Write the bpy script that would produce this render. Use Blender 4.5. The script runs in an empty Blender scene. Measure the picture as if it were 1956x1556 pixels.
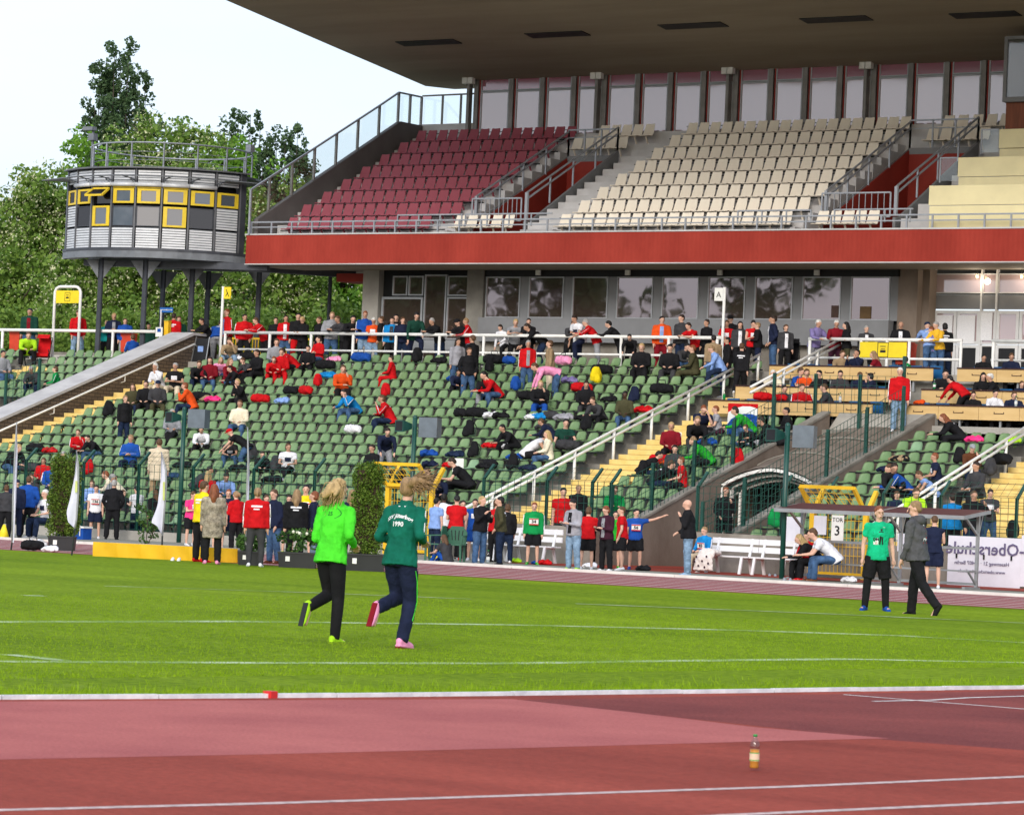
import bpy, math, random
import numpy as np
from mathutils import Vector, Matrix
R_=math.radians
random.seed(7); rng=np.random.default_rng(7)
scene=bpy.context.scene
COL=scene.collection
# ---------------------------------------------------------------- camera
H_EYE=1.55; FPX=6600.; ROLL=math.atan(.0435)
TH=math.atan(FPX/9848.)
PITCH=math.atan((960.-778.)*math.cos(ROLL)/FPX)
cam_d=bpy.data.cameras.new('camera'); cam=bpy.data.objects.new('camera',cam_d); COL.objects.link(cam)
_f0=np.array([-math.sin(TH),math.cos(TH),0.]); _r0=np.array([math.cos(TH),math.sin(TH),0.]); _u=np.array([0,0,1.])
FW=_f0*math.cos(PITCH)+_u*math.sin(PITCH); _u0=_u*math.cos(PITCH)-_f0*math.sin(PITCH)
RT=_r0*math.cos(ROLL)+_u0*math.sin(ROLL); UP=-_r0*math.sin(ROLL)+_u0*math.cos(ROLL)
CP=np.array([0,0,H_EYE])
m=Matrix(((RT[0],UP[0],-FW[0],CP[0]),(RT[1],UP[1],-FW[1],CP[1]),(RT[2],UP[2],-FW[2],CP[2]),(0,0,0,1)))
cam.matrix_world=m
cam_d.sensor_width=36.; cam_d.lens=FPX/1956.*36.; cam_d.clip_start=.5; cam_d.clip_end=3000.
cam_d.dof.use_dof=True; cam_d.dof.focus_distance=88.; cam_d.dof.aperture_fstop=11.
scene.camera=cam
# ---------------------------------------------------------------- world, sun, exposure
world=bpy.data.worlds.new('World'); scene.world=world; world.use_nodes=True
nt=world.node_tree; nt.nodes.clear()
sky=nt.nodes.new('ShaderNodeTexSky'); sky.sky_type='NISHITA'; sky.sun_disc=False
sky.sun_elevation=R_(25); sky.sun_rotation=R_(160); sky.air_density=1.; sky.dust_density=4.
bg1=nt.nodes.new('ShaderNodeBackground'); bg1.inputs[1].default_value=.05
bg2=nt.nodes.new('ShaderNodeBackground'); bg2.inputs[1].default_value=.88
tc=nt.nodes.new('ShaderNodeTexCoord'); mp=nt.nodes.new('ShaderNodeMapping'); mp.inputs['Scale'].default_value=(1,1,3.5)
nz=nt.nodes.new('ShaderNodeTexNoise'); nz.inputs['Scale'].default_value=2.6; nz.inputs['Detail'].default_value=6
cr=nt.nodes.new('ShaderNodeValToRGB'); cr.color_ramp.elements[0].position=.32; cr.color_ramp.elements[0].color=(.655,.765,.93,1)
cr.color_ramp.elements[1].position=.68; cr.color_ramp.elements[1].color=(.81,.88,.985,1)
add=nt.nodes.new('ShaderNodeAddShader'); out=nt.nodes.new('ShaderNodeOutputWorld')
L=nt.links.new
L(sky.outputs[0],bg1.inputs[0]); L(tc.outputs['Generated'],mp.inputs[0]); L(mp.outputs[0],nz.inputs[0]); L(nz.outputs[0],cr.inputs[0]); L(cr.outputs[0],bg2.inputs[0])
L(bg1.outputs[0],add.inputs[0]); L(bg2.outputs[0],add.inputs[1]); L(add.outputs[0],out.inputs[0])
sun_d=bpy.data.lights.new('sun','SUN'); sun_d.energy=1.5; sun_d.angle=R_(20); sun_d.color=(1,.96,.9)
sun=bpy.data.objects.new('sun',sun_d); COL.objects.link(sun)
# light comes from the camera side, high, from the left of the picture
_el,_az=R_(25),R_(160)
_sd=Vector((math.sin(_az)*math.cos(_el),math.cos(_az)*math.cos(_el),math.sin(_el)))   # towards the sun
sun.rotation_euler=_sd.to_track_quat('Z','Y').to_euler()
scene.view_settings.view_transform='Standard'; scene.view_settings.look='None'
scene.view_settings.exposure=0.30; scene.view_settings.gamma=1.0; scene.view_settings.use_curve_mapping=False
scene.render.engine='CYCLES'
# ---------------------------------------------------------------- where a picture point lies on a surface of the place
def ray(x,y): return FW*FPX+RT*(x-978.)-UP*(y-778.)
def atY(x,y,Y): d=ray(x,y); return CP+d*(Y/d[1])
def atX(x,y,X): d=ray(x,y); return CP+d*(X/d[0])
def atZ(x,y,Z=0.): d=ray(x,y); return CP+d*((Z-H_EYE)/d[2])
SY0,SZ0,SS=78.,.25,.325          # the lower stand: height over ground = SZ0+SS*(Y-SY0)
def onS(x,y,off=0.):
    d=ray(x,y); t=(SZ0-SS*SY0+off-H_EYE)/(d[2]-SS*d[1]); return CP+d*t
def PX(p):
    q=np.array(p,float)-CP; z=q@FW; return (978+FPX*(q@RT)/z, 778-FPX*(q@UP)/z)
# ---------------------------------------------------------------- materials
_M={}
def mat(name,col,rough=.7,var=.12,scale=6.,bump=0.,bscale=40.,metal=0.,spec=.35,col2=None,stretch=None,trans=0.,coat=0.,detail=5.,speck=0.,sscale=60.):
    if name in _M: return _M[name]
    M=bpy.data.materials.new(name); M.use_nodes=True; t=M.node_tree; b=t.nodes['Principled BSDF']
    b.inputs['Roughness'].default_value=rough; b.inputs['Metallic'].default_value=metal; b.inputs['Specular IOR Level'].default_value=spec
    if coat: b.inputs['Coat Weight'].default_value=coat
    c=np.array(col[:3]); c2=np.array(col2[:3]) if col2 is not None else None
    tc=t.nodes.new('ShaderNodeTexCoord'); mp=t.nodes.new('ShaderNodeMapping'); t.links.new(tc.outputs['Object'],mp.inputs[0])
    if stretch: mp.inputs['Scale'].default_value=stretch
    if var or col2 is not None:
        n=t.nodes.new('ShaderNodeTexNoise'); n.inputs['Scale'].default_value=scale; n.inputs['Detail'].default_value=detail; n.inputs['Roughness'].default_value=.6
        t.links.new(mp.outputs[0],n.inputs['Vector'])
        r=t.nodes.new('ShaderNodeValToRGB'); r.color_ramp.elements[0].position=.33; r.color_ramp.elements[1].position=.67
        a=c*(1-var) if c2 is None else c; z=c*(1+var) if c2 is None else c2
        r.color_ramp.elements[0].color=(*np.clip(a,0,1),1); r.color_ramp.elements[1].color=(*np.clip(z,0,1),1)
        t.links.new(n.outputs[0],r.inputs[0]); t.links.new(r.outputs[0],b.inputs['Base Color'])
        if speck:
            n3=t.nodes.new('ShaderNodeTexNoise'); n3.inputs['Scale'].default_value=sscale; n3.inputs['Detail'].default_value=6; n3.inputs['Roughness'].default_value=.8; t.links.new(mp.outputs[0],n3.inputs['Vector'])
            r3=t.nodes.new('ShaderNodeValToRGB'); r3.color_ramp.elements[0].position=.36; r3.color_ramp.elements[1].position=.64; r3.color_ramp.elements[0].color=(1-speck,1-speck,1-speck,1); r3.color_ramp.elements[1].color=(1+speck,1+speck,1+speck,1)
            mm=t.nodes.new('ShaderNodeMixRGB'); mm.blend_type='MULTIPLY'; mm.inputs[0].default_value=1; t.links.new(n3.outputs[0],r3.inputs[0]); t.links.new(r.outputs[0],mm.inputs[1]); t.links.new(r3.outputs[0],mm.inputs[2]); t.links.new(mm.outputs[0],b.inputs['Base Color'])
    else: b.inputs['Base Color'].default_value=(*c,1)
    if bump:
        n2=t.nodes.new('ShaderNodeTexNoise'); n2.inputs['Scale'].default_value=bscale; n2.inputs['Detail'].default_value=3
        t.links.new(mp.outputs[0],n2.inputs['Vector'])
        bp=t.nodes.new('ShaderNodeBump'); bp.inputs['Strength'].default_value=bump; bp.inputs['Distance'].default_value=.02
        t.links.new(n2.outputs[0],bp.inputs['Height']); t.links.new(bp.outputs[0],b.inputs['Normal'])
    if trans: b.inputs['Transmission Weight'].default_value=trans; b.inputs['IOR'].default_value=1.05
    _M[name]=M; return M
def S2(r,g,b):   # 0-255 sRGB to linear
    f=lambda v:(v/255/12.92 if v/255<=.04045 else ((v/255+.055)/1.055)**2.4)
    return (f(r),f(g),f(b))
# ---------------------------------------------------------------- mesh helpers
class MB:
    def __init__(s): s.v=[]; s.f=[]; s.mi=[]; s.n=0
    def add(s,v,f,mi=0):
        s.v.append(np.asarray(v,float)); s.f+= [tuple(i+s.n for i in q) for q in f]; s.mi+=[mi]*len(f); s.n+=len(v); return s
    def box(s,x0,x1,y0,y1,z0,z1,mi=0):
        v=[(x0,y0,z0),(x1,y0,z0),(x1,y1,z0),(x0,y1,z0),(x0,y0,z1),(x1,y0,z1),(x1,y1,z1),(x0,y1,z1)]
        return s.add(v,[(0,3,2,1),(4,5,6,7),(0,1,5,4),(1,2,6,5),(2,3,7,6),(3,0,4,7)],mi)
    def hexa(s,lo,hi,mi=0):     # lo, hi: 4 points each, same order (counter-clockwise from above)
        return s.add(list(lo)+list(hi),[(0,3,2,1),(4,5,6,7),(0,1,5,4),(1,2,6,5),(2,3,7,6),(3,0,4,7)],mi)
    def bar(s,a,b,w,h,mi=0,up=(0,0,1)):   # rectangular bar from a to b, w wide, h high
        a=np.array(a,float); b=np.array(b,float); d=b-a; l=np.linalg.norm(d); d/=l
        u=np.array(up,float)
        if abs(d@u)>.98: u=np.array([0,1.,0])
        sd=np.cross(d,u); sd/=np.linalg.norm(sd); u=np.cross(sd,d)
        q=[-sd*w/2-u*h/2, sd*w/2-u*h/2, sd*w/2+u*h/2, -sd*w/2+u*h/2]
        return s.add([a+k for k in q]+[b+k for k in q],[(3,2,1,0),(4,5,6,7),(0,1,5,4),(1,2,6,5),(2,3,7,6),(3,0,4,7)],mi)
    def tube(s,pts,r,n=8,mi=0,caps=True,flat=None):   # tube through points; r number or list
        P=[np.array(p,float) for p in pts]; k=len(P); r=[r]*k if np.isscalar(r) else list(r)
        vs=[];up=np.array([0,0,1.])
        d0=P[1]-P[0]
        if abs(d0[2])>.9*np.linalg.norm(d0): up=np.array([0,1.,0])
        for i,p in enumerate(P):
            d=P[min(i+1,k-1)]-P[max(i-1,0)]; d/=np.linalg.norm(d)+1e-9
            a=np.cross(d,up); a/=np.linalg.norm(a)+1e-9; b=np.cross(a,d)
            rr=r[i] if not isinstance(r[i],(tuple,list)) else r[i]
            ra,rb=(rr,rr) if np.isscalar(rr) else rr
            for j in range(n):
                t=2*math.pi*j/n; vs.append(p+a*ra*math.cos(t)+b*rb*math.sin(t))
        f=[]
        for i in range(k-1):
            for j in range(n):
                j2=(j+1)%n; f.append((i*n+j,i*n+j2,(i+1)*n+j2,(i+1)*n+j))
        if caps: f.append(tuple(range(n-1,-1,-1))); f.append(tuple((k-1)*n+j for j in range(n)))
        return s.add(vs,f,mi)
    def ball(s,c,r,n=8,m=6,mi=0,rot=None):
        c=np.array(c,float); r=np.array([r,r,r] if np.isscalar(r) else r,float); vs=[(0,0,r[2])]
        for i in range(1,m):
            t=math.pi*i/m
            for j in range(n):
                p=2*math.pi*j/n; vs.append((r[0]*math.sin(t)*math.cos(p),r[1]*math.sin(t)*math.sin(p),r[2]*math.cos(t)))
        vs.append((0,0,-r[2])); vs=np.array(vs)
        if rot is not None: vs=vs@np.array(rot).T
        f=[(0,1+j,1+(j+1)%n) for j in range(n)]
        for i in range(m-2):
            for j in range(n): a=1+i*n+j; b=1+i*n+(j+1)%n; f.append((a,a+n,b+n,b))
        e=len(vs)-1; o=1+(m-2)*n
        f+=[(o+(j+1)%n,o+j,e) for j in range(n)]
        return s.add(vs+c,f,mi)
    def prism(s,poly,ax,a,b,mi=0):   # polygon (list of 2D) extruded along axis ax from a to b
        n=len(poly)
        def P(q,t):
            return {0:(t,q[0],q[1]),1:(q[0],t,q[1]),2:(q[0],q[1],t)}[ax]
        return s.add([P(q,a) for q in poly]+[P(q,b) for q in poly],[tuple(range(n))[::-1],tuple(range(n,2*n))]+[(i,(i+1)%n,n+(i+1)%n,n+i) for i in range(n)],mi)
    def mesh(s,name,mats,smooth=False):
        me=bpy.data.meshes.new(name)
        v=np.concatenate(s.v) if s.v else np.zeros((0,3))
        me.from_pydata(v.tolist(),[],s.f)
        if not isinstance(mats,(list,tuple)): mats=[mats]
        for q in mats: me.materials.append(q)
        if len(mats)>1: me.polygons.foreach_set('material_index',s.mi)
        if smooth: me.polygons.foreach_set('use_smooth',[True]*len(me.polygons))
        me.update(); return me
    def obj(s,name,mats,parent=None,smooth=False,**kw):
        return link(name,s.mesh(name,mats,smooth),parent,**kw)
def link(name,me,parent=None,loc=None,rz=None,label=None,cat=None,group=None,kind=None):
    o=bpy.data.objects.new(name,me); COL.objects.link(o)
    if parent is not None: o.parent=parent
    if loc is not None: o.location=tuple(loc)
    if rz is not None: o.rotation_euler=(0,0,rz)
    if label: o['label']=label
    if cat: o['category']=cat
    if group: o['group']=group
    if kind: o['kind']=kind
    return o
def thing(name,label,cat,loc=(0,0,0),rz=0.,group=None):
    return link(name,None,None,loc,rz,label,cat,group)
def fastmesh(name,V,F,mats,smooth=False):   # V (n,3), F (m,4) or (m,3) arrays
    me=bpy.data.meshes.new(name); V=np.asarray(V,np.float32); F=np.asarray(F,np.int32); k=F.shape[1]
    me.vertices.add(len(V)); me.vertices.foreach_set('co',V.ravel())
    me.loops.add(F.size); me.loops.foreach_set('vertex_index',F.ravel())
    me.polygons.add(len(F)); me.polygons.foreach_set('loop_start',np.arange(0,F.size,k,dtype=np.int32)); 
    me.update(calc_edges=True); me.validate()
    for q in (mats if isinstance(mats,(list,tuple)) else [mats]): me.materials.append(q)
    if smooth: me.polygons.foreach_set('use_smooth',[True]*len(me.polygons))
    return me
def text_obj(name,txt,size,M,parent,mtx,mirror=False,depth=.004,bold=0.):
    cu=bpy.data.curves.new(name,'FONT'); cu.body=txt; cu.size=size; cu.extrude=depth; cu.align_x='CENTER'; cu.align_y='CENTER'; cu.offset=bold
    cu.resolution_u=2
    o=bpy.data.objects.new('tmp',cu); me=eval_mesh(o); bpy.data.objects.remove(o)
    if mirror:
        for v in me.vertices: v.co.x*=-1
        me.flip_normals()
    me.materials.clear(); me.materials.append(M)
    q=link(name,me,parent); q.matrix_local=mtx; return q
TMP=bpy.data.scenes.new('workbench')
def eval_mesh(o):
    TMP.collection.objects.link(o); vl=TMP.view_layers[0]; vl.update(); dg=vl.depsgraph
    if dg is None:
        me=bpy.data.meshes.new_from_object(o)
    else: me=bpy.data.meshes.new_from_object(o.evaluated_get(dg))
    TMP.collection.objects.unlink(o); return me
def basis(o,x,y,z):   # matrix from origin and axes
    return Matrix(((x[0],y[0],z[0],o[0]),(x[1],y[1],z[1],o[1]),(x[2],y[2],z[2],o[2]),(0,0,0,1)))
# ================================================================ ground, track, field
def sheet(name,poly,z,M,kind='structure',parent=None,**kw):
    b=MB(); n=len(poly); b.add([(p[0],p[1],z) for p in poly],[tuple(range(n))]); return b.obj(name,M,parent,kind=kind,**kw)
def grassmat():
    M=bpy.data.materials.new('pitch_grass'); M.use_nodes=True; t=M.node_tree; b=t.nodes['Principled BSDF']; b.inputs['Roughness'].default_value=.8; b.inputs['Specular IOR Level'].default_value=.04
    tc=t.nodes.new('ShaderNodeTexCoord')
    def noise(sc,st,det=4):
        mp=t.nodes.new('ShaderNodeMapping'); mp.inputs['Scale'].default_value=st; t.links.new(tc.outputs['Object'],mp.inputs[0])
        n=t.nodes.new('ShaderNodeTexNoise'); n.inputs['Scale'].default_value=sc; n.inputs['Detail'].default_value=det; n.inputs['Roughness'].default_value=.65; t.links.new(mp.outputs[0],n.inputs['Vector']); return n
    def ramp(n,a,b_,p0=.35,p1=.65):
        r=t.nodes.new('ShaderNodeValToRGB'); r.color_ramp.elements[0].position=p0; r.color_ramp.elements[1].position=p1; r.color_ramp.elements[0].color=(*a,1); r.color_ramp.elements[1].color=(*b_,1); t.links.new(n.outputs[0],r.inputs[0]); return r
    big=ramp(noise(.16,(1,1,1),5),(.15,.245,.008),(.215,.325,.013)); fine=ramp(noise(9.,(1,1,1),6),(.45,.52,.4),(1.4,1.3,1.4),.3,.7)
    mow=ramp(noise(.5,(.25,1.,1),2),(.88,.90,.85),(1.1,1.08,1.1))
    dry=noise(2.2,(1,1,1),6); m1=t.nodes.new('ShaderNodeMixRGB'); m1.blend_type='MULTIPLY'; m1.inputs[0].default_value=1
    t.links.new(big.outputs[0],m1.inputs[1]); t.links.new(fine.outputs[0],m1.inputs[2])
    m2=t.nodes.new('ShaderNodeMixRGB'); m2.blend_type='MULTIPLY'; m2.inputs[0].default_value=1; t.links.new(m1.outputs[0],m2.inputs[1]); t.links.new(mow.outputs[0],m2.inputs[2])
    rd=ramp(dry,(0,0,0),(.5,.5,.5),.56,.72); m3=t.nodes.new('ShaderNodeMixRGB'); m3.inputs[2].default_value=(.25,.34,.05,1); t.links.new(rd.outputs[0],m3.inputs[0]); t.links.new(m2.outputs[0],m3.inputs[1])
    t.links.new(m3.outputs[0],b.inputs['Base Color'])
    bp=t.nodes.new('ShaderNodeBump'); bp.inputs['Strength'].default_value=.8; bp.inputs['Distance'].default_value=.05; nn=noise(30.,(1,1,1),3); t.links.new(nn.outputs[0],bp.inputs['Height']); t.links.new(bp.outputs[0],b.inputs['Normal'])
    return M
M_grass=grassmat()
M_tartan=mat('track_rubber',(.215,.038,.026),.9,.14,.7,.5,90,col2=(.335,.066,.044),detail=8,spec=.12,speck=.3,sscale=35,stretch=(.35,1,1))
M_tartan_dk=mat('track_rubber_worn',(.15,.034,.033),.9,.14,.6,.5,90,col2=(.245,.058,.05),detail=8,spec=.12,speck=.35,sscale=30)
M_tartan_pink=mat('track_rubber_faded',(.35,.095,.092),.9,.1,.6,.5,90,col2=(.46,.138,.125),spec=.12,speck=.22,sscale=35,detail=8)
M_tartan_far=mat('far_track_rubber',(.27,.06,.06),.85,.1,.8,.2,60,col2=(.33,.08,.08),spec=.15)
M_white=mat('white_line_paint',(.72,.72,.70),.6,.12,9,.1,60)
M_whiteworn=mat('worn_line_paint',(.52,.40,.38),.7,.35,14,.2,60)
M_conc=mat('concrete',(.30,.285,.26),.9,.22,1.3,.4,30,col2=(.40,.385,.35))
M_apron=mat('apron_asphalt',(.20,.20,.165),.9,.2,2,.3,30,col2=(.27,.265,.225))
M_base=mat('outer_ground',(.11,.12,.08),.95,.2,.2)
sheet('ground',[(-900,-300),(500,-300),(500,900),(-900,900)],-.02,M_base)
gr=[atZ(0,1335)*1,atZ(300,1333.5),atZ(640,1331),atZ(978,1327.5),atZ(1300,1324),(atZ(1640,1319.5)),atZ(1956,1315)]
d0=gr[0]-gr[1]; d1=gr[-1]-gr[-2]
nearedge=[gr[0]+d0*14+np.array([3,0,0]),gr[0]+d0*4]+gr+[gr[-1]+d1*2+np.array([.25,0,0]),gr[-1]+d1*6+np.array([3,0,0]),gr[-1]+d1*14+np.array([16,0,0])]
# infield grass: from the near kerb to the far track
field=[tuple(p[:2]) for p in nearedge]+[(30,58.3),(-130,58.3)]
sheet('pitch_grass',field,0.,M_grass)
# near running surface (bend side) lies below and right of the kerb
nt_poly=[tuple(p[:2]) for p in nearedge]+[(60,110),(60,-60),(-30,-60)]
sheet('near_track',nt_poly[::-1],.0,M_tartan)
# worn dark zone beyond the faded wedge, faded wedge
dk=[atZ(985,1336),atZ(2300,1312),atZ(2300,1470),atZ(1956,1432),atZ(1690,1412)]
sheet('track_worn_area',[tuple(p[:2]) for p in dk],.0005,M_tartan_dk)
pk=[atZ(-400,1464),atZ(-400,1341),atZ(978,1334.5),atZ(1200,1359),atZ(1450,1389),atZ(1700,1409.5),atZ(1500,1414),atZ(978,1428.5),atZ(500,1440),atZ(0,1450)]
sheet('track_faded_area',[tuple(p[:2]) for p in pk],.0011,M_tartan_pink)
def gline(name,pts,w,z,M,**kw):
    P=[np.array(p,float)[:2] for p in pts]; b=MB(); vs=[]
    for i,p in enumerate(P):
        d=P[min(i+1,len(P)-1)]-P[max(i-1,0)]; d/=np.linalg.norm(d); n=np.array([-d[1],d[0]])*w/2
        vs+=[(*(p-n),z),(*(p+n),z)]
    b.add(vs,[(2*i,2*i+2,2*i+3,2*i+1) for i in range(len(P)-1)]); return b.obj(name,M,kind='structure',**kw)
gline('lane_line',[atZ(-900,1602),atZ(0,1546.5),atZ(500,1534),atZ(978,1519),atZ(1500,1502),atZ(1956,1482.5),atZ(2900,1435)],.085,.0018,M_whiteworn)
gline('lane_line',[atZ(600,1597),atZ(1395,1556),atZ(1956,1531),atZ(2900,1490)],.085,.0018,M_whiteworn)
gline('lane_line',[atZ(1612,1326),atZ(1956,1353.5),atZ(2300,1380)],.05,.0018,M_white)
gline('lane_line',[atZ(1668,1339),atZ(1780,1336.5),atZ(1850,1332),atZ(1956,1329),atZ(2300,1318)],.05,.0024,M_white)
# far straight with its lanes
sheet('far_track',[(-160,58.3),(40,58.3),(40,68.2),(-160,68.2)],.004,M_tartan_far)
for i in range(8): gline('lane_line',[(-160,58.85+i*1.22),(40,58.85+i*1.22)],.17,.009,M_white)
sheet('track_side_apron',[(-160,68.2),(40,68.2),(40,77.6),(-160,77.6)],.004,M_apron)
sheet('red_apron',[(-49.6,73.6),(40,73.6),(40,77.5),(-49.6,77.5)],.009,M_tartan)
b=MB(); 
for i in range(40): b.box(-140+i*4.5,-140+i*4.5+4.49,68.18,68.36,0.0,.07)
b.obj('far_kerb',mat('kerb_white',(.66,.66,.62),.6,.1,3),kind='structure')
# painted lines on the grass (worn)
M_gl=bpy.data.materials.new('grass_line_paint'); M_gl.use_nodes=True
t=M_gl.node_tree; pb=t.nodes['Principled BSDF']; pb.inputs['Roughness'].default_value=.85
n=t.nodes.new('ShaderNodeTexNoise'); n.inputs['Scale'].default_value=9; n.inputs['Detail'].default_value=8; n.inputs['Roughness'].default_value=.75
n3=t.nodes.new('ShaderNodeTexNoise'); n3.inputs['Scale'].default_value=.8
mx=t.nodes.new('ShaderNodeMath'); mx.operation='ADD'; ml=t.nodes.new('ShaderNodeMath'); ml.operation='MULTIPLY'; ml.inputs[1].default_value=.5
tc=t.nodes.new('ShaderNodeTexCoord'); t.links.new(tc.outputs['Object'],n.inputs[0]); t.links.new(tc.outputs['Object'],n3.inputs[0])
t.links.new(n.outputs[0],mx.inputs[0]); t.links.new(n3.outputs[0],mx.inputs[1]); t.links.new(mx.outputs[0],ml.inputs[0])
r=t.nodes.new('ShaderNodeValToRGB'); r.color_ramp.elements[0].position=.43; r.color_ramp.elements[1].position=.60
r.color_ramp.elements[0].color=(.16,.27,.02,1); r.color_ramp.elements[1].color=(.46,.55,.33,1); t.links.new(ml.outputs[0],r.inputs[0]); t.links.new(r.outputs[0],pb.inputs['Base Color'])
_zl=.002
for pts,w in (([(0,1263),(500,1265.5),(978,1266.5),(1250,1262),(1628,1258)],.26),([(1500,1259),(1628,1258.5),(1800,1262),(1956,1265),(2300,1272)],.24),
    ([(-300,1186),(0,1187.5),(450,1186.5),(978,1193),(1400,1203),(1760,1215)],.32),([(1700,1213),(1956,1227),(2100,1235)],.3),([(15,1250),(120,1261.5)],.2),([(45,1137),(85,1138)],.25),
    ([(200,1119),(600,1132),(900,1144)],.2),([(1100,1153),(1278,1160),(1600,1173),(1956,1190)],.25)):
    gline('pitch_line',[atZ(*p) for p in pts],w,_zl,M_gl); _zl+=.0006
# near kerb: pale pieces end to end, as in the photograph
kp=nearedge; kk=[]
for i in range(len(kp)-1):
    a,c=kp[i],kp[i+1]; l=np.linalg.norm(c-a); m_=max(1,int(l/1.0)); 
    for j in range(m_): kk.append((a+(c-a)*(j/m_),a+(c-a)*((j+1)/m_)))
M_kerb=mat('near_kerb_paint',(.55,.56,.60),.55,.25,5,.3,40,col2=(.80,.81,.83))
kerb=thing('near_kerb','pale raised kerb between the grass and the red track in front','kerb'); kerb['kind']='structure'; del kerb['category']
for a,c in kk:
    mid=(a+c)/2
    if PX(mid)[0]<-900 or PX(mid)[0]>3000: continue
    d=(c-a); L_=np.linalg.norm(d); d/=L_; b=MB(); b.bar(a+d*.006+np.array([0,0,.017+random.uniform(-.003,.003)]),c-d*.006+np.array([0,0,.017+random.uniform(-.003,.003)]),.05,.034)
    b.obj('kerb_piece',M_kerb,kerb)
b=MB(); p=atZ(516,1332); b.box(p[0]-.04,p[0]+.04,p[1]-.04,p[1]+.04,0,.052); b.obj('red_marker',mat('red_plastic',(.6,.02,.02),.4,.05),kerb)
# grass blades along the kerb and thinning out over the near field
def blades(name,cx,cy,hh,M):
    n=len(cx); a=rng.uniform(0,2*math.pi,n); w=rng.uniform(.003,.006,n); lx=rng.normal(0,.35,n)*hh; ly=rng.normal(0,.35,n)*hh
    z=np.zeros(n); dx=np.cos(a)*w; dy=np.sin(a)*w
    V=np.stack([np.stack([cx-dx,cy-dy,z],1),np.stack([cx+dx,cy+dy,z],1),np.stack([cx+lx,cy+ly,hh],1)],1).reshape(-1,3)
    F=np.arange(3*n).reshape(-1,3); return link(name,fastmesh(name,V,F,M),kind='stuff',label='short green grass blades growing up to the kerb of the pitch',cat='grass')
M_blade=mat('grass_blade',(.14,.25,.008),.85,.3,3,col2=(.24,.36,.016),spec=.05)
cx=[];cy=[]
for i in range(len(nearedge)-1):
    a,c=nearedge[i],nearedge[i+1]
    if max(PX((a+c)/2+0)[0],0)>3200: continue
    l=np.linalg.norm(c-a); d=(c-a)/l; nrm=np.array([-d[1],d[0],0]); nrm=nrm if nrm[0]<0 else -nrm
    N=int(l*900); u=rng.uniform(0,l,N); w=np.abs(rng.exponential(.35,N))+.015
    P=a[None]+d[None]*u[:,None]+nrm[None]*w[:,None]; cx.append(P[:,0]); cy.append(P[:,1])
N=130000; n_edge=sum(len(q) for q in cx); yy_=rng.uniform(0,1,N)**1.5*16; k_=rng.uniform(-2,34,N)
cx.append(-16.6-yy_*1.0-(k_-0)*.0+ (k_-22)*.12); cy.append(14+k_*.85+yy_*.1)
cx=np.concatenate(cx); cy=np.concatenate(cy)
_in=cx < np.interp(cy,[p[1] for p in nearedge],[p[0] for p in nearedge])-.02
_hh=np.where(np.arange(len(cx))<n_edge,rng.uniform(.02,.055,len(cx)),rng.uniform(.008,.024,len(cx)))[_in]
cx=cx[_in]; cy=cy[_in]
blades('grass_blades',cx,cy,_hh,M_blade)
# ---- earth bank and hillside behind the stand (left), and far ground
# ================================================================ lower stand
RY=lambda j: 77.72+1.0106*j
RZ=lambda j: SZ0+SS*(RY(j)-SY0)
WZ=6.05                       # promenade level
M_tread=mat('stand_concrete',(.16,.15,.135),.92,.25,1.5,.4,30,col2=(.24,.23,.205))
M_yel=mat('yellow_step_paint',(.66,.47,.14),.75,.1,3.,.3,40,col2=(.78,.60,.24))
M_stepj=mat('step_joint_dark',(.16,.10,.035),.9,.3,4)  # thin dark strip along the foot of each riser
M_steel=mat('dark_steel',(.03,.035,.035),.5,.2,4,metal=.3)
M_green=mat('green_seat_shell',(.115,.205,.085),.45,.18,.6,.05,20,col2=(.185,.29,.135),spec=.4)
M_greensteel=mat('green_fence_paint',(.006,.06,.045),.4,.2,3,spec=.5)
M_wpipe=mat('white_pipe_paint',(.78,.78,.76),.35,.08,4,spec=.5)
stand=thing('lower_grandstand','lower concrete grandstand with rows of green shell seats below the promenade','grandstand',(0,0,0))
def loc(o): return o
for bi,(x0,x1) in enumerate(((-97,-84.8),(-83.5,-78.8),(-76.4,-54.0),(-52.1,-49.15),(-45.45,-41.5))):
    for j in range(18):
        if bi==3 and j>17: continue
        b=MB(); b.box(x0,x1,RY(j)-.5,RY(j)+.512,RZ(j)-.55,RZ(j)); b.obj('tread',M_tread,stand)
for (x0,x1,j0) in ((-52.1,-40.0,11),):
    for j in range(12,18):
        b=MB(); b.box(-53.3 if j>11 else x0,-30,RY(j)-.5,RY(j)+.512,RZ(j)-.55,RZ(j)-.003); b.obj('tread',M_tread,stand)
b=MB(); b.box(-140,-20,RY(17)+.5,118,WZ-.5,WZ); b.obj('promenade',M_conc,kind='structure')
# stairs
def stair(label,x0,x1,n=36,i0=0):
    t=thing('stairs',label,'stairs',((x0+x1)/2,RY(0)-1.0,0)); w=(x1-x0)/2
    me=None
    for i in range(i0,n):
        z=RZ(0)-.165+.1642*i; y=.5053*i
        b=MB(); b.box(-w,w,y,y+.507,z-.35,z); b.box(-w-.001,w+.001,y-.006,y+.02,z-.1642,z-.145,1); o=b.obj('step',[M_yel,M_stepj],t)
        b2=MB(); b2.box(-w,w,y+.0,y+.03,z+.001,z+.005)
    return t
stair('narrow yellow stairs running up beside the brick side wall',-77.8,-76.4)
stair('broad yellow stairs with white double handrail between the green seats and the desks',-54.0,-52.1)
stair('yellow stairs at the right edge of the picture behind the banner fence',-41.4,-33,25)
stair('yellow stairs under the white arch left of the brick wall',-84.8,-83.5,36,20)
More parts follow.
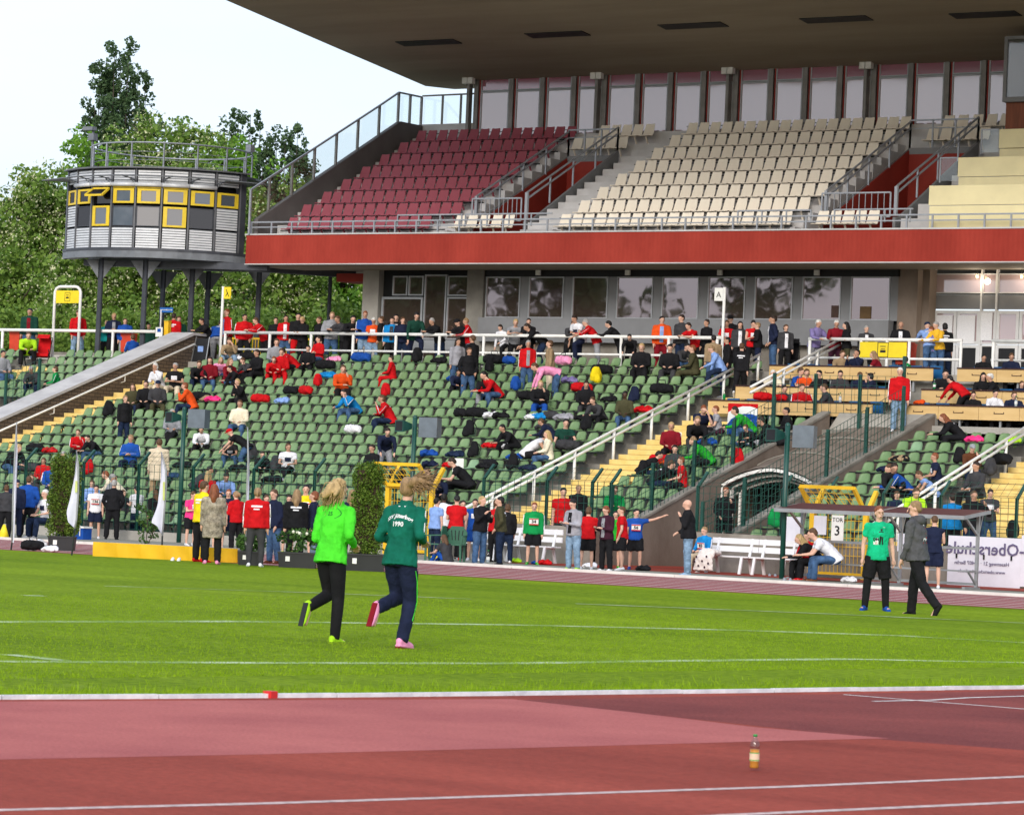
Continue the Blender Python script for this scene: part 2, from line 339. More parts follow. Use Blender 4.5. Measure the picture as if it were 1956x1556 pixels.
# seat shell
def seat_mesh():
    b=MB(); W=.36; prof=[(-.22,.345),(-.205,.372),(-.02,.372),(.10,.385),(.16,.42),(.205,.50),(.25,.59),(.275,.64),(.278,.655)]   # (y,z) front to top
    wid=[.31,.35,.365,.36,.355,.345,.32,.26,.17]; vs=[]; nu=5
    for (y,z),w in zip(prof,wid):
        for u in range(nu):
            s=(u/(nu-1)-.5)*2; vs.append((s*w/2, y-(.03*s*s if z>.43 else 0), z+(.025*s*s if z<.43 else 0)))
    f=[(i*nu+u,i*nu+u+1,(i+1)*nu+u+1,(i+1)*nu+u) for i in range(len(prof)-1) for u in range(nu-1)]
    k=len(vs); vs2=[(x,y+.012,z-.014) for x,y,z in vs]; f2=[tuple(q+k for q in r[::-1]) for r in f]
    n=len(prof); rim=[i*nu for i in range(n)]+[(n-1)*nu+u for u in range(1,nu)]+[i*nu+nu-1 for i in range(n-2,-1,-1)]+[u for u in range(nu-2,0,-1)]
    f3=[(rim[i],rim[i]+k,rim[(i+1)%len(rim)]+k,rim[(i+1)%len(rim)]) for i in range(len(rim))]
    b.add(vs+vs2,f+f2+f3); b.box(-.03,.03,-.08,.02,.25,.383)
    return b
sb=seat_mesh(); ME_seat=sb.mesh('green_seat',M_green,True)
M_green2=mat('green_seat_shell_bleached',(.20,.33,.19),.5,.12,2.,spec=.4)
ME_seat2=sb.mesh('green_seat_bleached',M_green2,True)
SV=np.concatenate(sb.v); SF=sb.f
seats=[]
def rowseats(x0,x1,js):
    for j in js:
        n=int((x1-x0)/.44); 
        for i in range(n):
            x=x0+.22+(x1-x0-n*.44)/2+i*.44+random.uniform(-.012,.012)
            px,py=PX((x,RY(j),RZ(j)+.5))
            if -40<px<2000: seats.append((x,RY(j)+.05,RZ(j)+.0,(x**2+RY(j)**2),j,random.uniform(-.05,.05)))
rowseats(-76.4,-54.15,range(18)); rowseats(-52.0,-49.2,range(12)); rowseats(-45.4,-41.6,range(11)); rowseats(-96,-84.9,range(13,18)); rowseats(-83.4,-78.9,range(12,18)); rowseats(-37.9,-34,range(3))
SEAT_SKIP=set()
seats.sort(key=lambda s:s[3])
for k,(x,y,z,_,j,tilt) in enumerate(seats[:300]):
    bl=random.random()<.04
    link('stadium_seat',ME_seat2 if bl else ME_seat,None,(x,y,z),0.,('sun bleached pale' if bl else 'plain green')+' plastic shell seat bolted to a lower row of the grandstand','seat','bleached seats of the lower rows' if bl else 'green seats of the lower rows')
V=[];F=[];n0=0
for (x,y,z,_,j,tilt) in seats[300:]:
    V.append(SV*np.array([1,1,1+tilt*.5])+np.array([x,y,z])); F+= [tuple(q+n0 for q in f) for f in SF]; n0+=len(SV)
me=bpy.data.meshes.new('stadium_seats'); me.from_pydata(np.concatenate(V).tolist(),[],F); me.materials.append(M_green); me.polygons.foreach_set('use_smooth',[True]*len(me.polygons)); me.update()
link('stadium_seats',me,label='rows upon rows of green plastic shell seats higher up the lower grandstand',cat='seats',kind='stuff')
# seat rails (dark steel tube under each row) with brackets
for (x0,x1,js) in ((-76.4,-54.15,range(18)),(-52.0,-49.2,range(12)),(-45.4,-41.6,range(11)),(-96,-84.9,range(13,18)),(-83.4,-78.9,range(12,18))):
    for j in js:
        b=MB(); y=RY(j)+.0; z=RZ(j)+.335; b.bar((x0,y-.02,z),(x1,y-.02,z),.07,.05); b.bar((x0,y-.16,z+.012),(x1,y-.16,z+.012),.035,.03)
        x=x0+.3
        while x<x1: b.bar((x,y,z),(x,y+.12,RZ(j)),.035,.035); x+=1.76
        b.obj('seat_rail',M_steel,stand)
# front walls
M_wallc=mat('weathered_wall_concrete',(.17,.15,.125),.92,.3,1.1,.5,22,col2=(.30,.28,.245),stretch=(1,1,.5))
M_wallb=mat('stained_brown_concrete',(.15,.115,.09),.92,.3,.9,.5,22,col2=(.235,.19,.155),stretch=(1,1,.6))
FY=77.1
for (x0,x1,h) in ((-54.1,-51.5,1.0),(-51.494,-48.9,1.0),(-45.7,-43.6,1.0),(-43.594,-41.5,1.0),(-41.494,-30,.9)):
    b=MB(); b.box(x0,x1,FY-.12,FY+.12,0,h); b.obj('front_wall',M_wallc,stand)
for i in range(10):
    b=MB(); b.box(-97+i*4.3,-97+i*4.3+4.292,FY-.15,FY+.15,0,.27); b.obj('front_kerb',M_conc,stand)
b=MB(); b.box(-97,-54.1,FY+.152,FY+.4,-.5,.02); b.obj('drain_gap',M_steel,stand)
# tunnel cut through the stand
XL,XR=-48.9,-45.7
pz=lambda y,o: SZ0+SS*(y-SY0)+o
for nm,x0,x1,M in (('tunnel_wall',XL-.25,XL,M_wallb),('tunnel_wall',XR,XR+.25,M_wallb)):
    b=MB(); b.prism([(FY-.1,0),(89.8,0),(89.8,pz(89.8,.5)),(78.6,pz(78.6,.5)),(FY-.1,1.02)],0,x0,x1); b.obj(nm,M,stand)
for x0 in (XL-.27,XR-.03):
    b=MB(); b.hexa([(x0,78.6,pz(78.6,.502)),(x0+.3,78.6,pz(78.6,.502)),(x0+.3,89.8,pz(89.8,.502)),(x0,89.8,pz(89.8,.502))],[(x0,78.6,pz(78.6,.57)),(x0+.3,78.6,pz(78.6,.57)),(x0+.3,89.8,pz(89.8,.57)),(x0,89.8,pz(89.8,.57))]); b.obj('wall_coping',M_wallc,stand)
sheet('tunnel_floor',[(XL,77.5),(XR,77.5),(XR,92),(XL,92)],.013,M_tartan)
# portal with stepped white arches and a vaulted roof slab rising behind it
def arch(y,dz,th,M,nm,z0=0.,inset=0.,dep=.14,par=stand):
    n=14; up=[];lo=[]
    for i in range(n+1):
        u=i/n; x=XL+.02+inset+(XR-XL-.04-2*inset)*u; h=2.32+dz+.5*math.sin(math.pi*u)**.8*(1-.25*abs(u-.5)); up.append((x,h)); lo.append((x,h-th))
    b=MB(); 
    for i in range(n):
        b.hexa([(lo[i][0],y,lo[i][1]),(lo[i+1][0],y,lo[i+1][1]),(lo[i+1][0],y+dep,lo[i+1][1]),(lo[i][0],y+dep,lo[i][1])],[(up[i][0],y,up[i][1]),(up[i+1][0],y,up[i+1][1]),(up[i+1][0],y+dep,up[i+1][1]),(up[i][0],y+dep,up[i][1])])
    return b.obj(nm,M,par)
PY=83.6
M_pw=mat('portal_white',(.70,.70,.67),.6,.15,4)
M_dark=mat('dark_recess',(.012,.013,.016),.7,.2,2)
arch(PY,.0,.09,M_pw,'portal_arch'); arch(PY+.15,-.1,.05,M_steel,'portal_arch'); arch(PY+.3,-.12,.10,M_pw,'portal_arch'); arch(PY+.45,-.24,.05,M_steel,'portal_arch'); arch(PY+.6,-.24,.11,M_pw,'portal_arch')
for k in range(3):
    b=MB(); b.box(XL+.02+.12*k,XL+.08+.12*k,PY+.3*k,PY+.3*k+.12,0,2.3); b.obj('portal_jamb',M_pw,stand)
b=MB(); n=12; vs=[]; rows=[(PY,.0),(PY+1.2,.32),(PY+2.6,.72),(PY+4.2,1.15),(90.0,1.75)]
for y,dz in rows:
    k=1-(y-PY)/(90.0-PY)
    for i in range(n+1):
        u=i/n; vs.append((XL+.01+(XR-XL-.02)*u,y,2.34+dz+(.5*math.sin(math.pi*u)**.8)*(.35+.65*k)+.0))
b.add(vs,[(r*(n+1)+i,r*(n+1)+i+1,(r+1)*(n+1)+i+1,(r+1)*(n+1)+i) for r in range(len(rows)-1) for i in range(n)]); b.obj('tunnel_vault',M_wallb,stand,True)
for yy,dz in ((PY+2.,.55),(PY+4.2,1.17)):
    b=MB(); b.tube([(XL+.02+(XR-XL-.04)*i/12,yy,2.37+dz+(.5*math.sin(math.pi*i/12)**.8)*(.35+.65*(1-(yy-PY)/(90-PY)))) for i in range(13)],.025,5); b.obj('vault_joint',M_wallc,stand)
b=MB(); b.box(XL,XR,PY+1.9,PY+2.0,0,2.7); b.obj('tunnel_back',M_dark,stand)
for xx in (-48.0,-47.2,-46.5):
    b=MB(); b.box(xx,xx+.05,PY+1.8,PY+1.88,0,2.5); b.obj('door_frame',mat('grey_alu',(.35,.36,.37),.4,.1,3,metal=.5),stand)
b=MB(); b.prism([(-49.1,3.2),(-45.5,3.2),(-45.5,4.62),(-48.6,4.62),(-49.1,3.9)],1,89.85,90.1); b.obj('parapet_slab',M_conc,stand)
b=MB(); b.box(-45.45,-30,89.62,89.84,3.9,4.30); b.obj('parapet_slab',M_conc,stand)
# ---- brick side wall
M_brick=bpy.data.materials.new('dark_brick'); M_brick.use_nodes=True; t=M_brick.node_tree; pb=t.nodes['Principled BSDF']; pb.inputs['Roughness'].default_value=.9
bt=t.nodes.new('ShaderNodeTexBrick'); bt.inputs['Scale'].default_value=1.; bt.inputs['Mortar Size'].default_value=.012; bt.inputs['Brick Width'].default_value=.30; bt.inputs['Row Height'].default_value=.12
bt.inputs['Color1'].default_value=(.115,.085,.062,1); bt.inputs['Color2'].default_value=(.16,.12,.09,1); bt.inputs['Mortar'].default_value=(.035,.027,.022,1)
tc=t.nodes.new('ShaderNodeTexCoord'); sp=t.nodes.new('ShaderNodeSeparateXYZ'); cb=t.nodes.new('ShaderNodeCombineXYZ')
t.links.new(tc.outputs['Object'],sp.inputs[0]); t.links.new(sp.outputs[1],cb.inputs[0]); t.links.new(sp.outputs[2],cb.inputs[1]); t.links.new(cb.outputs[0],bt.inputs['Vector']); t.links.new(bt.outputs['Color'],pb.inputs['Base Color'])
bw=thing('brick_side_wall','dark brick stair wall with a broad pale sloping coping and white handrail','wall')
cz=lambda y: 7.0+.352*(y-95.6)
b=MB(); b.prism([(FY,-.3),(97,-.3),(97,cz(95.6)),(95.6,cz(95.6)),(FY,cz(FY))],0,-78.75,-77.85); b.obj('brickwork',M_brick,bw)
M_cop=mat('coping_stone',(.42,.41,.42),.8,.2,1.5,.2,30,col2=(.56,.55,.55))
y=FY-.2
while y<95.4:
    y2=min(y+1.5,95.6); b=MB(); b.hexa([(-78.85,y,cz(y)),(-77.78,y,cz(y)),(-77.78,y2-.012,cz(y2-.012)),(-78.85,y2-.012,cz(y2-.012))],[(-78.85,y,cz(y)+.1),(-77.78,y,cz(y)+.1),(-77.78,y2-.012,cz(y2-.012)+.1),(-78.85,y2-.012,cz(y2-.012)+.1)]); b.obj('coping_stone',M_cop,bw); y+=1.5
b=MB(); b.box(-78.85,-77.78,95.6,97.1,cz(95.6),cz(95.6)+.1); b.obj('coping_stone',M_cop,bw)
b=MB(); b.tube([(-77.68,82.,cz(82.)-.28),(-77.68,95.5,cz(95.5)-.28),(-77.68,95.7,cz(95.5)-.38),(-77.82,95.6,cz(95.5)-.5)],.035,8); b.obj('handrail',M_wpipe,bw,True)
b=MB(); b.tube([(-77.62,FY+.4,cz(82)-.28),(-77.68,82.,cz(82.)-.28)],.035,8); 
for yy in (81.5,84.6,88.2,91.8): 
    b=MB(); b.tube([(-77.68,yy,cz(yy)-.3),(-77.68,yy,cz(yy)-.5),(-77.86,yy,cz(yy)-.55)],.018,6); b.obj('rail_bracket',M_wpipe,bw)
b=MB(); b.box(-77.72,-77.64,81.4,81.48,RZ(3)-.1,cz(81.4)-.3); b.obj('rail_post',M_wpipe,bw)
# ---- double handrail of the broad stairs
hr=thing('stair_handrail','white double pipe handrail sloping down the broad yellow stairs','handrail',(-54.0,77,0))
def hrail(X,y0,y1,name_parent,offs=(.95,.78),step=2.08,start=None):
    for o_ in offs:
        b=MB(); b.tube([(0,y0-77,pz(y0,o_)),(0,y1-77,pz(y1,o_))],.042,8); b.obj('rail',M_wpipe,name_parent,True)
    y=start or y0
    while y<=y1:
        b=MB(); b.tube([(0.0,y-77,pz(y,-.1)),(0,y-77,pz(y,offs[0]-.02))],.045,8); b.obj('post',M_wpipe,name_parent,True); y+=step
hrail(-54.0,77.4,94.5,hr,start=81.86-2.08)
hr2=thing('stair_handrail','white double pipe handrail at the right edge beside the yellow stairs','handrail',(-41.45,77,0)); hrail(-41.45,78.6,90,hr2,start=80)
hr3=thing('stair_handrail','short white handrail at the head of the stairs beside the promenade','handrail',(-52.2,77,0)); hrail(-52.2,90.8,96.3,hr3,start=92.8)
# ---- promenade railing
def railing(label,x0,x1,mid=True,post_at=None,Y=96.0):
    t=thing('promenade_railing',label,'railing',((x0+x1)/2,Y,WZ)); c=(x0+x1)/2
    b=MB(); b.tube([(x0-c,0,1.09),(x1-c,0,1.09)],.058,10); b.obj('top_rail',M_wpipe,t,True)
    if mid: b=MB(); b.tube([(x0-c,0,.50),(x1-c,0,.50)],.04,8); b.obj('middle_rail',M_wpipe,t,True)
    for x in post_at: b=MB(); b.tube([(x-c,0,-.3),(x-c,0,1.08)],.052,8); b.obj('post',M_wpipe,t,True)
    return t
railing('long white railing of the promenade in front of the window front',-76.75,-56.3,True,[-74.7+1.82*i for i in range(11)]+[-76.7])
railing('white railing left of the brick wall with one rail and wide posts',-97,-79.9,False,[-96,-92.5,-87.3+.05,-81.9,])
railing('white railing behind the press desks with a yellow sign board hanging in it',-53.14,-47.76,True,[-53.1,-50.35,-51.27-.0,-49.58,-47.8])
railing('white railing at the right edge in front of the glass doors',-46.76,-38,True,[-46.7,-43,-40])
# sign in railing, bins
M_ysign=mat('yellow_sign',(.80,.62,.02),.5,.08,2); M_blk=mat('black_paint',(.012,.012,.014),.5,.1,3)
sg=thing('yellow_sign_board','yellow rectangular board with a small square emblem hanging in the railing','sign',(-50.45,95.93,WZ+.77))
b=MB(); b.box(-.82,.82,-.012,.012,-.24,.24); b.obj('board',M_ysign,sg)
def emblem(par,s,y=-.017,x=0,z=0):
    b=MB(); 
    for (x0,x1,z0,z1) in ((-s,s,s*1.15,s*1.25),(-s,s,-s*1.25,-s*1.15),(-s,-s+.1*s,-s*1.15,s*1.15),(s-.1*s,s,-s*1.15,s*1.15),(-.5*s,.5*s,-.45*s,-.05*s),(-.5*s,.5*s,.5*s,.62*s),(-.4*s,.4*s,.1*s,.2*s)):
        b.box(x+x0,x+x1,y-.004,y,z+z0,z+z1)
    b.obj('emblem',M_blk,par)
emblem(sg,.19)
def bin_(x,label,Y=96.35):
    t=thing('litter_bin',label,'bin',(x,Y,WZ)); M=mat('red_bin_paint',(.55,.05,.02),.45,.15,3); b=MB()
    b.prism([(-.22,.35),(.22,.35),(.25,1.0),(-.25,1.0)],1,-.17,.17); b.obj('bin_body',M,t); b=MB(); b.box(-.26,.26,-.19,.19,1.0,1.04); b.obj('rim',M,t); b=MB(); b.box(-.03,.03,-.03,.03,0,.35); b.obj('post',M_steel,t)
bin_(atY(1728,680,96.35)[0],'orange red litter bin behind the railing with the yellow board'); bin_(atY(1738,680,97.5)[0],'second orange red litter bin, half hidden behind the first',97.3)
bin_(atY(33,650,96.35)[0],'red litter bin behind the railing at the far left'); bin_(atY(246,650,96.35)[0],'red litter bin on the promenade between the tower columns')
# white arch with yellow sign
ar=thing('sign_arch','tall white pipe arch carrying a yellow sign over the left stairs','sign',(-84.15,96.0,WZ-.1))
pts=[(-.62,0,-.2),(-.62,0,2.55)]+[(-.62+.25*(1-math.cos(a)),0,2.55+.25*math.sin(a)) for a in np.linspace(.2,math.pi/2,5)]; pts+=[(-p[0],p[1],p[2]) for p in pts[::-1]]
b=MB(); b.tube(pts,.055,8); b.obj('arch_pipe',M_wpipe,ar,True); b=MB(); b.box(-.55,.55,-.012,.012,2.2,2.66); b.obj('board',M_ysign,ar); emblem(ar,.13,z=2.43)
def signpole(x,label,right,M,txt):
    t=thing('sign_pole',label,'sign',(x,95.96,WZ)); b=MB(); b.tube([(0,0,-.1),(0,0,2.72)],.05,8); b.obj('pole',M_wpipe,t,True)
    s=1 if right else -1; b=MB(); b.box(min(s*.05,s*.36),max(s*.05,s*.36),-.015,.015,2.28,2.70); b.obj('board',M,t); return t
sp1=signpole(-76.86,'white pole with a small yellow pictogram sign by the tower','r',M_ysign,'')
b=MB(); b.bar((.15,-.02,2.62),(.22,-.02,2.45),.02,.008,up=(0,1,0)); b.bar((.22,-.02,2.5),(.14,-.02,2.36),.02,.008,up=(0,1,0)); b.bar((.2,-.02,2.52),(.28,-.02,2.36),.02,.008,up=(0,1,0)); b.obj('pictogram',M_blk,sp1)
M_wsign=mat('white_sign',(.75,.75,.72),.5,.06,3)
sp2=signpole(-56.28,'white pole with a small white sign lettered A at the end of the railing','',M_wsign,'A')
text_obj('letter','A',.26,M_blk,sp2,basis((-.2,-.02,2.47),(1,0,0),(0,0,1),(0,-1,0)))
# ---------------------------------------------------------------- fences with green posts
def wires(b,p0,p1,z0a,z0b,z1a,z1b,sx=.2,sz=.2,r=.0055,off=(0,0)):
    p0=np.array(p0,float);p1=np.array(p1,float); l=np.linalg.norm(p1-p0); n=max(1,int(round(l/sx)))
    for i in range(n+1):
        u=i/n; q=p0+(p1-p0)*u; b.bar((*q,z0a+(z0b-z0a)*u),(*q,z1a+(z1b-z1a)*u),2*r,2*r)
    m=max(1,int(round((z1a-z0a)/sz)))
    for k in range(m+1):
        w=k/m; b.bar((*p0,z0a+(z1a-z0a)*w),(*p1,z0b+(z1b-z0b)*w),2*r,2*r)
fx=[-97,-94.9,-92.8,-90.7,-88.6,-86.5,-84.4,-82.3,-80.2,-78.1,-76,-73.9,-71.8]+[atY(x,y,FY)[0] for x,y in ((50,890),(160,900),(265,915),(370,895),(485,905),(600,940),(755,930),(925,910),(1046,912),(1168,918))]
def front_fence(label,xs,z0,name='front_fence',bend=True,skip=None):
    t=thing(name,label,'fence',(xs[0],FY,0)); x_=xs[0]
    for i,x in enumerate(xs):
        b=MB(); b.bar((x-x_,0,z0),(x-x_,0,2.2),.07,.07); b.bar((x-x_,.0,2.17),(x-x_,.45,2.56),.07,.06); b.obj('fence_post',M_greensteel,t)
        if i<len(xs)-1:
            b=MB(); wires(b,(x-x_,-.045),(xs[i+1]-x_,-.045),z0+.05,z0+.05,2.2,2.2)
            n=int((xs[i+1]-x)/.2)
            for k in range(3): b.bar((x-x_,.11+.15*k,2.30+.125*k),(xs[i+1]-x_,.11+.15*k,2.30+.125*k),.007,.007)
            for k in range(n+1): b.bar((x-x_+.2*k,-.04,2.2),(x-x_+.2*k,.45,2.58),.005,.005)
            b.obj('wire_mesh',M_greensteel,t)
    return t
front_fence('green wire fence with leaning post tops along the front of the green seats',[x for x in fx if x<-54.3],.05)
front_fence('green wire fence standing on the concrete front wall behind the white benches',[x for x in fx if x>-54.3]+[XL-.1],1.0)
front_fence('green wire fence on the wall right of the tunnel mouth',[atY(x,900,FY)[0] for x in (1335,1497,1585)],1.0)
front_fence('green wire fence behind the team shelters and the lettered banner at the right',[atY(x,900,FY)[0] for x in (1690,1800,1945,2090)],.4)
def slope_fence(label,X,pairs,h,dx=0.):
    t=thing('sloping_fence',label,'fence',(X,0,0)); pts=[]
    for (xb,yb) in pairs:
        y=atX(xb,yb,X)[1]; pts.append((y,pz(y,.5)))
    for i,(y,z) in enumerate(pts):
        b=MB(); b.bar((0,y,z-.35),(0,y,z+h),.08,.08); b.obj('fence_post',M_greensteel,t)
        if i<len(pts)-1: b=MB(); wires(b,(0.04,y),(0.04,pts[i+1][0]),z+.05,pts[i+1][1]+.05,z+h-.03,pts[i+1][1]+h-.03,.2,.2); b.obj('wire_mesh',M_greensteel,t)
    return pts
slope_fence('green wire fence climbing the left edge of the tunnel cutting',XL-.12,((1168,985),(1245,955),(1325,915),(1400,880),(1476,840)),1.35)
slope_fence('green wire fence climbing the right edge of the tunnel cutting',XR+.12,((1340,1020),(1421,975),(1500,935),(1579,895),(1654,855),(1724,815)),1.35)
t=thing('rear_fence','green wire fence on the parapet below the press desks','fence',(0,89.72,0)); xs=[atY(x,790,89.72)[0] for x in (1477,1556,1641,1724)]
for i,x in enumerate(xs):
    b=MB(); b.bar((x,0,3.9),(x,0,5.75 if i<3 else 6.3),.085,.085); b.obj('fence_post',M_greensteel,t)
    if i<3: b=MB(); wires(b,(x,-.05),(xs[i+1],-.05),4.6,4.6,5.7,5.7,.26,.26); b.obj('wire_mesh',M_greensteel,t)
t=thing('corner_fence','green wire fence round the lowered passage below the far left seats','fence',(0,0,0)); 
cp=[atX(x,y,-78.95) for x,y in ((72,782),(8,812))]
for p,h in zip(cp,(1.75,1.75)):
    b=MB(); b.bar((p[0],p[1],p[2]-.4),(p[0],p[1],p[2]+h),.08,.08); b.obj('fence_post',M_greensteel,t)
b=MB(); wires(b,cp[1][:2]-[.05,0],cp[0][:2]-[.05,0],cp[1][2],cp[0][2],cp[1][2]+1.7,cp[0][2]+1.7); b.obj('wire_mesh',M_greensteel,t)
# ================================================================ upper stand building
YF,YB=97.2,99.9
M_red=mat('red_fascia',(.29,.036,.026),.75,.06,1.6,.0,col2=(.36,.048,.034),spec=.1,stretch=(.5,.5,.3),speck=.05,sscale=2)
# fine vertical ribs for the fascia
t=M_red.node_tree; w=t.nodes.new('ShaderNodeTexWave'); w.bands_direction='X'; w.inputs['Scale'].default_value=1.9; tc=t.nodes.new('ShaderNodeTexCoord'); bp=t.nodes.new('ShaderNodeBump'); bp.inputs['Strength'].default_value=.5; bp.inputs['Distance'].default_value=.01
t.links.new(tc.outputs['Object'],w.inputs[0]); t.links.new(w.outputs['Fac'],bp.inputs['Height']); t.links.new(bp.outputs[0],t.nodes['Principled BSDF'].inputs['Normal'])
M_redwall=mat('dark_red_wall',(.27,.028,.018),.7,.12,1.5)
M_soff=mat('soffit_board',(.27,.225,.17),.85,.18,.35,.15,6,col2=(.37,.315,.24),stretch=(.25,1.5,1))
M_gray=mat('grey_panel',(.19,.195,.205),.6,.1,1.0,.1,20)
M_mull=mat('mullion_grey',(.24,.23,.22),.5,.15,2,metal=.2)
M_alu=mat('window_alu',(.36,.37,.38),.4,.1,2,metal=.4)
M_ralu=mat('rail_grey',(.34,.36,.40),.45,.1,4,metal=.3)
M_deck=mat('deck_concrete',(.46,.455,.46),.85,.15,1.2,.2,20,col2=(.6,.59,.6))
def glass(name,col,rough=.03,spec=1.,bumpy=0.,refl=.5,tint=(.9,.86,.88)):
    M=bpy.data.materials.new(name); M.use_nodes=True; t=M.node_tree; t.nodes.clear(); o=t.nodes.new('ShaderNodeOutputMaterial')
    d=t.nodes.new('ShaderNodeBsdfDiffuse'); d.inputs[0].default_value=(*col,1); g=t.nodes.new('ShaderNodeBsdfGlossy'); g.inputs['Roughness'].default_value=rough; g.inputs['Color'].default_value=(*tint,1)
    m=t.nodes.new('ShaderNodeMixShader'); m.inputs[0].default_value=refl; t.links.new(d.outputs[0],m.inputs[1]); t.links.new(g.outputs[0],m.inputs[2]); t.links.new(m.outputs[0],o.inputs[0])
    if bumpy:
        n=t.nodes.new('ShaderNodeTexNoise'); n.inputs['Scale'].default_value=1.3; n.inputs['Detail'].default_value=1; tc=t.nodes.new('ShaderNodeTexCoord'); t.links.new(tc.outputs['Object'],n.inputs[0])
        b=t.nodes.new('ShaderNodeBump'); b.inputs['Strength'].default_value=bumpy; b.inputs['Distance'].default_value=.05; t.links.new(n.outputs[0],b.inputs['Height']); t.links.new(b.outputs[0],g.inputs['Normal'])
    return M
M_glass=glass('window_glass',(.06,.042,.035),.02,bumpy=.03,refl=.32,tint=(.78,.66,.67))
M_glassup=glass('upper_window_glass',(.42,.32,.33),.05,bumpy=.04,refl=.22)
M_glassred=glass('transom_glass',(.28,.07,.11),.08,refl=.16)
def clearglass(name,tint=(.93,.96,.95)):
    M=bpy.data.materials.new(name); M.use_nodes=True; t=M.node_tree; t.nodes.clear(); o=t.nodes.new('ShaderNodeOutputMaterial')
    a=t.nodes.new('ShaderNodeBsdfTransparent'); a.inputs[0].default_value=(*tint,1); g=t.nodes.new('ShaderNodeBsdfGlossy'); g.inputs['Roughness'].default_value=.02
    m=t.nodes.new('ShaderNodeMixShader'); m.inputs[0].default_value=.07; t.links.new(a.outputs[0],m.inputs[1]); t.links.new(g.outputs[0],m.inputs[2]); t.links.new(m.outputs[0],o.inputs[0]); return M
M_clear=clearglass('clear_glass')
bld=thing('grandstand_building','grandstand building with red fascia, upper seating deck and huge cantilevered roof','building')
b=MB(); b.box(-76.9,-30,YF,YF+.25,9.68,10.70); b.obj('red_fascia',M_red,bld)
b=MB(); b.box(-76.95,-30,YF-.03,YF+.28,10.70,10.75); b.obj('fascia_cap',M_deck,bld)
b=MB(); b.box(-76.92,-30,YF-.02,YF+.26,9.645,9.68); b.obj('fascia_trim',M_deck,bld)
b=MB(); b.box(-76.9,-30,YF+.25,YB+.0,9.65,9.85); b.box(-76.9,-30,YB,112,9.72,9.9); b.obj('deck_soffit',M_soff,bld)
# ground floor facade
b=MB(); b.box(-73.55,-72.85,YB-.1,YB+.3,WZ,9.65); b.obj('corner_pier',M_conc,bld)
b=MB(); b.box(-73.5,-73.2,YB+.3,112,WZ,9.72); b.obj('side_wall',M_conc,bld)
b=MB(); b.box(-74.9,-73.5,YB+.1,YB+1.2,9.25,9.55); b.obj('red_beam',M_redwall,bld)
b=MB(); b.box(-69.0,-68.3,YB-.12,YB+.1,WZ,9.65); b.obj('pier',M_tread,bld)
b=MB(); b.box(-72.85,-51.4,YB+.2,YB+.35,WZ,9.7); b.obj('inner_wall',M_dark,bld)
b=MB(); b.box(-68.3,-52.0,YB-.05,YB+.2,9.42,9.65); b.obj('blind_box',M_blk,bld)
# left window bay
def window(x0,x1,z0,z1,Y,M=M_glass,fr=M_alu,fw=.05,par=bld,nm='window',dep=.06):
    b=MB(); b.box(x0,x0+fw,Y-.02,Y+dep,z0,z1); b.box(x1-fw,x1,Y-.02,Y+dep,z0,z1); b.box(x0+fw,x1-fw,Y-.02,Y+dep,z0,z0+fw); b.box(x0+fw,x1-fw,Y-.02,Y+dep,z1-fw,z1)
    f=b.obj(nm,fr,par); b=MB(); b.box(x0+fw,x1-fw,Y+.015,Y+.025,z0+fw,z1-fw); b.obj('pane',M,f); return f
for (x0,x1,z0,z1) in ((-72.5,-70.95,8.72,9.5),(-72.75,-70.95,7.15,8.68),(-70.9,-69.05,7.15,9.55)):
    pass
window(-72.3,-71.65,8.75,9.45,YB); window(-71.6,-70.95,8.75,9.45,YB); window(-72.75,-70.95,7.2,8.7,YB,fw=.08); window(-70.9,-69.95+.0,7.2,9.5,YB,fw=.05); window(-69.9,-69.02,8.75,9.45,YB,fw=.04); window(-69.9,-69.02,7.2,8.7,YB)
b=MB(); b.box(-72.85,-69.0,YB-.03,YB+.1,6.85,7.18); b.obj('sill_panel',M_alu,bld); 
for x0 in (-72.7,-71.8,-70.9,-70.0): window(x0,x0+.85,6.1,6.84,YB,M_glass,nm='lower_window')
# nine big windows
for i in range(9):
    x0=-68.25+1.806*i; window(x0,x0+1.45,7.98,9.42,YB-.02,M_glass,fw=.045,nm='big_window')
    b=MB(); b.box(x0+1.46,x0+1.79,YB-.02,YB+.1,7.98,9.42); b.obj('mullion_panel',M_gray,bld)
b=MB(); b.box(-68.3,-52.2,YB-.35,YB+.0,7.14,7.975); b.obj('spandrel',M_gray,bld)
b=MB(); b.box(-68.3,-51.9,YB-.03,YB+.2,WZ,7.14); b.obj('base_wall',M_wallc,bld)
b=MB(); b.box(-52.05,-51.35,YB-.05,YB+.3,WZ,9.66); b.obj('pier',M_wallb,bld)
b=MB(); b.box(-51.35,-51.1,YB+.3,YB+.8,WZ,9.7); b.obj('return_wall',M_wallb,bld)
M_frame=mat('door_frame_grey',(.62,.63,.64),.5,.08,2)
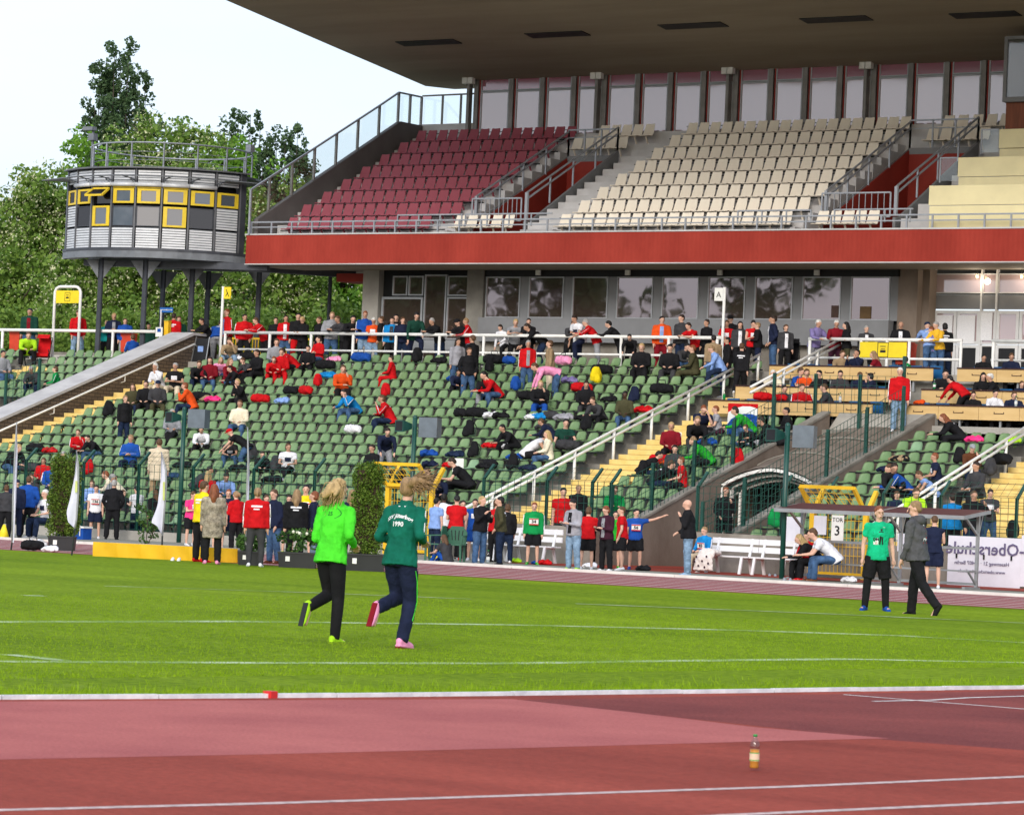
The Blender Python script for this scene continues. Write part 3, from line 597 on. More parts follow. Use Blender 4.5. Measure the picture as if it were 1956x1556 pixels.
# glazed entrance set back at the right
YE=100.7; gx=lambda px,y=600: atY(px,y,YE)[0]
zE=lambda y,px=1830: atY(px,y,YE)[2]
zt,zm1,zm2,zd=9.70,zE(563),zE(592),WZ
cols=[gx(1752),gx(1783),gx(1874),gx(1903),gx(1993),gx(2080),gx(2200)]
for i in range(len(cols)-1):
    a,c=cols[i]+.03,cols[i+1]-.03
    window(a,c,zm1+.05,zt-.12,YE,M_glassup if i else M_dark,M_frame,.03,nm='top_light')
    b=MB(); b.box(a,c,YE,YE+.05,zm2+.03,zm1); b.obj('infill_panel',M_gray,bld)
    if c-a>1.2:
        h=(a+c)/2; 
        for (q0,q1) in ((a,h-.01),(h+.01,c)):
            d=window(q0,q1,7.3,zm2-.02,YE,M_glassup,M_frame,.10,nm='glass_door'); window(q0,q1,WZ+.1,7.28,YE,M_dark,M_frame,.10,nm='glass_door')
    else: window(a,c,7.3,zm2-.02,YE,M_glassup,M_frame,.05,nm='side_light'); window(a,c,WZ+.1,7.28,YE,M_dark,M_frame,.05,nm='side_light')
for x in cols: b=MB(); b.box(x-.028,x+.028,YE-.05,YE+.1,WZ,9.72); b.obj('mullion',M_frame,bld)
M_paper=mat('printed_list_paper',(.85,.85,.88),.8,.0)
t=M_paper.node_tree; wv=t.nodes.new('ShaderNodeTexNoise'); mp=t.nodes.new('ShaderNodeMapping'); mp.inputs['Scale'].default_value=(14,14,60); tc=t.nodes.new('ShaderNodeTexCoord'); r=t.nodes.new('ShaderNodeValToRGB'); r.color_ramp.elements[0].position=.45; r.color_ramp.elements[1].position=.55; r.color_ramp.elements[0].color=(.6,.61,.65,1); r.color_ramp.elements[1].color=(.86,.87,.90,1)
t.links.new(tc.outputs['Object'],mp.inputs[0]); t.links.new(mp.outputs[0],wv.inputs[0]); t.links.new(wv.outputs[0],r.inputs[0]); t.links.new(r.outputs[0],t.nodes['Principled BSDF'].inputs['Base Color'])
for i,(p0,p1,y0,y1) in enumerate(((1756,1778,596,649),(1790,1821,602,650),(1831,1864,602,656),(1875,1897,597,650))):
    a,c=gx(p0),gx(p1); z0,z1=zE(y1,p0),zE(y0,p0); o=thing('result_list',('first','second','third','fourth')[i]+' sheet of printed result lists from the left on the glass doors','poster',((a+c)/2,YE-.035,(z0+z1)/2),0,'lists on the doors'); b=MB(); b.box(-(c-a)/2,(c-a)/2,-.004,.0,-(z1-z0)/2,(z1-z0)/2); b.obj('paper',M_paper,o)
# lit wall lamps
M_lamp=bpy.data.materials.new('lit_lamp_glass'); M_lamp.use_nodes=True; e=M_lamp.node_tree.nodes['Principled BSDF']; e.inputs['Emission Color'].default_value=(1,.72,.25,1); e.inputs['Emission Strength'].default_value=3.; e.inputs['Base Color'].default_value=(.8,.6,.2,1)
p=atY(1748,522,YB+.2); lp=thing('wall_lamp','lit wall lamp over two unlit ones at the corner of the glazed entrance','lamp',(p[0],YB+.1,0)); 
for k,(zz,M) in enumerate(((9.28,M_lamp),(9.0,M_wsign),(8.7,M_wsign))): b=MB(); b.box(.0,.16,0,.14,zz,zz+.19); b.box(-.01,.17,.0,.15,zz+.19,zz+.22); b.obj('lamp_shade',M,lp)
for i,px in enumerate((1868,1953)):
    p=atY(px,528,YE-.25); q=thing('ceiling_lamp',('small warm ceiling lamp above the second glass door','warm ceiling lamp cut by the right edge above the doors')[i],'lamp',(p[0],YE-.3,p[2])); b=MB(); b.ball((0,0,0),(.05,.05,.06),8,6); b.obj('bulb',M_lamp,q); b=MB(); b.tube([(0,0,.05),(0,0,.2)],.01,5); b.obj('stem',M_steel,q); pl_=bpy.data.lights.new('lamp_light','POINT'); pl_.energy=16; pl_.color=(1,.85,.65); pl_.shadow_soft_size=.1; lo=bpy.data.objects.new('lamp_light',pl_); COL.objects.link(lo); lo.parent=q; lo.location=(0,-.12,-.1)
for i,px in enumerate((1030,1201,1377,1562)):
    p=atY(px,521,YB-.1); t_=thing('spotlight',('first','second','third','fourth')[i]+' small pale spotlight from the left under the soffit above the long windows','lamp',(p[0],YB-.12,p[2])); b=MB(); b.box(-.09,.09,-.08,.0,-.09,.09); b.obj('lamp_body',M_wsign,t_); b=MB(); b.box(-.03,.03,-.05,.06,.09,.16); b.obj('bracket',M_steel,t_)
sg=thing('window_notice','brown square notice inside the last long window','notice',(atY(1654,590,YB)[0],YB-.03,atY(1654,597,YB)[2])); b=MB(); b.box(-.2,.2,-.004,0,-.2,.2); b.obj('paper',mat('brown_card',(.10,.06,.025),.8,.15,4),sg)
# ================ upper seating deck
UY=lambda k: 98.05+1.16*k
UZ=lambda k: 10.60+.58*k
ud=thing('upper_deck','upper seating deck with steep rows of dark red and cream seats','grandstand')
V1=(-68.75,-65.75); V2=(-54.95,-51.4)    # openings
for k in range(9):
    segs=[(-76.6,-30)] if k in (0,7,8) else [(-76.6,V1[0]),(V1[1],V2[0]),(V2[1],-30)]
    if k==1: segs=[(-76.6,V1[0]),(V1[1],V2[0]),(V2[1],-30)]
    for a,c in segs: b=MB(); b.box(a,c,UY(k)-.62,UY(k)+.542,UZ(k)-.75,UZ(k)); b.obj('tread',M_deck,ud)
def useat(M,nm):
    b=MB(); W=.41; prof=[(-.22,.36),(-.20,.39),(.05,.37),(.13,.40),(.20,.55),(.30,.82),(.31,.84)]; wd=[.38,.41,.41,.41,.41,.36,.33]; vs=[]
    for (y,z),w in zip(prof,wd):
        for s in (-.5,-.17,.17,.5): vs.append((s*w,y,z-(0.012 if abs(s)<.4 and z>.41 else 0)))
    f=[(4*i+u,4*i+u+1,4*i+u+5,4*i+u+4) for i in range(6) for u in range(3)]; k=len(vs)
    vs+= [(x,y+.02,z-.012) for x,y,z in vs]; f+=[tuple(q+k for q in r[::-1]) for r in f]
    rim=[4*i for i in range(7)]+[25,26]+[4*i+3 for i in range(6,-1,-1)]+[2,1]; f+=[(rim[i],rim[i]+k,rim[(i+1)%len(rim)]+k,rim[(i+1)%len(rim)]) for i in range(len(rim))]
    b.add(vs,f); b.bar((0,0,.36),(0,.2,.02),.05,.05); return b.mesh(nm,M)
M_maroon=mat('maroon_seat',(.27,.062,.085),.6,.12,.6,col2=(.35,.085,.11),spec=.2); M_cream=mat('cream_seat',(.80,.71,.59),.6,.12,.7,col2=(.90,.84,.73),spec=.2)
ME_mar=useat(M_maroon,'maroon_seat'); ME_cr=useat(M_cream,'cream_seat')
def useats(x0,x1,k,me,lab,grp,p=.462):
    n=int((x1-x0)/p+.3)
    for i in range(n):
        x=x0+.23+i*(x1-x0-.46)/max(1,n-1); q=link('shell_chair',me,None,(x+random.uniform(-.01,.01),UY(k),UZ(k)),random.uniform(-.02,.02),lab,'seat',grp)
LM,LC='dark red high backed seat in the left block of the upper deck','cream high backed seat in the middle of the upper deck'
for k in range(8): useats(-76.2,-69.1 if k<7 else -69.0,k,ME_mar,LM,'dark red upper seats') if k>0 else useats(-75.9,-69.6,k,ME_mar,LM,'dark red upper seats')
for k in range(8): useats(-64.25,-55.2,k,ME_cr,LC,'cream upper seats')
LC2='cream high backed seat beside the left opening of the upper deck'; LC3='cream high backed seat beside the right opening of the upper deck'
useats(-68.6,-66.1,0,ME_cr,LC2,'cream seats by the left opening'); useats(-68.0,-65.6,7,ME_cr,LC2,'cream seats by the left opening'); useats(-68.4,-66.0,6,ME_cr,LC2,'cream seats by the left opening')
useats(-54.3,-52.0,0,ME_cr,LC3,'cream seats by the right opening'); useats(-54.0,-51.4,7,ME_cr,LC3,'cream seats by the right opening'); useats(-54.0,-51.6,6,ME_cr,LC3,'cream seats by the right opening')
# seat rails
for k in range(8):
    for a,c in (((-76.2,-69.0),(-64.3,-55.2)) ): 
        b=MB(); b.bar((a,UY(k)+.22,UZ(k)+.34),(c,UY(k)+.22,UZ(k)+.34),.04,.04); b.bar((a,UY(k)+.3,UZ(k)+.7),(c,UY(k)+.3,UZ(k)+.7),.03,.03); b.obj('seat_rail',M_steel,ud)
# small steps in the aisles
for (a,c) in ((-69.0,-68.75),(-65.7,-64.35),(-55.15,-54.97)):
    for k in range(0,7):
        b=MB(); b.box(a,c,UY(k)+.0,UY(k)+.5,UZ(k)+.002,UZ(k)+.29); b.obj('aisle_step',M_deck,ud)
# openings (stair pits) with red walls, parapets and rails
def opening(x0,x1,lab):
    t=thing('stair_opening',lab,'opening',(0,0,0)); y0,y1=UY(1)-.62,UY(6)-.62
    zt=lambda y: UZ(0)+.5*(y-UY(0))+.35
    b=MB(); b.prism([(y0,10.0),(y1,10.0),(y1,UZ(6)),(y0,UZ(1)-.1)],0,x0-.02,x0+.02); b.obj('red_wall',M_redwall,t)
    b=MB(); b.box(x0+.02,x1-.02,y1-.05,y1-.0,10.,UZ(6)-.02); b.obj('red_wall',M_redwall,t)
    b=MB(); b.box(x0+.02,x1-.02,y0,y1-.05,9.95,10.02); b.obj('pit_floor',M_dark,t)
    b=MB(); b.box(x1-.9,x1-.1,y1-.09,y1-.055,10.05,12.1); b.obj('door',M_dark,t); b=MB(); b.box(x1-1.0,x1-.9,y1-.1,y1-.052,10.05,12.2); b.box(x1-.9,x1-.1,y1-.1,y1-.052,12.1,12.2); b.obj('door_frame',M_alu,t)
    # right parapet (grey stringer)
    b=MB(); b.prism([(y0,UZ(0)),(y1,UZ(6)-.7),(y1,UZ(6)+.22),(y0+.35,UZ(1)+.1),(y0,UZ(1)+.05)],0,x1-.05,x1+.05); b.obj('stringer',M_gray,t)
    b=MB(); b.prism([(y0,UZ(1)-.25),(y1,UZ(6)-.2),(y1,UZ(6)+.02),(y0,UZ(1)+.0)],0,x0-.06,x0-.022); b.obj('stringer',M_gray,t)
    b=MB(); b.box(x0,x1,y1-.06,y1+.1,UZ(6)-.16,UZ(6)+.05); b.obj('edge_beam',M_gray,t)
    for x in (x0,x1):
        za,zb=UZ(1)+.95,UZ(6)+.95
        if x==x1: za,zb=za+.1,zb+.1
        b=MB()
        for o_ in (0,-.22): b.bar((x,y0+.1,za+o_),(x,y1,zb+o_),.05,.05)
        n=4
        for i in range(n+1): u=i/n; b.bar((x,y0+.1+(y1-y0-.1)*u,za+(zb-za)*u-(1.0 if x==x0 else .95)),(x,y0+.1+(y1-y0-.1)*u,za+(zb-za)*u),.05 if i else .1,.05 if i else .1)
        b.obj('side_railing',M_ralu,t)
    b=MB(); b.bar((x0,y1,UZ(6)+1.0),(x1,y1,UZ(6)+1.0),.05,.05); b.bar((x0,y1,UZ(6)+.72),(x1,y1,UZ(6)+.72),.03,.03)
    for i in range(4): x=x0+(x1-x0)*i/3; b.bar((x,y1,UZ(6)),(x,y1,UZ(6)+1.0),.05,.05)
    b.obj('back_railing',M_ralu,t)
    b=MB(); z0=UZ(1)+.12-.05; z1=z0+.78; X0,X1=x0-.1,x1-.15; b.bar((X0,y0,z1),(X1,y0,z1),.05,.05); b.bar((X0,y0,z0),(X1,y0,z0),.05,.05)
    for i in range(12): x=X0+(X1-X0)*i/11; b.bar((x,y0,z0),(x,y0,z1),.05 if i%11==0 else .018,.03)
    b.obj('front_grille',M_ralu,t)
opening(V1[0]+.75,V1[1]-.15,'red walled stair opening with grey rails between red and cream seats')
opening(V2[0]+.75,V2[1]-.25,'red walled stair opening with grey rails beside the cream boxes')
# cream boxes at the right
M_cbox=mat('cream_parapet',(.78,.70,.42),.6,.06,1.2)
for i,(xl,Y,zt,zb) in enumerate(((-50.0,97.75,12.13,10.7),(-50.2,100.1,13.28,11.8),(-49.9,102.4,14.45,12.95))):
    q=thing('cream_box',('lowest','middle','topmost')[i]+' cream box parapet right of the seats','parapet',(xl,Y,0)); w=20
    b=MB(); b.box(0,w,0,.12,zt-.62,zt); b.obj('upper_panel',M_cbox,q); b=MB(); b.box(.02,w,.03,.12,zb,zt-.64); b.obj('lower_panel',M_cbox,q); b=MB(); b.box(.01,w,.12,2.2,zb-.3,zt-1.05); b.obj('box_floor',M_deck,q)
    if i: b=MB(); b.box(-.62,-.02,.0,.02,zt-.75,zt-.02); b.obj('glass_screen',M_clear,q); b=MB(); b.box(-.66,-.62,-.01,.03,zt-.8,zt+.02); b.box(-.62,-.02,-.01,.03,zt-.02,zt+.02); b.obj('screen_frame',M_ralu,q)
# commentator cabin at the right edge
cb=thing('commentator_cabin','glazed grey commentator cabin hanging under the roof at the right edge','cabin',(atY(1916,150,103)[0],103,0)); z0=atY(1916,195,103)[2]; z1=atY(1916,70,103)[2]
b=MB(); b.box(0,.12,0,.1,z0,z1); b.box(.12,6,0,.1,z0,z0+.16); b.box(.12,6,0,.1,z1-.1,z1); b.box(0,6,.1,3.,z1-.1,z1); b.box(0,6,.1,3,z0,z0+.1); b.obj('cabin_frame',M_gray,cb)
b=MB(); b.box(.12,1.2,.04,.06,z0+.16,z1-.1); b.obj('pane',M_clear,cb); b=MB(); b.box(.02,.05,.1,3,z0+.1,z1-.1); b.obj('side_pane',M_glassup,cb)
b=MB(); b.box(.1,6,1.5,1.6,z0+.1,z1-.1); b.obj('curtain',mat('white_curtain',(.5,.53,.57),.8,.3,3,stretch=(8,1,.3)),cb)
b=MB(); b.box(.05,.85,.2,.5,z0-1.6,z0); b.obj('wood_panel',mat('brown_wood',(.20,.055,.02),.5,.25,2,stretch=(6,6,.5)),cb)
b=MB(); b.box(.85,6,.3,.4,z0-1.6,z0); b.obj('cream_panel',M_cbox,cb)
# deck front railing
dr=thing('deck_railing','grey two-bar railing along the front edge of the upper deck','railing',(0,YF+.1,0)); z=10.75
b=MB(); b.bar((-76.8,0,z+.42),(-30,0,z+.42),.05,.05); b.obj('top_rail',M_ralu,dr); b=MB(); b.bar((-76.8,0,z+.24),(-30,0,z+.24),.04,.04); b.obj('lower_rail',M_ralu,dr)
for i in range(52): x=-76.76+.905*i; b=MB(); b.box(x-.025,x+.025,-.03,.03,z,z+.40); b.obj('post',M_ralu,dr)
for (a,c) in ((atY(755,405,YF)[0],atY(880,402,YF)[0]),(atY(880,402,YF)[0]+.1,atY(1050,402,YF)[0]),(atY(1405,402,YF)[0],atY(1545,402,YF)[0]),(atY(1590,398,YF)[0],atY(1740,398,YF)[0])):
    b=MB(); b.bar((a,0.06,z+.62),(c,0.06,z+.62),.045,.045)
    x=a
    while x<c+.01: b.bar((x,.06,z+.2),(x,.06,z+.62),.04,.04); x+=.905
    b.obj('raised_rail',M_ralu,dr)
# left side wall of the deck with glass screen
sw=thing('deck_side_wall','grey sloping end wall of the upper deck topped by a glass screen','wall',(-76.75,0,0))
M_sidew=mat('side_wall_grey',(.135,.125,.125),.8,.15,.8,.2,14)
b=MB(); b.prism([(YF+.3,9.7),(107.5,9.7),(107.5,15.8),(105.97,15.8),(97.5,11.30),(97.5,10.9),(YF+.3,10.9)],0,-.1,.1); b.obj('wall_panel',M_sidew,sw)
b=MB(); b.box(-.1,2.6,107.4,107.55,12,15.85); b.obj('back_wall',M_deck,sw)
pp=[(97.1,11.95+.35),(98.8,None),(100.5,None),(102.2,None),(103.9,None),(105.9,16.88),(106.6,16.9),(107.35,16.92)]
zr=lambda y: 12.3+(16.88-12.3)*(y-97.1)/(105.9-97.1) if y<105.9 else 16.9
zb_=lambda y: 11.3+(15.8-11.3)*(y-97.5)/(105.97-97.5) if y<105.97 else 15.8
ys=[97.15,98.2,99.5,100.8,102.1,103.4,104.7,105.9,106.65,107.4]
for i,y in enumerate(ys):
    b=MB(); b.bar((0,y,(zb_(y) if i else 10.72)),(0,y,zr(y)),.09 if i not in (0,) else .07,.07); b.obj('screen_post',M_ralu if i<1 else M_mull,sw)
    if i<len(ys)-1: y2=ys[i+1]; b=MB(); b.hexa([(-.01,y+.05,zb_(y)+.02 if i else 11.2),(.01,y+.05,zb_(y)+.02 if i else 11.2),(.01,y2-.05,zb_(y2)+.02),(-.01,y2-.05,zb_(y2)+.02)],[(-.01,y+.05,zr(y)-.03),(.01,y+.05,zr(y)-.03),(.01,y2-.05,zr(y2)-.03),(-.01,y2-.05,zr(y2)-.03)]); b.obj('glass_pane',M_clear,sw)
for a,c in zip(ys[:-1],ys[1:]): b=MB(); b.bar((0,a,zr(a)),(0,c,zr(c)),.07,.06); b.obj('hand_rail',M_ralu,sw)
for x in (.95,1.8): b=MB(); b.bar((x,107.45,15.85),(x,107.45,16.95),.07,.06); b.obj('screen_post',M_mull,sw)
b=MB(); b.bar((0,107.45,16.95),(2.5,107.45,16.97),.06,.06); b.obj('hand_rail',M_mull,sw)
for (a,c) in ((.05,.9),(1.0,1.75),(1.85,2.45)): b=MB(); b.box(a,c,107.46,107.48,15.87,16.9); b.obj('glass_pane',M_clear,sw)
# upper window wall
YW=107.4; mx=[-74.2,-72.6,-71.2,-69.8,-68.45,-67.0,-65.6,-64.2,-62.85,-61.4,-60.0,-58.6,-57.25,-55.8,-54.4,-53.0,-51.5,-50.0,-48.5]
b=MB(); b.box(-74.4,-40,YW+.15,YW+.25,12,15.0); b.obj('red_sill_wall',M_redwall,bld)
for i,x in enumerate(mx[:-1]):
    x1=mx[i+1]; b=MB(); b.box(x-.09,x+.09,YW-.06,YW+.05,14.2,17.75); b.obj('column',M_mull,bld); b=MB(); b.box(x+.13,x+.19,YW-.02,YW+.1,14.9,17.7); b.obj('red_strip',M_redwall,bld)
    window(x+.19,x1-.12,15.0,17.02,YW,M_glassup,M_alu,.05,nm='upper_window'); window(x+.19,x1-.12,17.03,17.62,YW,M_glassred,M_alu,.045,nm='transom')
    if i%4==0 :
        b=MB(); b.box(x-.32,x-.2,YW-.22,YW+.0,14.2,17.7); b.obj('column',M_mull,bld); q=thing('light_box',('first','second','third','fourth','fifth')[i//4]+' square white light fitting from the left on top of the window columns','lamp',(x-.2,YW-.35,17.42)); b=MB(); b.box(-.2,.02,-.1,.1,-.13,.13); b.box(.05,.27,-.1,.1,-.13,.13); b.obj('lamp_body',M_wsign,q)
# roof
rf=thing('cantilever_roof','huge dark roof slab cantilevered over the seats and out of the picture','roof'); XR0=-77.0
prof=[(109.9,17.52),(107.95,17.40),(102.0,18.12),(95.0,18.98),(84.,20.3)]
b=MB(); n=len(prof); b.prism([(y,z) for y,z in prof]+[(84.,20.7),(95,19.9),(104,19.4),(109.9,19.2)],0,XR0,-28); b.obj('roof_slab',M_soff,rf)
b=MB(); b.box(XR0-.03,-28,107.9,108.0,17.36,17.40)
for (p0,p1,y0,y1) in ((762,878,57,53),(1010,1122,43,38),(1265,1385,28,22),(1535,1662,15,9),(1822,1945,4,-3)):
    zz=lambda Y: 18.98+(95-Y)*.122
    a=atZ(p0,y0,18.62); c=atZ(p1,y1,18.62); Y=(a[1]+c[1])/2; zc=18.12+(102-Y)*.1229
    b=MB(); b.hexa([(a[0],Y-.3,zc+.3*.1229-.03),(c[0],Y-.3,zc+.3*.1229-.03),(c[0],Y+.3,zc-.3*.1229-.03),(a[0],Y+.3,zc-.3*.1229-.03)],[(a[0],Y-.3,zc+.3),(c[0],Y-.3,zc+.3),(c[0],Y+.3,zc+.2),(a[0],Y+.3,zc+.2)]); b.obj('soffit_slot',M_blk,rf)
b=MB(); b.box(-74.4,-30,YW+.3,YW+.5,9.9,18.5); b.obj('core_wall',M_dark,bld)
# ================ press desks
M_desk=mat('desk_wood',(.56,.37,.15),.55,.1,1.5,col2=(.66,.46,.21),stretch=(.5,3,3)); M_desktop=mat('dark_desk_top',(.045,.018,.016),.5,.1,3); M_blue=mat('blue_chair_plastic',(.01,.10,.26),.45,.1,3)
DK={'A':(94.0,6.21),'B':(91.7,5.45),'C':(90.0,4.93)}
def desk(x0,x1,row,lab):
    Y,z=DK[row]; t=thing('press_desk',lab,'desk',((x0+x1)/2,Y,z)); c=(x0+x1)/2; n=max(1,int(round((x1-x0)/1.4)))
    for i in range(n):
        a=x0-c+(x1-x0)*i/n; e=x0-c+(x1-x0)*(i+1)/n; b=MB(); b.box(a+.006,e-.006,0,.03,-.42,-.04); b.obj('front_panel',M_desk,t)
        b=MB(); m_=(a+e)/2; b.box(m_-.16,m_+.16,-.012,.0,-.235,-.215); b.box(m_-.16,m_-.14,-.012,0,-.235,-.18); b.box(m_+.14,m_+.16,-.012,0,-.235,-.18); b.obj('handle',M_desktop,t)
        b=MB(); b.box(m_-.03,m_+.03,.1,.16,-.75,-.06); b.obj('leg',M_alu,t)
    b=MB(); b.box(x0-c,x1-c,-.03,.5,-.04,0); b.obj('desk_top',M_desktop,t)
    for i in range(n*2):
        x=x0-c+(x1-x0)*(i+.5)/(n*2); b=MB(); b.box(x-.21,x+.21,.55,.9,-.32,-.28); b.box(x-.21,x+.21,.9,.94,-.3,.08); b.bar((x,.75,-.3),(x,.75,-.75),.06,.06); b.obj('blue_seat',M_blue,t)
desk(-53.4,-47.7,'A','uppermost light wood press desk left of the desk aisle'); desk(-53.25,-47.75,'B','middle light wood press desk left of the desk aisle'); desk(-53.2,-47.6,'C','lowest light wood press desk left of the desk aisle')
desk(-46.9,-39,'A','uppermost light wood press desk at the right edge'); desk(-46.9,-39,'B','middle light wood press desk at the right edge'); desk(-46.75,-39,'C','lowest light wood press desk at the right edge')
# ================================================================ round commentary tower on steel columns
TZv=128.
TC=CP+ray(336,480)*(TZv/FPX); TC=np.array([TC[0],TC[1],0.]); cdir=-_f0; ldir=-_r0
zpx=lambda y,px=290,Zv=124.: (CP+ray(px,y)*(Zv/FPX))[2]
TR=4.12
M_tsteel=mat('tower_steel',(.065,.07,.085),.5,.2,2,metal=.3); M_tmull=mat('tower_mullion',(.13,.135,.15),.5,.15,2)
M_tlight=mat('tower_ring_steel',(.16,.175,.20),.5,.25,1.5)
M_corr=mat('corrugated_sheet',(.66,.68,.72),.45,.08,3,metal=.15); M_yframe=mat('yellow_window_frame',(.72,.52,.03),.45,.08,4)
tw=thing('commentary_tower','round steel commentary tower with corrugated cladding and yellow window frames on dark columns','tower',tuple(TC))
def TP(a,r,z): a=math.radians(a); q=r*(cdir*math.cos(a)+ldir*math.sin(a)); return np.array([q[0],q[1],z])
def panel(b,a0,a1,r,z0,z1,th=.04,mi=0):
    lo=[TP(a0,r,z0),TP(a1,r,z0),TP(a1,r-th,z0),TP(a0,r-th,z0)]; hi=[p+np.array([0,0,z1-z0]) for p in lo]; b.hexa(lo,hi,mi)
zr0,zr1,zr2=zpx(493),zpx(478),zpx(434)     # ring bottom, floor, sill
zw1,zt0,zt1=zpx(393),zpx(389),zpx(361); zl0,zl1=zpx(350),zpx(322)
A=[70-13.5*i for i in range(9)]
def corr(a0,a1,z0,z1,nm='corrugated_panel'):
    b=MB(); n=max(2,int((z1-z0)/.085)); h=(z1-z0)/n
    for k in range(n):
        panel(b,a0-.35,a1+.35,TR+.02,z0+k*h,z0+k*h+h*.66,.03)
    o=b.obj(nm,M_corr,tw); bk=MB(); panel(bk,a0-.3,a1+.3,TR-.005,z0,z1,.02); bk.obj('backing',M_tlight,o); return o
def twin(a0,a1,z0,z1,fm,gm,fw=2.,zw=.07,out=0.,nm='window'):
    b=MB(); r=TR+.03+out; panel(b,a0,a0-fw,r,z0,z1); panel(b,a1+fw,a1,r,z0,z1); panel(b,a0-fw,a1+fw,r,z0,z0+zw); panel(b,a0-fw,a1+fw,r,z1-zw,z1); f=b.obj(nm,fm,tw)
    b=MB(); panel(b,a0-fw,a1+fw,r-.03,z0+zw,z1-zw,.01); b.obj('pane',gm,f); return f
M_tglass=glass('tower_glass',(.105,.13,.165),.03,refl=.11); M_tdark=glass('tower_glass_dark',(.012,.012,.014),.03,refl=.08)
for i in range(8):
    a0,a1=A[i]-.6,A[i+1]+.6
    corr(a0,a1,zr1+.08,zr2-.02)
    corr(a0,a1,zl0+.02,zl1-.04)
    if i in (0,7): corr(a0,a1,zr2+.05,zt0-.04)
    elif i in (2,5): twin(a0-.4,a1+.4,zr2+.02,zw1-.02,M_yframe,M_tglass)
    elif i in (1,6): twin(a0,a1,zr2+.02,zw1-.02,M_tsteel,M_tdark,.5,.03)
    else: twin(a0,a1,zr2+.02,zw1-.02,M_tsteel,M_tglass,.5,.03)
    if i!=2: twin(a0-.3,a1+.3,zt0,zt1,M_yframe,M_tdark if i in (0,1,7) else M_tglass)
    else:
        panel(bb:=MB(),a0,a1,TR-.1,zt0,zt1,.02); bb.obj('dark_gap',M_tdark,tw)
        b=MB(); P0=TP(a0-1,TR+.05,zt1);P1=TP(a1+1,TR+.05,zt1);P2=TP(a1+1,TR+.45,zt0+.25);P3=TP(a0-1,TR+.45,zt0+.25)
        for u,v in ((P0,P1),(P1,P2),(P2,P3),(P3,P0)): b.bar(u,v,.07,.07)
        o=b.obj('tilted_window',M_yframe,tw); b=MB(); b.add([P0,P1,P2,P3],[(0,1,2,3)]); b.obj('pane',M_tdark,o)
    if 1<=i<=6: b=MB(); b.tube([TP(a0+.5,TR+.12,zl0-.06),TP(a1-.5,TR+.12,zl0-.06)],.075,8); b.obj('blind_tube',M_corr,tw,True)
    if 3<=i<=5: b=MB(); panel(b,a0,a1,TR+.02,zt1+.02,zt1+.1,.03); b.obj('yellow_strip',M_yframe,tw)
for a in A: b=MB(); panel(b,a+.42,a-.42,TR+.05,zr1,zl1+.0,.12); b.obj('mullion',M_tmull,tw)
b=MB(); panel(b,72,69,TR+.05,zr0,zl1,.1); b.obj('end_post',M_tsteel,tw); b=MB(); panel(b,-37.5,-41.5,TR+.05,zr0,zl1,.15); b.obj('end_post',M_tsteel,tw)
def ring(b,r0,r1,z0,z1,a0=72,a1=-42,n=16):
    for i in range(n):
        p,q=a0+(a1-a0)*i/n,a0+(a1-a0)*(i+1)/n
        lo=[TP(p,r1,z0),TP(q,r1,z0),TP(q,r0,z0),TP(p,r0,z0)]; b.hexa(lo,[k+np.array([0,0,z1-z0]) for k in lo])
b=MB(); ring(b,TR-.2,TR+.12,zr1-.03,zr1+.07); b.obj('sill_ring',M_tsteel,tw); b=MB(); ring(b,TR-.4,TR+.2,zl1,zl1+.05); b.obj('roof_edge',M_tmull,tw); b=MB(); ring(b,.05,3.1,zl1+.005,zl1+.08,200,-160,24); b.obj('roof_deck',M_tsteel,tw)
b=MB(); ring(b,TR-.3,TR+.1,zr0,zr1-.03); b.obj('base_ring',M_tlight,tw)
b=MB(); ring(b,.05,3.2,zr0+.05,zr1,200,-160,24); b.obj('floor_disc',M_tsteel,tw)
b=MB(); ring(b,TR-.5,TR-.44,zr1,zl1,70,-40); b.obj('inner_wall',M_dark,tw)
b=MB(); lo=[TP(70,TR,zr1),TP(-40,TR,zr1),TP(-90,TR,zr1),TP(-140,TR,zr1),TP(180,TR,zr1),TP(120,TR,zr1)]
for p,q in ((TP(-40,TR-.05,0),TP(-40,TR-.05,0)-cdir*1.2),(TP(70,TR-.05,0),TP(70,TR-.05,0)-cdir*2.6),(TP(-40,TR-.05,0)-cdir*1.2,TP(70,TR-.05,0)-cdir*2.6)):
    b.hexa([(p[0],p[1],zr1),(q[0],q[1],zr1),(q[0]*.98,q[1]*.98,zr1),(p[0]*.98,p[1]*.98,zr1)],[(p[0],p[1],zl1),(q[0],q[1],zl1),(q[0]*.98,q[1]*.98,zl1),(p[0]*.98,p[1]*.98,zl1)])
b.obj('rear_wall',M_tsteel,tw)
# awning wings
for a,s in ((72,1),(-41,-1)):
    b=MB(); p,q=TP(a,TR,zl1-.38),TP(a-14*s,TR,zl1-.38); o1,o2=TP(a+4*s,TR+.95,zl1-.36),TP(a-12*s,TR+.5,zl1-.33); b.add([p,q,o2,o1,p+[0,0,.03],q+[0,0,.03],o2+[0,0,.03],o1+[0,0,.03]],[(0,3,2,1),(4,5,6,7),(0,1,5,4),(1,2,6,5),(2,3,7,6),(3,0,4,7)]); b.obj('awning_wing',M_tlight,tw)
for i in range(1,8):
    b=MB(); b.bar(TP(A[i],TR,zl1-.42),TP(A[i]+(5 if i<5 else -5),TR+.5,zl1-.3),.04,.04); b.bar(TP(A[i],TR,zl1-.62),TP(A[i]+(2 if i<5 else -2),TR+.3,zl1-.36),.03,.03); b.obj('awning_bracket',M_tlight,tw)
b=MB(); ring(b,TR+.3,TR+.48,zl1-.32,zl1-.29,58,-30,12); b.obj('awning_strip',M_tlight,tw)
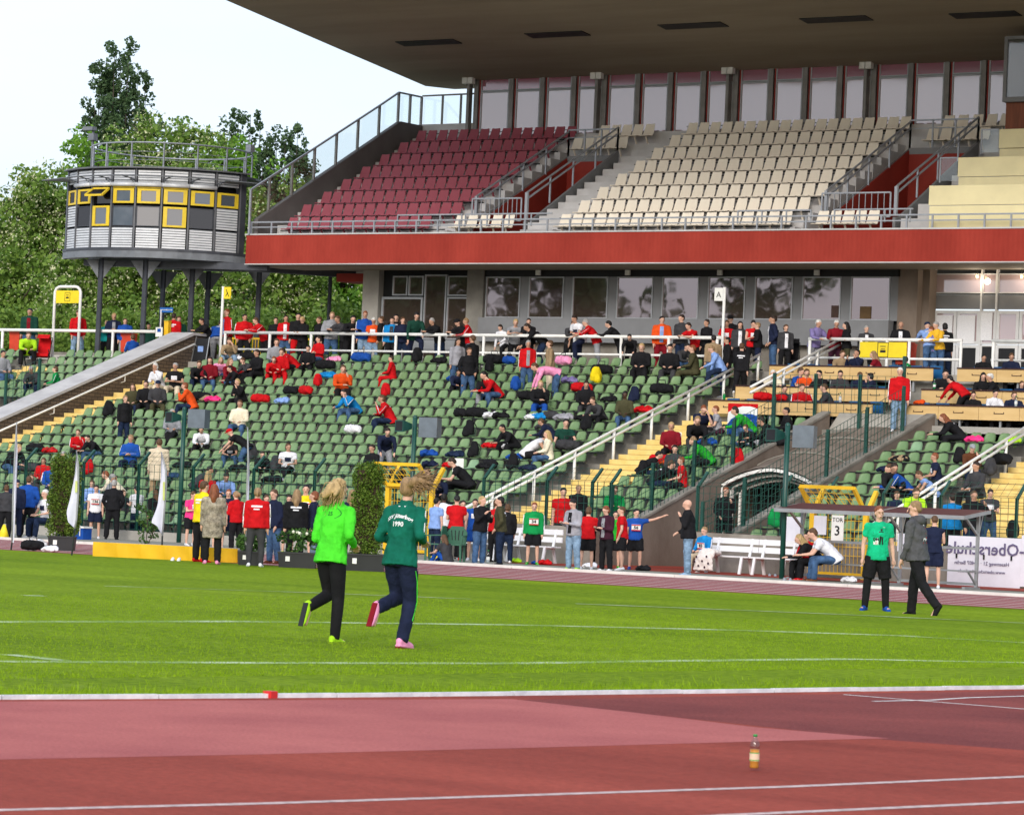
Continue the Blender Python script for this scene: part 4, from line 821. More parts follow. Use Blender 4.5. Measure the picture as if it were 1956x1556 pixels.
# roof rail
RR=2.95; zq0,zq1=zl1+.09,zl1+1.02
rc=TP(35,.45,0)
b=MB(); pts=[rc+TP(a,RR,zq1) for a in range(0,361,12)]; b.tube(pts,.03,6,caps=False); b.obj('roof_rail',M_ralu,tw,True)
for z in (.3,.6): b=MB(); b.tube([rc+TP(a,RR,zq0+z) for a in range(0,361,15)],.009,4,caps=False); b.obj('rail_wire',M_ralu,tw)
for a in range(0,360,24): b=MB(); q=rc+TP(a,RR,0); b.bar((q[0],q[1],zq0),(q[0],q[1],zq1),.045,.045); b.obj('rail_post',M_ralu,tw)
b=MB(); q=rc+TP(88,RR,0); b.bar((q[0],q[1],zq0),(q[0],q[1],zq1+.75),.07,.07); b.box(q[0]-.1,q[0]+.15,q[1]-.15,q[1]+.1,zq1+.25,zq1+.5); b.box(q[0]-.35,q[0]+.12,q[1]-.2,q[1]+.05,zq1+.62,zq1+.75); b.obj('camera_pole',M_tlight,tw)
b=MB(); q=rc+TP(-80,RR,0); b.box(q[0]-.12,q[0]+.12,q[1]-.12,q[1]+.12,zq1+.03,zq1+.3); b.obj('camera_box',M_ralu,tw)
# columns with gussets
for (px,Zv) in ((191,125.6),(276,124.9),(311,130.5),(366,125.8),(397,130),(494,127)):
    q=CP+ray(px,560)*(Zv/FPX)-TC; zt=zr0 if px<480 else zr0+.1
    b=MB(); w=.18; b.bar((q[0],q[1],WZ-.2),(q[0],q[1],zt),w,w*.5); b.bar((q[0],q[1],WZ-.2),(q[0],q[1],zt),w*1.15,.05); o=b.obj('column',M_tsteel,tw)
    b=MB()
    for d in (ldir,-ldir):
        p=q[:2]; d2=d[:2]; b.add([(*(p+d2*.1),zt-.7),(*(p+d2*.55),zt-.05),(*(p+d2*.1),zt-.05),(*(p+d2*.1+cdir[:2]*.05),zt-.7),(*(p+d2*.55+cdir[:2]*.05),zt-.05),(*(p+d2*.1+cdir[:2]*.05),zt-.05)],[(0,1,2),(5,4,3),(0,3,4,1),(1,4,5,2),(2,5,3,0)])
    b.obj('gusset',M_tlight,o)
b=MB(); b.bar(TP(60,3.6,zr0-.12),TP(-42,5.6,zr0-.16),.25,.24); b.bar(TP(-30,3.4,zr0-.1),TP(-75,7,zr0-.14),.3,.25); b.bar(TP(60,3.0,zr0-.1),TP(-60,3.4,zr0-.1),.2,.2); b.obj('cross_beam',M_tsteel,tw)
b=MB(); p=TP(-60,4.,zr1+.05); e=np.array([-76.9,98.6,0])-TC; b.bar((p[0],p[1],zr0+.1),(e[0],e[1],9.9),.9,.15); 
for z in (.55,.85): b.bar((p[0],p[1],zr1+z),(e[0],e[1],10.3+z),.04,.04)
b.obj('bridge',M_tlight,tw)
b=MB(); q=CP+ray(629,580)*(127./FPX); cp=thing('thin_column','thin dark steel column under the left end of the deck','column',(q[0],q[1],WZ)); b.bar((0,0,0),(0,0,3.7),.1,.1); b.obj('shaft',M_tsteel,cp); b=MB(); b.box(-.12,.12,-.12,.12,0,.02); b.obj('foot_plate',M_tsteel,cp)
# ================================================================ trees
def leafmat(name,c0,c1,c2=None):
    M=bpy.data.materials.new(name); M.use_nodes=True; t=M.node_tree; b=t.nodes['Principled BSDF']; b.inputs['Roughness'].default_value=.6; b.inputs['Specular IOR Level'].default_value=.25
    g=t.nodes.new('ShaderNodeNewGeometry'); r=t.nodes.new('ShaderNodeValToRGB'); r.color_ramp.elements[0].color=(*c0,1); r.color_ramp.elements[1].color=(*c1,1); t.links.new(g.outputs['Random Per Island'],r.inputs[0]); t.links.new(r.outputs[0],b.inputs['Base Color'])
    tr=t.nodes.new('ShaderNodeBsdfTranslucent'); m=t.nodes.new('ShaderNodeMixShader'); m.inputs[0].default_value=.3; t.links.new(r.outputs[0],tr.inputs[0]); t.links.new(b.outputs[0],m.inputs[1]); t.links.new(tr.outputs[0],m.inputs[2]); t.links.new(m.outputs[0],t.nodes['Material Output'].inputs[0]); return M
M_leafP=leafmat('poplar_leaves',(.045,.09,.035),(.095,.16,.065)); M_leafR=leafmat('robinia_leaves',(.085,.17,.022),(.21,.32,.055)); M_leafG=leafmat('fresh_leaves',(.08,.20,.016),(.19,.36,.035)); M_blos=leafmat('robinia_blossom',(.50,.52,.28),(.74,.74,.48))
M_bark=mat('bark',(.05,.038,.028),.9,.3,6,.5,30)
def leafcloud(C,rad,n,size,squash=1.):   # leaves around clump centres C
    k=len(C); idx=rng.integers(0,k,n); d=rng.normal(size=(n,3)); d/=np.linalg.norm(d,axis=1)[:,None]; rr=rad[idx]*rng.uniform(.35,1.,n)**.6
    P=C[idx]+d*rr[:,None]*np.array([1,1,squash]); nn=rng.normal(size=(n,3))+d*.8+np.array([0,0,.4]); nn/=np.linalg.norm(nn,axis=1)[:,None]
    a=np.cross(nn,rng.normal(size=(n,3))); a/=np.linalg.norm(a,axis=1)[:,None]; b_=np.cross(nn,a); s=(size*rng.uniform(.6,1.3,n))[:,None]
    V=np.stack([P-a*s*.5,P+b_*s*.33,P+a*s*.5,P-b_*s*.33],1).reshape(-1,3); return V
def tree(name,label,px,ytop,Y,wpx,h_crown,kind,n,blossom=0.,zb=5.,group=None,size=.26,seed=0,lean=0.):
    global rng; rng=np.random.default_rng(1000+seed)
    top=atY(px,ytop,Y); X=top[0]; sc=FPX/((np.array([X,Y,5])-CP)@FW); W=wpx/sc/2; ht=top[2]
    t=thing(name,label,'tree',(X,Y,zb),0,group); H=ht-zb
    zc0=ht-h_crown; M={'p':M_leafP,'r':M_leafR,'g':M_leafG}[kind]
    # branches
    b=MB(); b.tube([(0,0,0),(.1,0,H*.3),(lean*.5,.1,H*.6),(lean,0,H*.92)],[.28,.22,.13,.03],7); tips=[]
    nb=26 if kind!='p' else 52
    for i in range(nb):
        u=(i+.5)/nb; z0=(zc0-zb)*.85+(H*.9-(zc0-zb)*.85)*u*.9; a=i*2.4+rng.uniform(-.4,.4)
        if kind=='p':
            r=W*(.35+.65*math.sin(math.pi*min(1,.25+.75*(1-u))))*rng.uniform(.5,1.); z1=min(H,z0+rng.uniform(1.6,3.4)+r*.6)
        else:
            r=W*math.sqrt(max(.05,1-(u*1.05-.35)**2/.8))*rng.uniform(.55,1.05); z1=min(H*.99,z0+rng.uniform(.4,1.8))
        e=np.array([math.cos(a)*r,math.sin(a)*r*.8,z1]); m_=np.array([e[0]*.45,e[1]*.45,z0+(z1-z0)*(.35 if kind!='p' else .25)])
        b.tube([(lean*u,0,z0*.85),m_,e],[.09,.06,.02],5); tips.append((np.array([lean*u,0,z0*.85]),m_,e))
    if kind=='p':
        tips=[]; b=MB(); b.tube([(0,0,0),(.05,0,H*.4),(lean,0,H*.8)],[.3,.22,.1],7); npl=20
        for i in range(npl):
            a=i*2.4; r=W*.92*math.sqrt((i+.6)/npl); x,y=math.cos(a)*r,math.sin(a)*r; zt=H-(H-(zc0-zb))*(.42*(r/W)**2.2)-rng.uniform(0,.8); z0=(zc0-zb)*.8+rng.uniform(0,1.2)
            p0=np.array([x*.15,y*.15,z0]); e=np.array([x,y,zt]); m_=np.array([x*.9,y*.9,z0+(zt-z0)*.3]); b.tube([p0,m_,e],[.1,.06,.015],5); tips.append((p0,m_,e))
    b.obj('trunk',M_bark,t,True)
    C=[];R=[]
    for p0,m_,e in tips:
        for k in range(30 if kind=='p' else 8):
            v=rng.uniform(.2 if kind=='p' else .35,1.03); q=p0*(1-v)**2+2*m_*v*(1-v)+e*v*v
            if kind=='p': C.append(q+rng.normal(size=3)*[.32,.32,.25]); R.append(rng.uniform(.28,.62)*(1.2-.55*v))
            else: C.append(q+rng.normal(size=3)*[.75,.6,.5]); R.append(rng.uniform(.45,.95))
    C=np.array(C);R=np.array(R); C[:,2]=np.minimum(C[:,2],H-R*.6)
    V=leafcloud(C,R,n,size,1.3 if kind=='p' else .75); link('crown',fastmesh('crown',V,np.arange(len(V)).reshape(-1,4),M),t)
    if blossom:
        sel=rng.random(len(C))<.85; C2=C[sel]+np.array([0,-.25,-.05]); V=leafcloud(C2,R[sel]*1.12,int(n*blossom),size*.46,.8); link('blossom',fastmesh('blossom',V,np.arange(len(V)).reshape(-1,4),M_blos),t)
    return t
tree('poplar_tree','tall dark poplar rising above the commentary tower',236,76,158,160,15,'p',34000,seed=1,zb=4,size=.24)
tree('poplar_tree','dark poplar between the tower and the sloping glass screen, left one',470,214,158,150,13,'p',26000,seed=2,zb=4,size=.24)
tree('poplar_tree','dark poplar between the tower and the sloping glass screen, right one',560,232,160,150,14,'p',28000,seed=3,zb=4,size=.24)
tree('robinia_tree','robinia full of cream blossom directly behind the tower roof rail',330,208,128,250,8.5,'r',20000,.55,seed=4)
tree('robinia_tree','robinia with cream blossom left of the tower',95,308,122,240,8,'r',20000,.5,seed=5)
tree('maple_tree','fresh green tree showing left above the tower roof',195,232,134,150,9,'g',13000,seed=6)
tree('maple_tree','fresh green tree right of the blossoming robinia, above the tower rail',432,224,136,130,9,'g',11000,seed=7)
tree('robinia_tree','robinia with blossom cut by the left edge of the picture',-45,372,130,180,9,'r',13000,.35,seed=8)
tree('robinia_tree','darker robinia in the gap between tower columns and the red fascia',470,330,126,270,9.5,'r',17000,.3,seed=9)
tree('maple_tree','fresh green tree under the left end of the deck beside the building corner',655,400,130,190,9,'g',13000,seed=10)
tree('robinia_tree','robinia with blossom seen between the thin column and the tower',575,430,124,170,8,'r',13000,.35,seed=11)
tree('robinia_tree','low spreading robinia behind the promenade left of the tower columns',210,440,116,290,7,'r',19000,.35,seed=12,zb=4.5)
tree('robinia_tree','low dark robinia behind the promenade at the far left',25,470,118,230,7,'r',16000,.15,seed=13,zb=4.5)
tree('robinia_tree','low robinia filling the view between the tower columns',370,470,118,260,7,'r',17000,.4,seed=14,zb=4.5)
# bushes closing the view below the crowns
rng=np.random.default_rng(5)
for i in range(15):
    px=-40+i*53; Y=109+rng.uniform(0,5); p=atY(px,600+rng.uniform(-25,10),Y); t=thing('hedge_bush','dense dark bush in the row behind the promenade','bush',(p[0],Y,WZ-.6),0,'bushes behind the promenade')
    Hh=p[2]-WZ+.6; b=MB(); 
    for k in range(5): b.tube([(0,0,0),(rng.normal()*.5,rng.normal()*.3,Hh*.7)],[.04,.01],4)
    b.obj('stems',M_bark,t); C=np.stack([rng.normal(0,.8,16),rng.normal(0,.5,16),rng.uniform(.3,Hh-.2,16)],1); V=leafcloud(C,np.full(16,.65),2600,.2); link('foliage',fastmesh('foliage',V,np.arange(len(V)).reshape(-1,4),M_leafR),t)
b=MB(); n=24
bank=sheet('grass_bank',[(-200,104),(-74,104),(-74,108),(-200,108)],WZ-.02,mat('bank_grass',(.05,.09,.02),.9,.3,2))
b=MB(); b.box(-140,-73.8,117,117.2,WZ-1,WZ+1.0)
w=thing('low_grey_wall','low grey wall behind the promenade between the trees','wall',(0,0,0)); b=MB(); b.box(-100,-74,106.5,106.7,WZ,WZ+.75); b.obj('wall_body',M_conc,w); b=MB(); b.box(-100,-74,106.45,106.75,WZ+.75,WZ+.82); b.obj('wall_cap',M_wallc,w)
# trees of the opposite side, seen only as reflections in the windows
for i,(x,y,h) in enumerate(((-146,0,23),(-139,3,25),(-132,-2,20),(-116.5,0,22),(-153,-3,25),(-161,2,24))):
    rng=np.random.default_rng(60+i); t=thing('lime_tree','broad tree on the far side of the pitch, reflected in the window front','tree',(x,y,0),0,'trees opposite the stand')
    b=MB(); b.tube([(0,0,0),(.2,0,h*.5),(0,.2,h*.9)],[.5,.35,.08],7); b.obj('trunk',M_bark,t,True); C=np.stack([rng.normal(0,2.6,60),rng.normal(0,2.6,60),rng.uniform(h*.25,h*.95,60)],1); V=leafcloud(C,np.full(60,1.7),5000,.75); link('crown',fastmesh('crown',V,np.arange(len(V)).reshape(-1,4),M_leafP),t)
# ================================================================ people: one remeshed body per pose, clothes as closed shells over it
def nrm(v): v=np.array(v,float); return v/np.linalg.norm(v)
_tex=bpy.data.textures.new('folds','CLOUDS'); _tex.noise_scale=.085; _tex.noise_depth=2
def solid(name,prims,voxel,smooth=6,disp=0.,M=None):
    b=MB()
    for p in prims:
        if p[0]=='t':
            _,pts,r=p; b.tube(pts,r,10)
            for q,rr in ((pts[0],r[0]),(pts[-1],r[-1])):
                if not isinstance(rr,(tuple,list)): b.ball(q,rr,10,6)
        elif p[0]=='f': _,pts,r=p; b.tube(pts,r,12)       # flat ended (hems, cuffs)
        else: b.ball(p[1],p[2],10,7,0,p[3] if len(p)>3 else None)
    me=b.mesh(name,M or M_skin[0]); o=bpy.data.objects.new('w',me)
    m=o.modifiers.new('r','REMESH'); m.mode='VOXEL'; m.voxel_size=voxel
    if smooth: s=o.modifiers.new('s','SMOOTH'); s.iterations=smooth; s.factor=.5
    if disp: d=o.modifiers.new('d','DISPLACE'); d.texture=_tex; d.strength=disp; d.mid_level=.5; d.texture_coords='LOCAL'
    out=eval_mesh(o); bpy.data.objects.remove(o); bpy.data.meshes.remove(me); out.name=name
    out.polygons.foreach_set('use_smooth',[True]*len(out.polygons))
    if not out.materials: out.materials.append(M_skin[0])
    return out
M_skin=[mat('skin_fair',(.62,.37,.27),.55,.06,6,spec=.3),mat('skin_tan',(.47,.26,.175),.55,.06,6),mat('skin_dark',(.07,.035,.022),.5,.08,6)]
def SK(p):     # joints from a pose
    J={}; lean=math.radians(p.get('lean',3)); cv=math.radians(p.get('curve',p.get('lean',3)*.35)); ph=p.get('ph',.93)
    t=np.array([0,-math.sin(lean),math.cos(lean)]); t2=np.array([0,-math.sin(lean+cv),math.cos(lean+cv)])
    P=np.array([p.get('px',0.),p.get('py',0.),ph]); J['pel']=P; J['waist']=P+t*.17; J['chest']=J['waist']+t2*.17; J['neck']=J['chest']+t2*.185
    tw=math.radians(p.get('tw',0)); sd=np.array([math.cos(tw),-math.sin(tw),0])
    hp=math.radians(p.get('hp',8)); hl=(lean+cv)*.45
    hd=np.array([0,-math.sin(hl+hp*.5),math.cos(hl+hp*.5)]); J['head']=J['neck']+t2*.03+hd*.135
    J['hpitch']=hl*.4+hp; J['hyaw']=math.radians(p.get('hy',0))
    for s,k in ((1,'L'),(-1,'R')):
        V=lambda d: nrm((s*d[0],-d[1],d[2]))
        sh=J['neck']-t2*.075+sd*s*.175; J['sh'+k]=sh; a=p.get('a'+k,[(.12,.0,-1),(.05,.12,-1)])
        el=sh+V(a[0])*.285; wr=el+V(a[1])*.25; J['el'+k]=el; J['wr'+k]=wr; J['hd'+k]=V(a[2]) if len(a)>2 else V(a[1])
        hip=P+np.array([s*.088,0,-.03]); l=p.get('l'+k,[(.06,.02,-1),(.02,-.04,-1)])
        kn=hip+V(l[0])*.42; an=kn+V(l[1])*.41; J['hip'+k]=hip; J['kn'+k]=kn; J['an'+k]=an; J['ft'+k]=V(l[2]) if len(l)>2 else V((.15,1,-.12))
    return J
def handp(J,k,hi):
    w,d=J['wr'+k],nrm(J['hd'+k]); s=1 if k=='L' else -1
    side=np.cross(d,np.array([0,0,1.])); side=side/np.linalg.norm(side) if np.linalg.norm(side)>.3 else np.array([0,-1.,0]); n=np.cross(side,d)
    if not hi: return [('t',[w,w+d*.05,w+d*.1],[.03,.036,.028]),('t',[w+d*.1,w+d*.155-n*.02],[.028,.016]),('t',[w+d*.03,w+d*.07+side*.045],[.014,.011])]
    o=[('t',[w,w+d*.04,w+d*.085],[.024,(.040,.017),(.040,.016)]),('b',w+d*.05,(.03,.03,.03))]
    for i,(u,l) in enumerate(((-.03,.06),(-.01,.073),(.01,.078),(.03,.07))):
        b0=w+d*.085+side*u; o.append(('t',[b0,b0+d*l*.5-n*.012,b0+d*l*.75-n*.034],[.0105,.0095,.0085]))
    o.append(('t',[w+d*.02+side*.03,w+d*.055+side*.055-n*.01,w+d*.085+side*.055-n*.025],[.013,.011,.0095])); return o
def headrot(J): 
    return (Matrix.Rotation(J['hyaw'],3,'Z')@Matrix.Rotation(J['hpitch'],3,'X'))
def hv(J,v): return J['head']+np.array(headrot(J)@Vector(v))
def body_prims(J,hi):
    P=[]; R=np.array(headrot(J))
    P+=[('b',J['head']+R@[0,.012,.012],(.073,.092,.098),R),('b',J['head']+R@[0,-.028,-.055],(.052,.058,.058),R),('t',[hv(J,(0,-.092,.005)),hv(J,(0,-.112,-.025))],[.009,.014]),('b',hv(J,(0,-.07,.03)),(.055,.03,.02),R),('b',hv(J,(0,-.082,-.062)),(.022,.014,.008),R),('b',hv(J,(.074,.005,-.012)),(.010,.018,.028),R),('b',hv(J,(-.074,.005,-.012)),(.010,.018,.028),R)]
    P+=[('t',[J['chest'],J['neck'],J['head']-np.array([0,0,.04])],[.07,.06,.05])]
    P+=[('t',[J['pel']-[0,0,.03],J['pel'],J['waist'],J['chest'],J['neck']-[0,0,.03]],[(.13,.10),(.155,.11),(.125,.092),(.155,.11),(.10,.07)])]
    for k in 'LR':
        P+=[('t',[J['neck']-[0,0,.03],J['sh'+k]],[.055,.055]),('t',[J['sh'+k],(J['sh'+k]+J['el'+k])/2,J['el'+k]],[.052,.045,.038]),('t',[J['el'+k],J['el'+k]*.6+J['wr'+k]*.4,J['wr'+k]],[.037,.038,.024])]+handp(J,k,hi)
        P+=[('t',[J['hip'+k],J['hip'+k]*.6+J['kn'+k]*.4,J['kn'+k]],[.085,.075,.052]),('t',[J['kn'+k],J['kn'+k]*.68+J['an'+k]*.32+[0,.012,0],J['an'+k]],[.050,.052,.034])]
        f=J['ft'+k]; P+=[('t',[J['an'+k]-[0,0,.03],J['an'+k]+f*.14-[0,0,.035]],[.035,.03])]
    return P
def top_prims(J,kind,fat=1.):
    P=[]; e=.022 if kind!='v' else .014; low=J['pel']+np.array([0,0,-.02]); 
    W=[(.188*fat+e,.142*fat+e),(.145*fat+e,.108*fat+e),(.165+e,.118*fat+e),(.135+e,.085+e),(.07,.065)]
    if kind=='c': 
        lo2=(J['kn'+'L']+J['kn'+'R'])/2; lo2=J['pel']+nrm(lo2-J['pel'])*.36; P.append(('f',[lo2,J['pel']],[(.21,.18),(.19,.15)]))
    P.append(('f',[low+(J['pel']-J['waist'])*.42,J['waist'],J['chest'],J['neck']-(J['neck']-J['chest'])*.22,J['neck']+(J['neck']-J['chest'])*.14],W))
    for k in 'LR':
        sh,el,wr=J['sh'+k],J['el'+k],J['wr'+k]; r=.052+e
        P.append(('t',[J['neck']-[0,0,.04],sh],[.065,r]))
        if kind in 'jc': P+=[('t',[sh,(sh+el)/2,el],[r,r-.006,.052]),('f',[el,el*.5+wr*.5,wr+(wr-el)*.04],[.053,.047,.04])]
        elif kind=='t': P.append(('f',[sh,sh*.42+el*.58],[r,.062]))
        elif kind=='v': pass
    if kind in 'jc': P.append(('f',[J['neck']+(J['neck']-J['chest'])*.0,J['neck']+(J['neck']-J['chest'])*.28],[.075,.066]))
    return P
def bot_prims(J,kind):
    P=[]; e={'t':.022,'l':.015,'s':.028,'k':.03}[kind]
    P.append(('f',[J['pel']-[0,0,.09],J['pel'],J['pel']*.7+J['waist']*.3],[(.145+e*.5,.105+e),(.155+e*.4,.112+e*.5),(.13,.095)]))
    for k in 'LR':
        h,n,a=J['hip'+k],J['kn'+k],J['an'+k]
        if kind=='s': P.append(('f',[h,h*.5+n*.5,h*.12+n*.88],[.092+e,.09+e,.082+e]))
        else: P+=[('t',[h,h*.55+n*.45,n],[.088+e*.8,.08+e*.8,.056+e]),('f',[n,n*.6+a*.4,a+(a-n)*.05],[.056+e,.053+e,(.037+e*1.3)])]
    return P
def shoe_mesh(J,k,v):
    a=J['an'+k]; f=nrm(J['ft'+k]); up=np.array([0,0,1.]) if abs(f[2])<.75 else nrm(J['an'+k]-J['kn'+k])*-1
    return solid('shoe',[('t',[a-up*.02-f*.045,a-up*.028+f*.05,a-up*.045+f*.155],[(.038,.045),(.042,.042),(.040,.026)]),('b',a-up*.02-f*.04,.042),('b',a-up*.045+f*.15,.033),('f',[a-up*.065-f*.08,a-up*.065+f*.185],[(.037,.013),(.04,.012)])],v,3)
def hair_mesh(J,kind,v):
    R=np.array(headrot(J)); hp=lambda x,y,z: hv(J,(x,y,z)); P=[('b',hp(0,.028,.040),(.081,.095,.086),R),('b',hp(0,.05,.0),(.076,.07,.08),R)]
    if kind in 'lp': P.append(('b',hp(0,.04,.0),(.085,.085,.09),R))
    if kind=='l':
        d=J['neck']+np.array([0,.10,-.13]); P+=[('t',[hp(0,.06,-.02),J['neck']+np.array([0,.085,.0]),d],[.075,.072,.045]),('t',[hp(.065,.02,-.02),J['neck']+np.array([.09,.03,-.08])],[.035,.03]),('t',[hp(-.065,.02,-.02),J['neck']+np.array([-.09,.03,-.08])],[.035,.03])]
    if kind=='m': P+=[('b',hp(0,.035,-.03),(.088,.075,.08),R)]
    if kind=='p': P+=[('t',[hp(0,.11,.03),hp(0,.15,-.03),hp(0,.135,-.14)],[.03,.032,.012])]
    if kind=='c': P=[('b',hp(0,.01,.045),(.088,.104,.08),R),('t',[hp(0,-.07,.045),hp(0,-.155,.03)],[(.07,.014),(.055,.008)])]
    if kind=='w':   # flying loose hair
        P+=[('t',[hp(0,.09,.0),hp(0,.15,-.04),hp(.02,.20,-.13)],[.075,.065,.03]),('b',hp(0,.05,-.03),(.1,.09,.1),R),('t',[hp(.05,.09,-.02),hp(.14,.13,-.09)],[.05,.02]),('t',[hp(-.05,.09,-.02),hp(-.10,.16,-.10)],[.05,.02])]
    if kind=='f':   # ponytail flung sideways
        P+=[('b',hp(0,.045,.0),(.085,.075,.085),R),('t',[hp(-.03,.10,.03),hp(-.10,.12,.065),hp(-.19,.11,.08),hp(-.28,.08,.06)],[.03,.052,.05,.015])]
    return solid('hair',P,v,2,.022 if kind!='c' else 0)
def strands(par,pose,kind,M):
    J=_J[pose]; R_n=np.random.default_rng(4); b=MB(); hp=lambda x,y,z: hv(J,(x,y,z))
    for i in range(150):
        if kind=='w':
            a=R_n.uniform(-1.9,1.9); s0=hp(.082*math.sin(a),.03+.09*math.cos(a)*abs(math.cos(a)),R_n.uniform(-.06,.10)); e=s0+np.array(hv(J,(0,0,0))*0)+np.array([R_n.normal(.05,.05),R_n.uniform(.02,.10),-R_n.uniform(.08,.26)])
        else:
            u=R_n.uniform(0,1); s0=hp(-.04-.05*u,.10,.045+R_n.normal()*.02); e=hp(-R_n.uniform(.16,.36),.09+R_n.normal()*.05,.055+R_n.normal()*.075)
        m_=(s0+e)/2+R_n.normal(size=3)*.02+np.array([0,0,.02]); b.tube([s0,m_,e],[.004,.0055,.0015],4)
    o=b.obj('loose_strands',M,par,True); o['kind']='stuff'
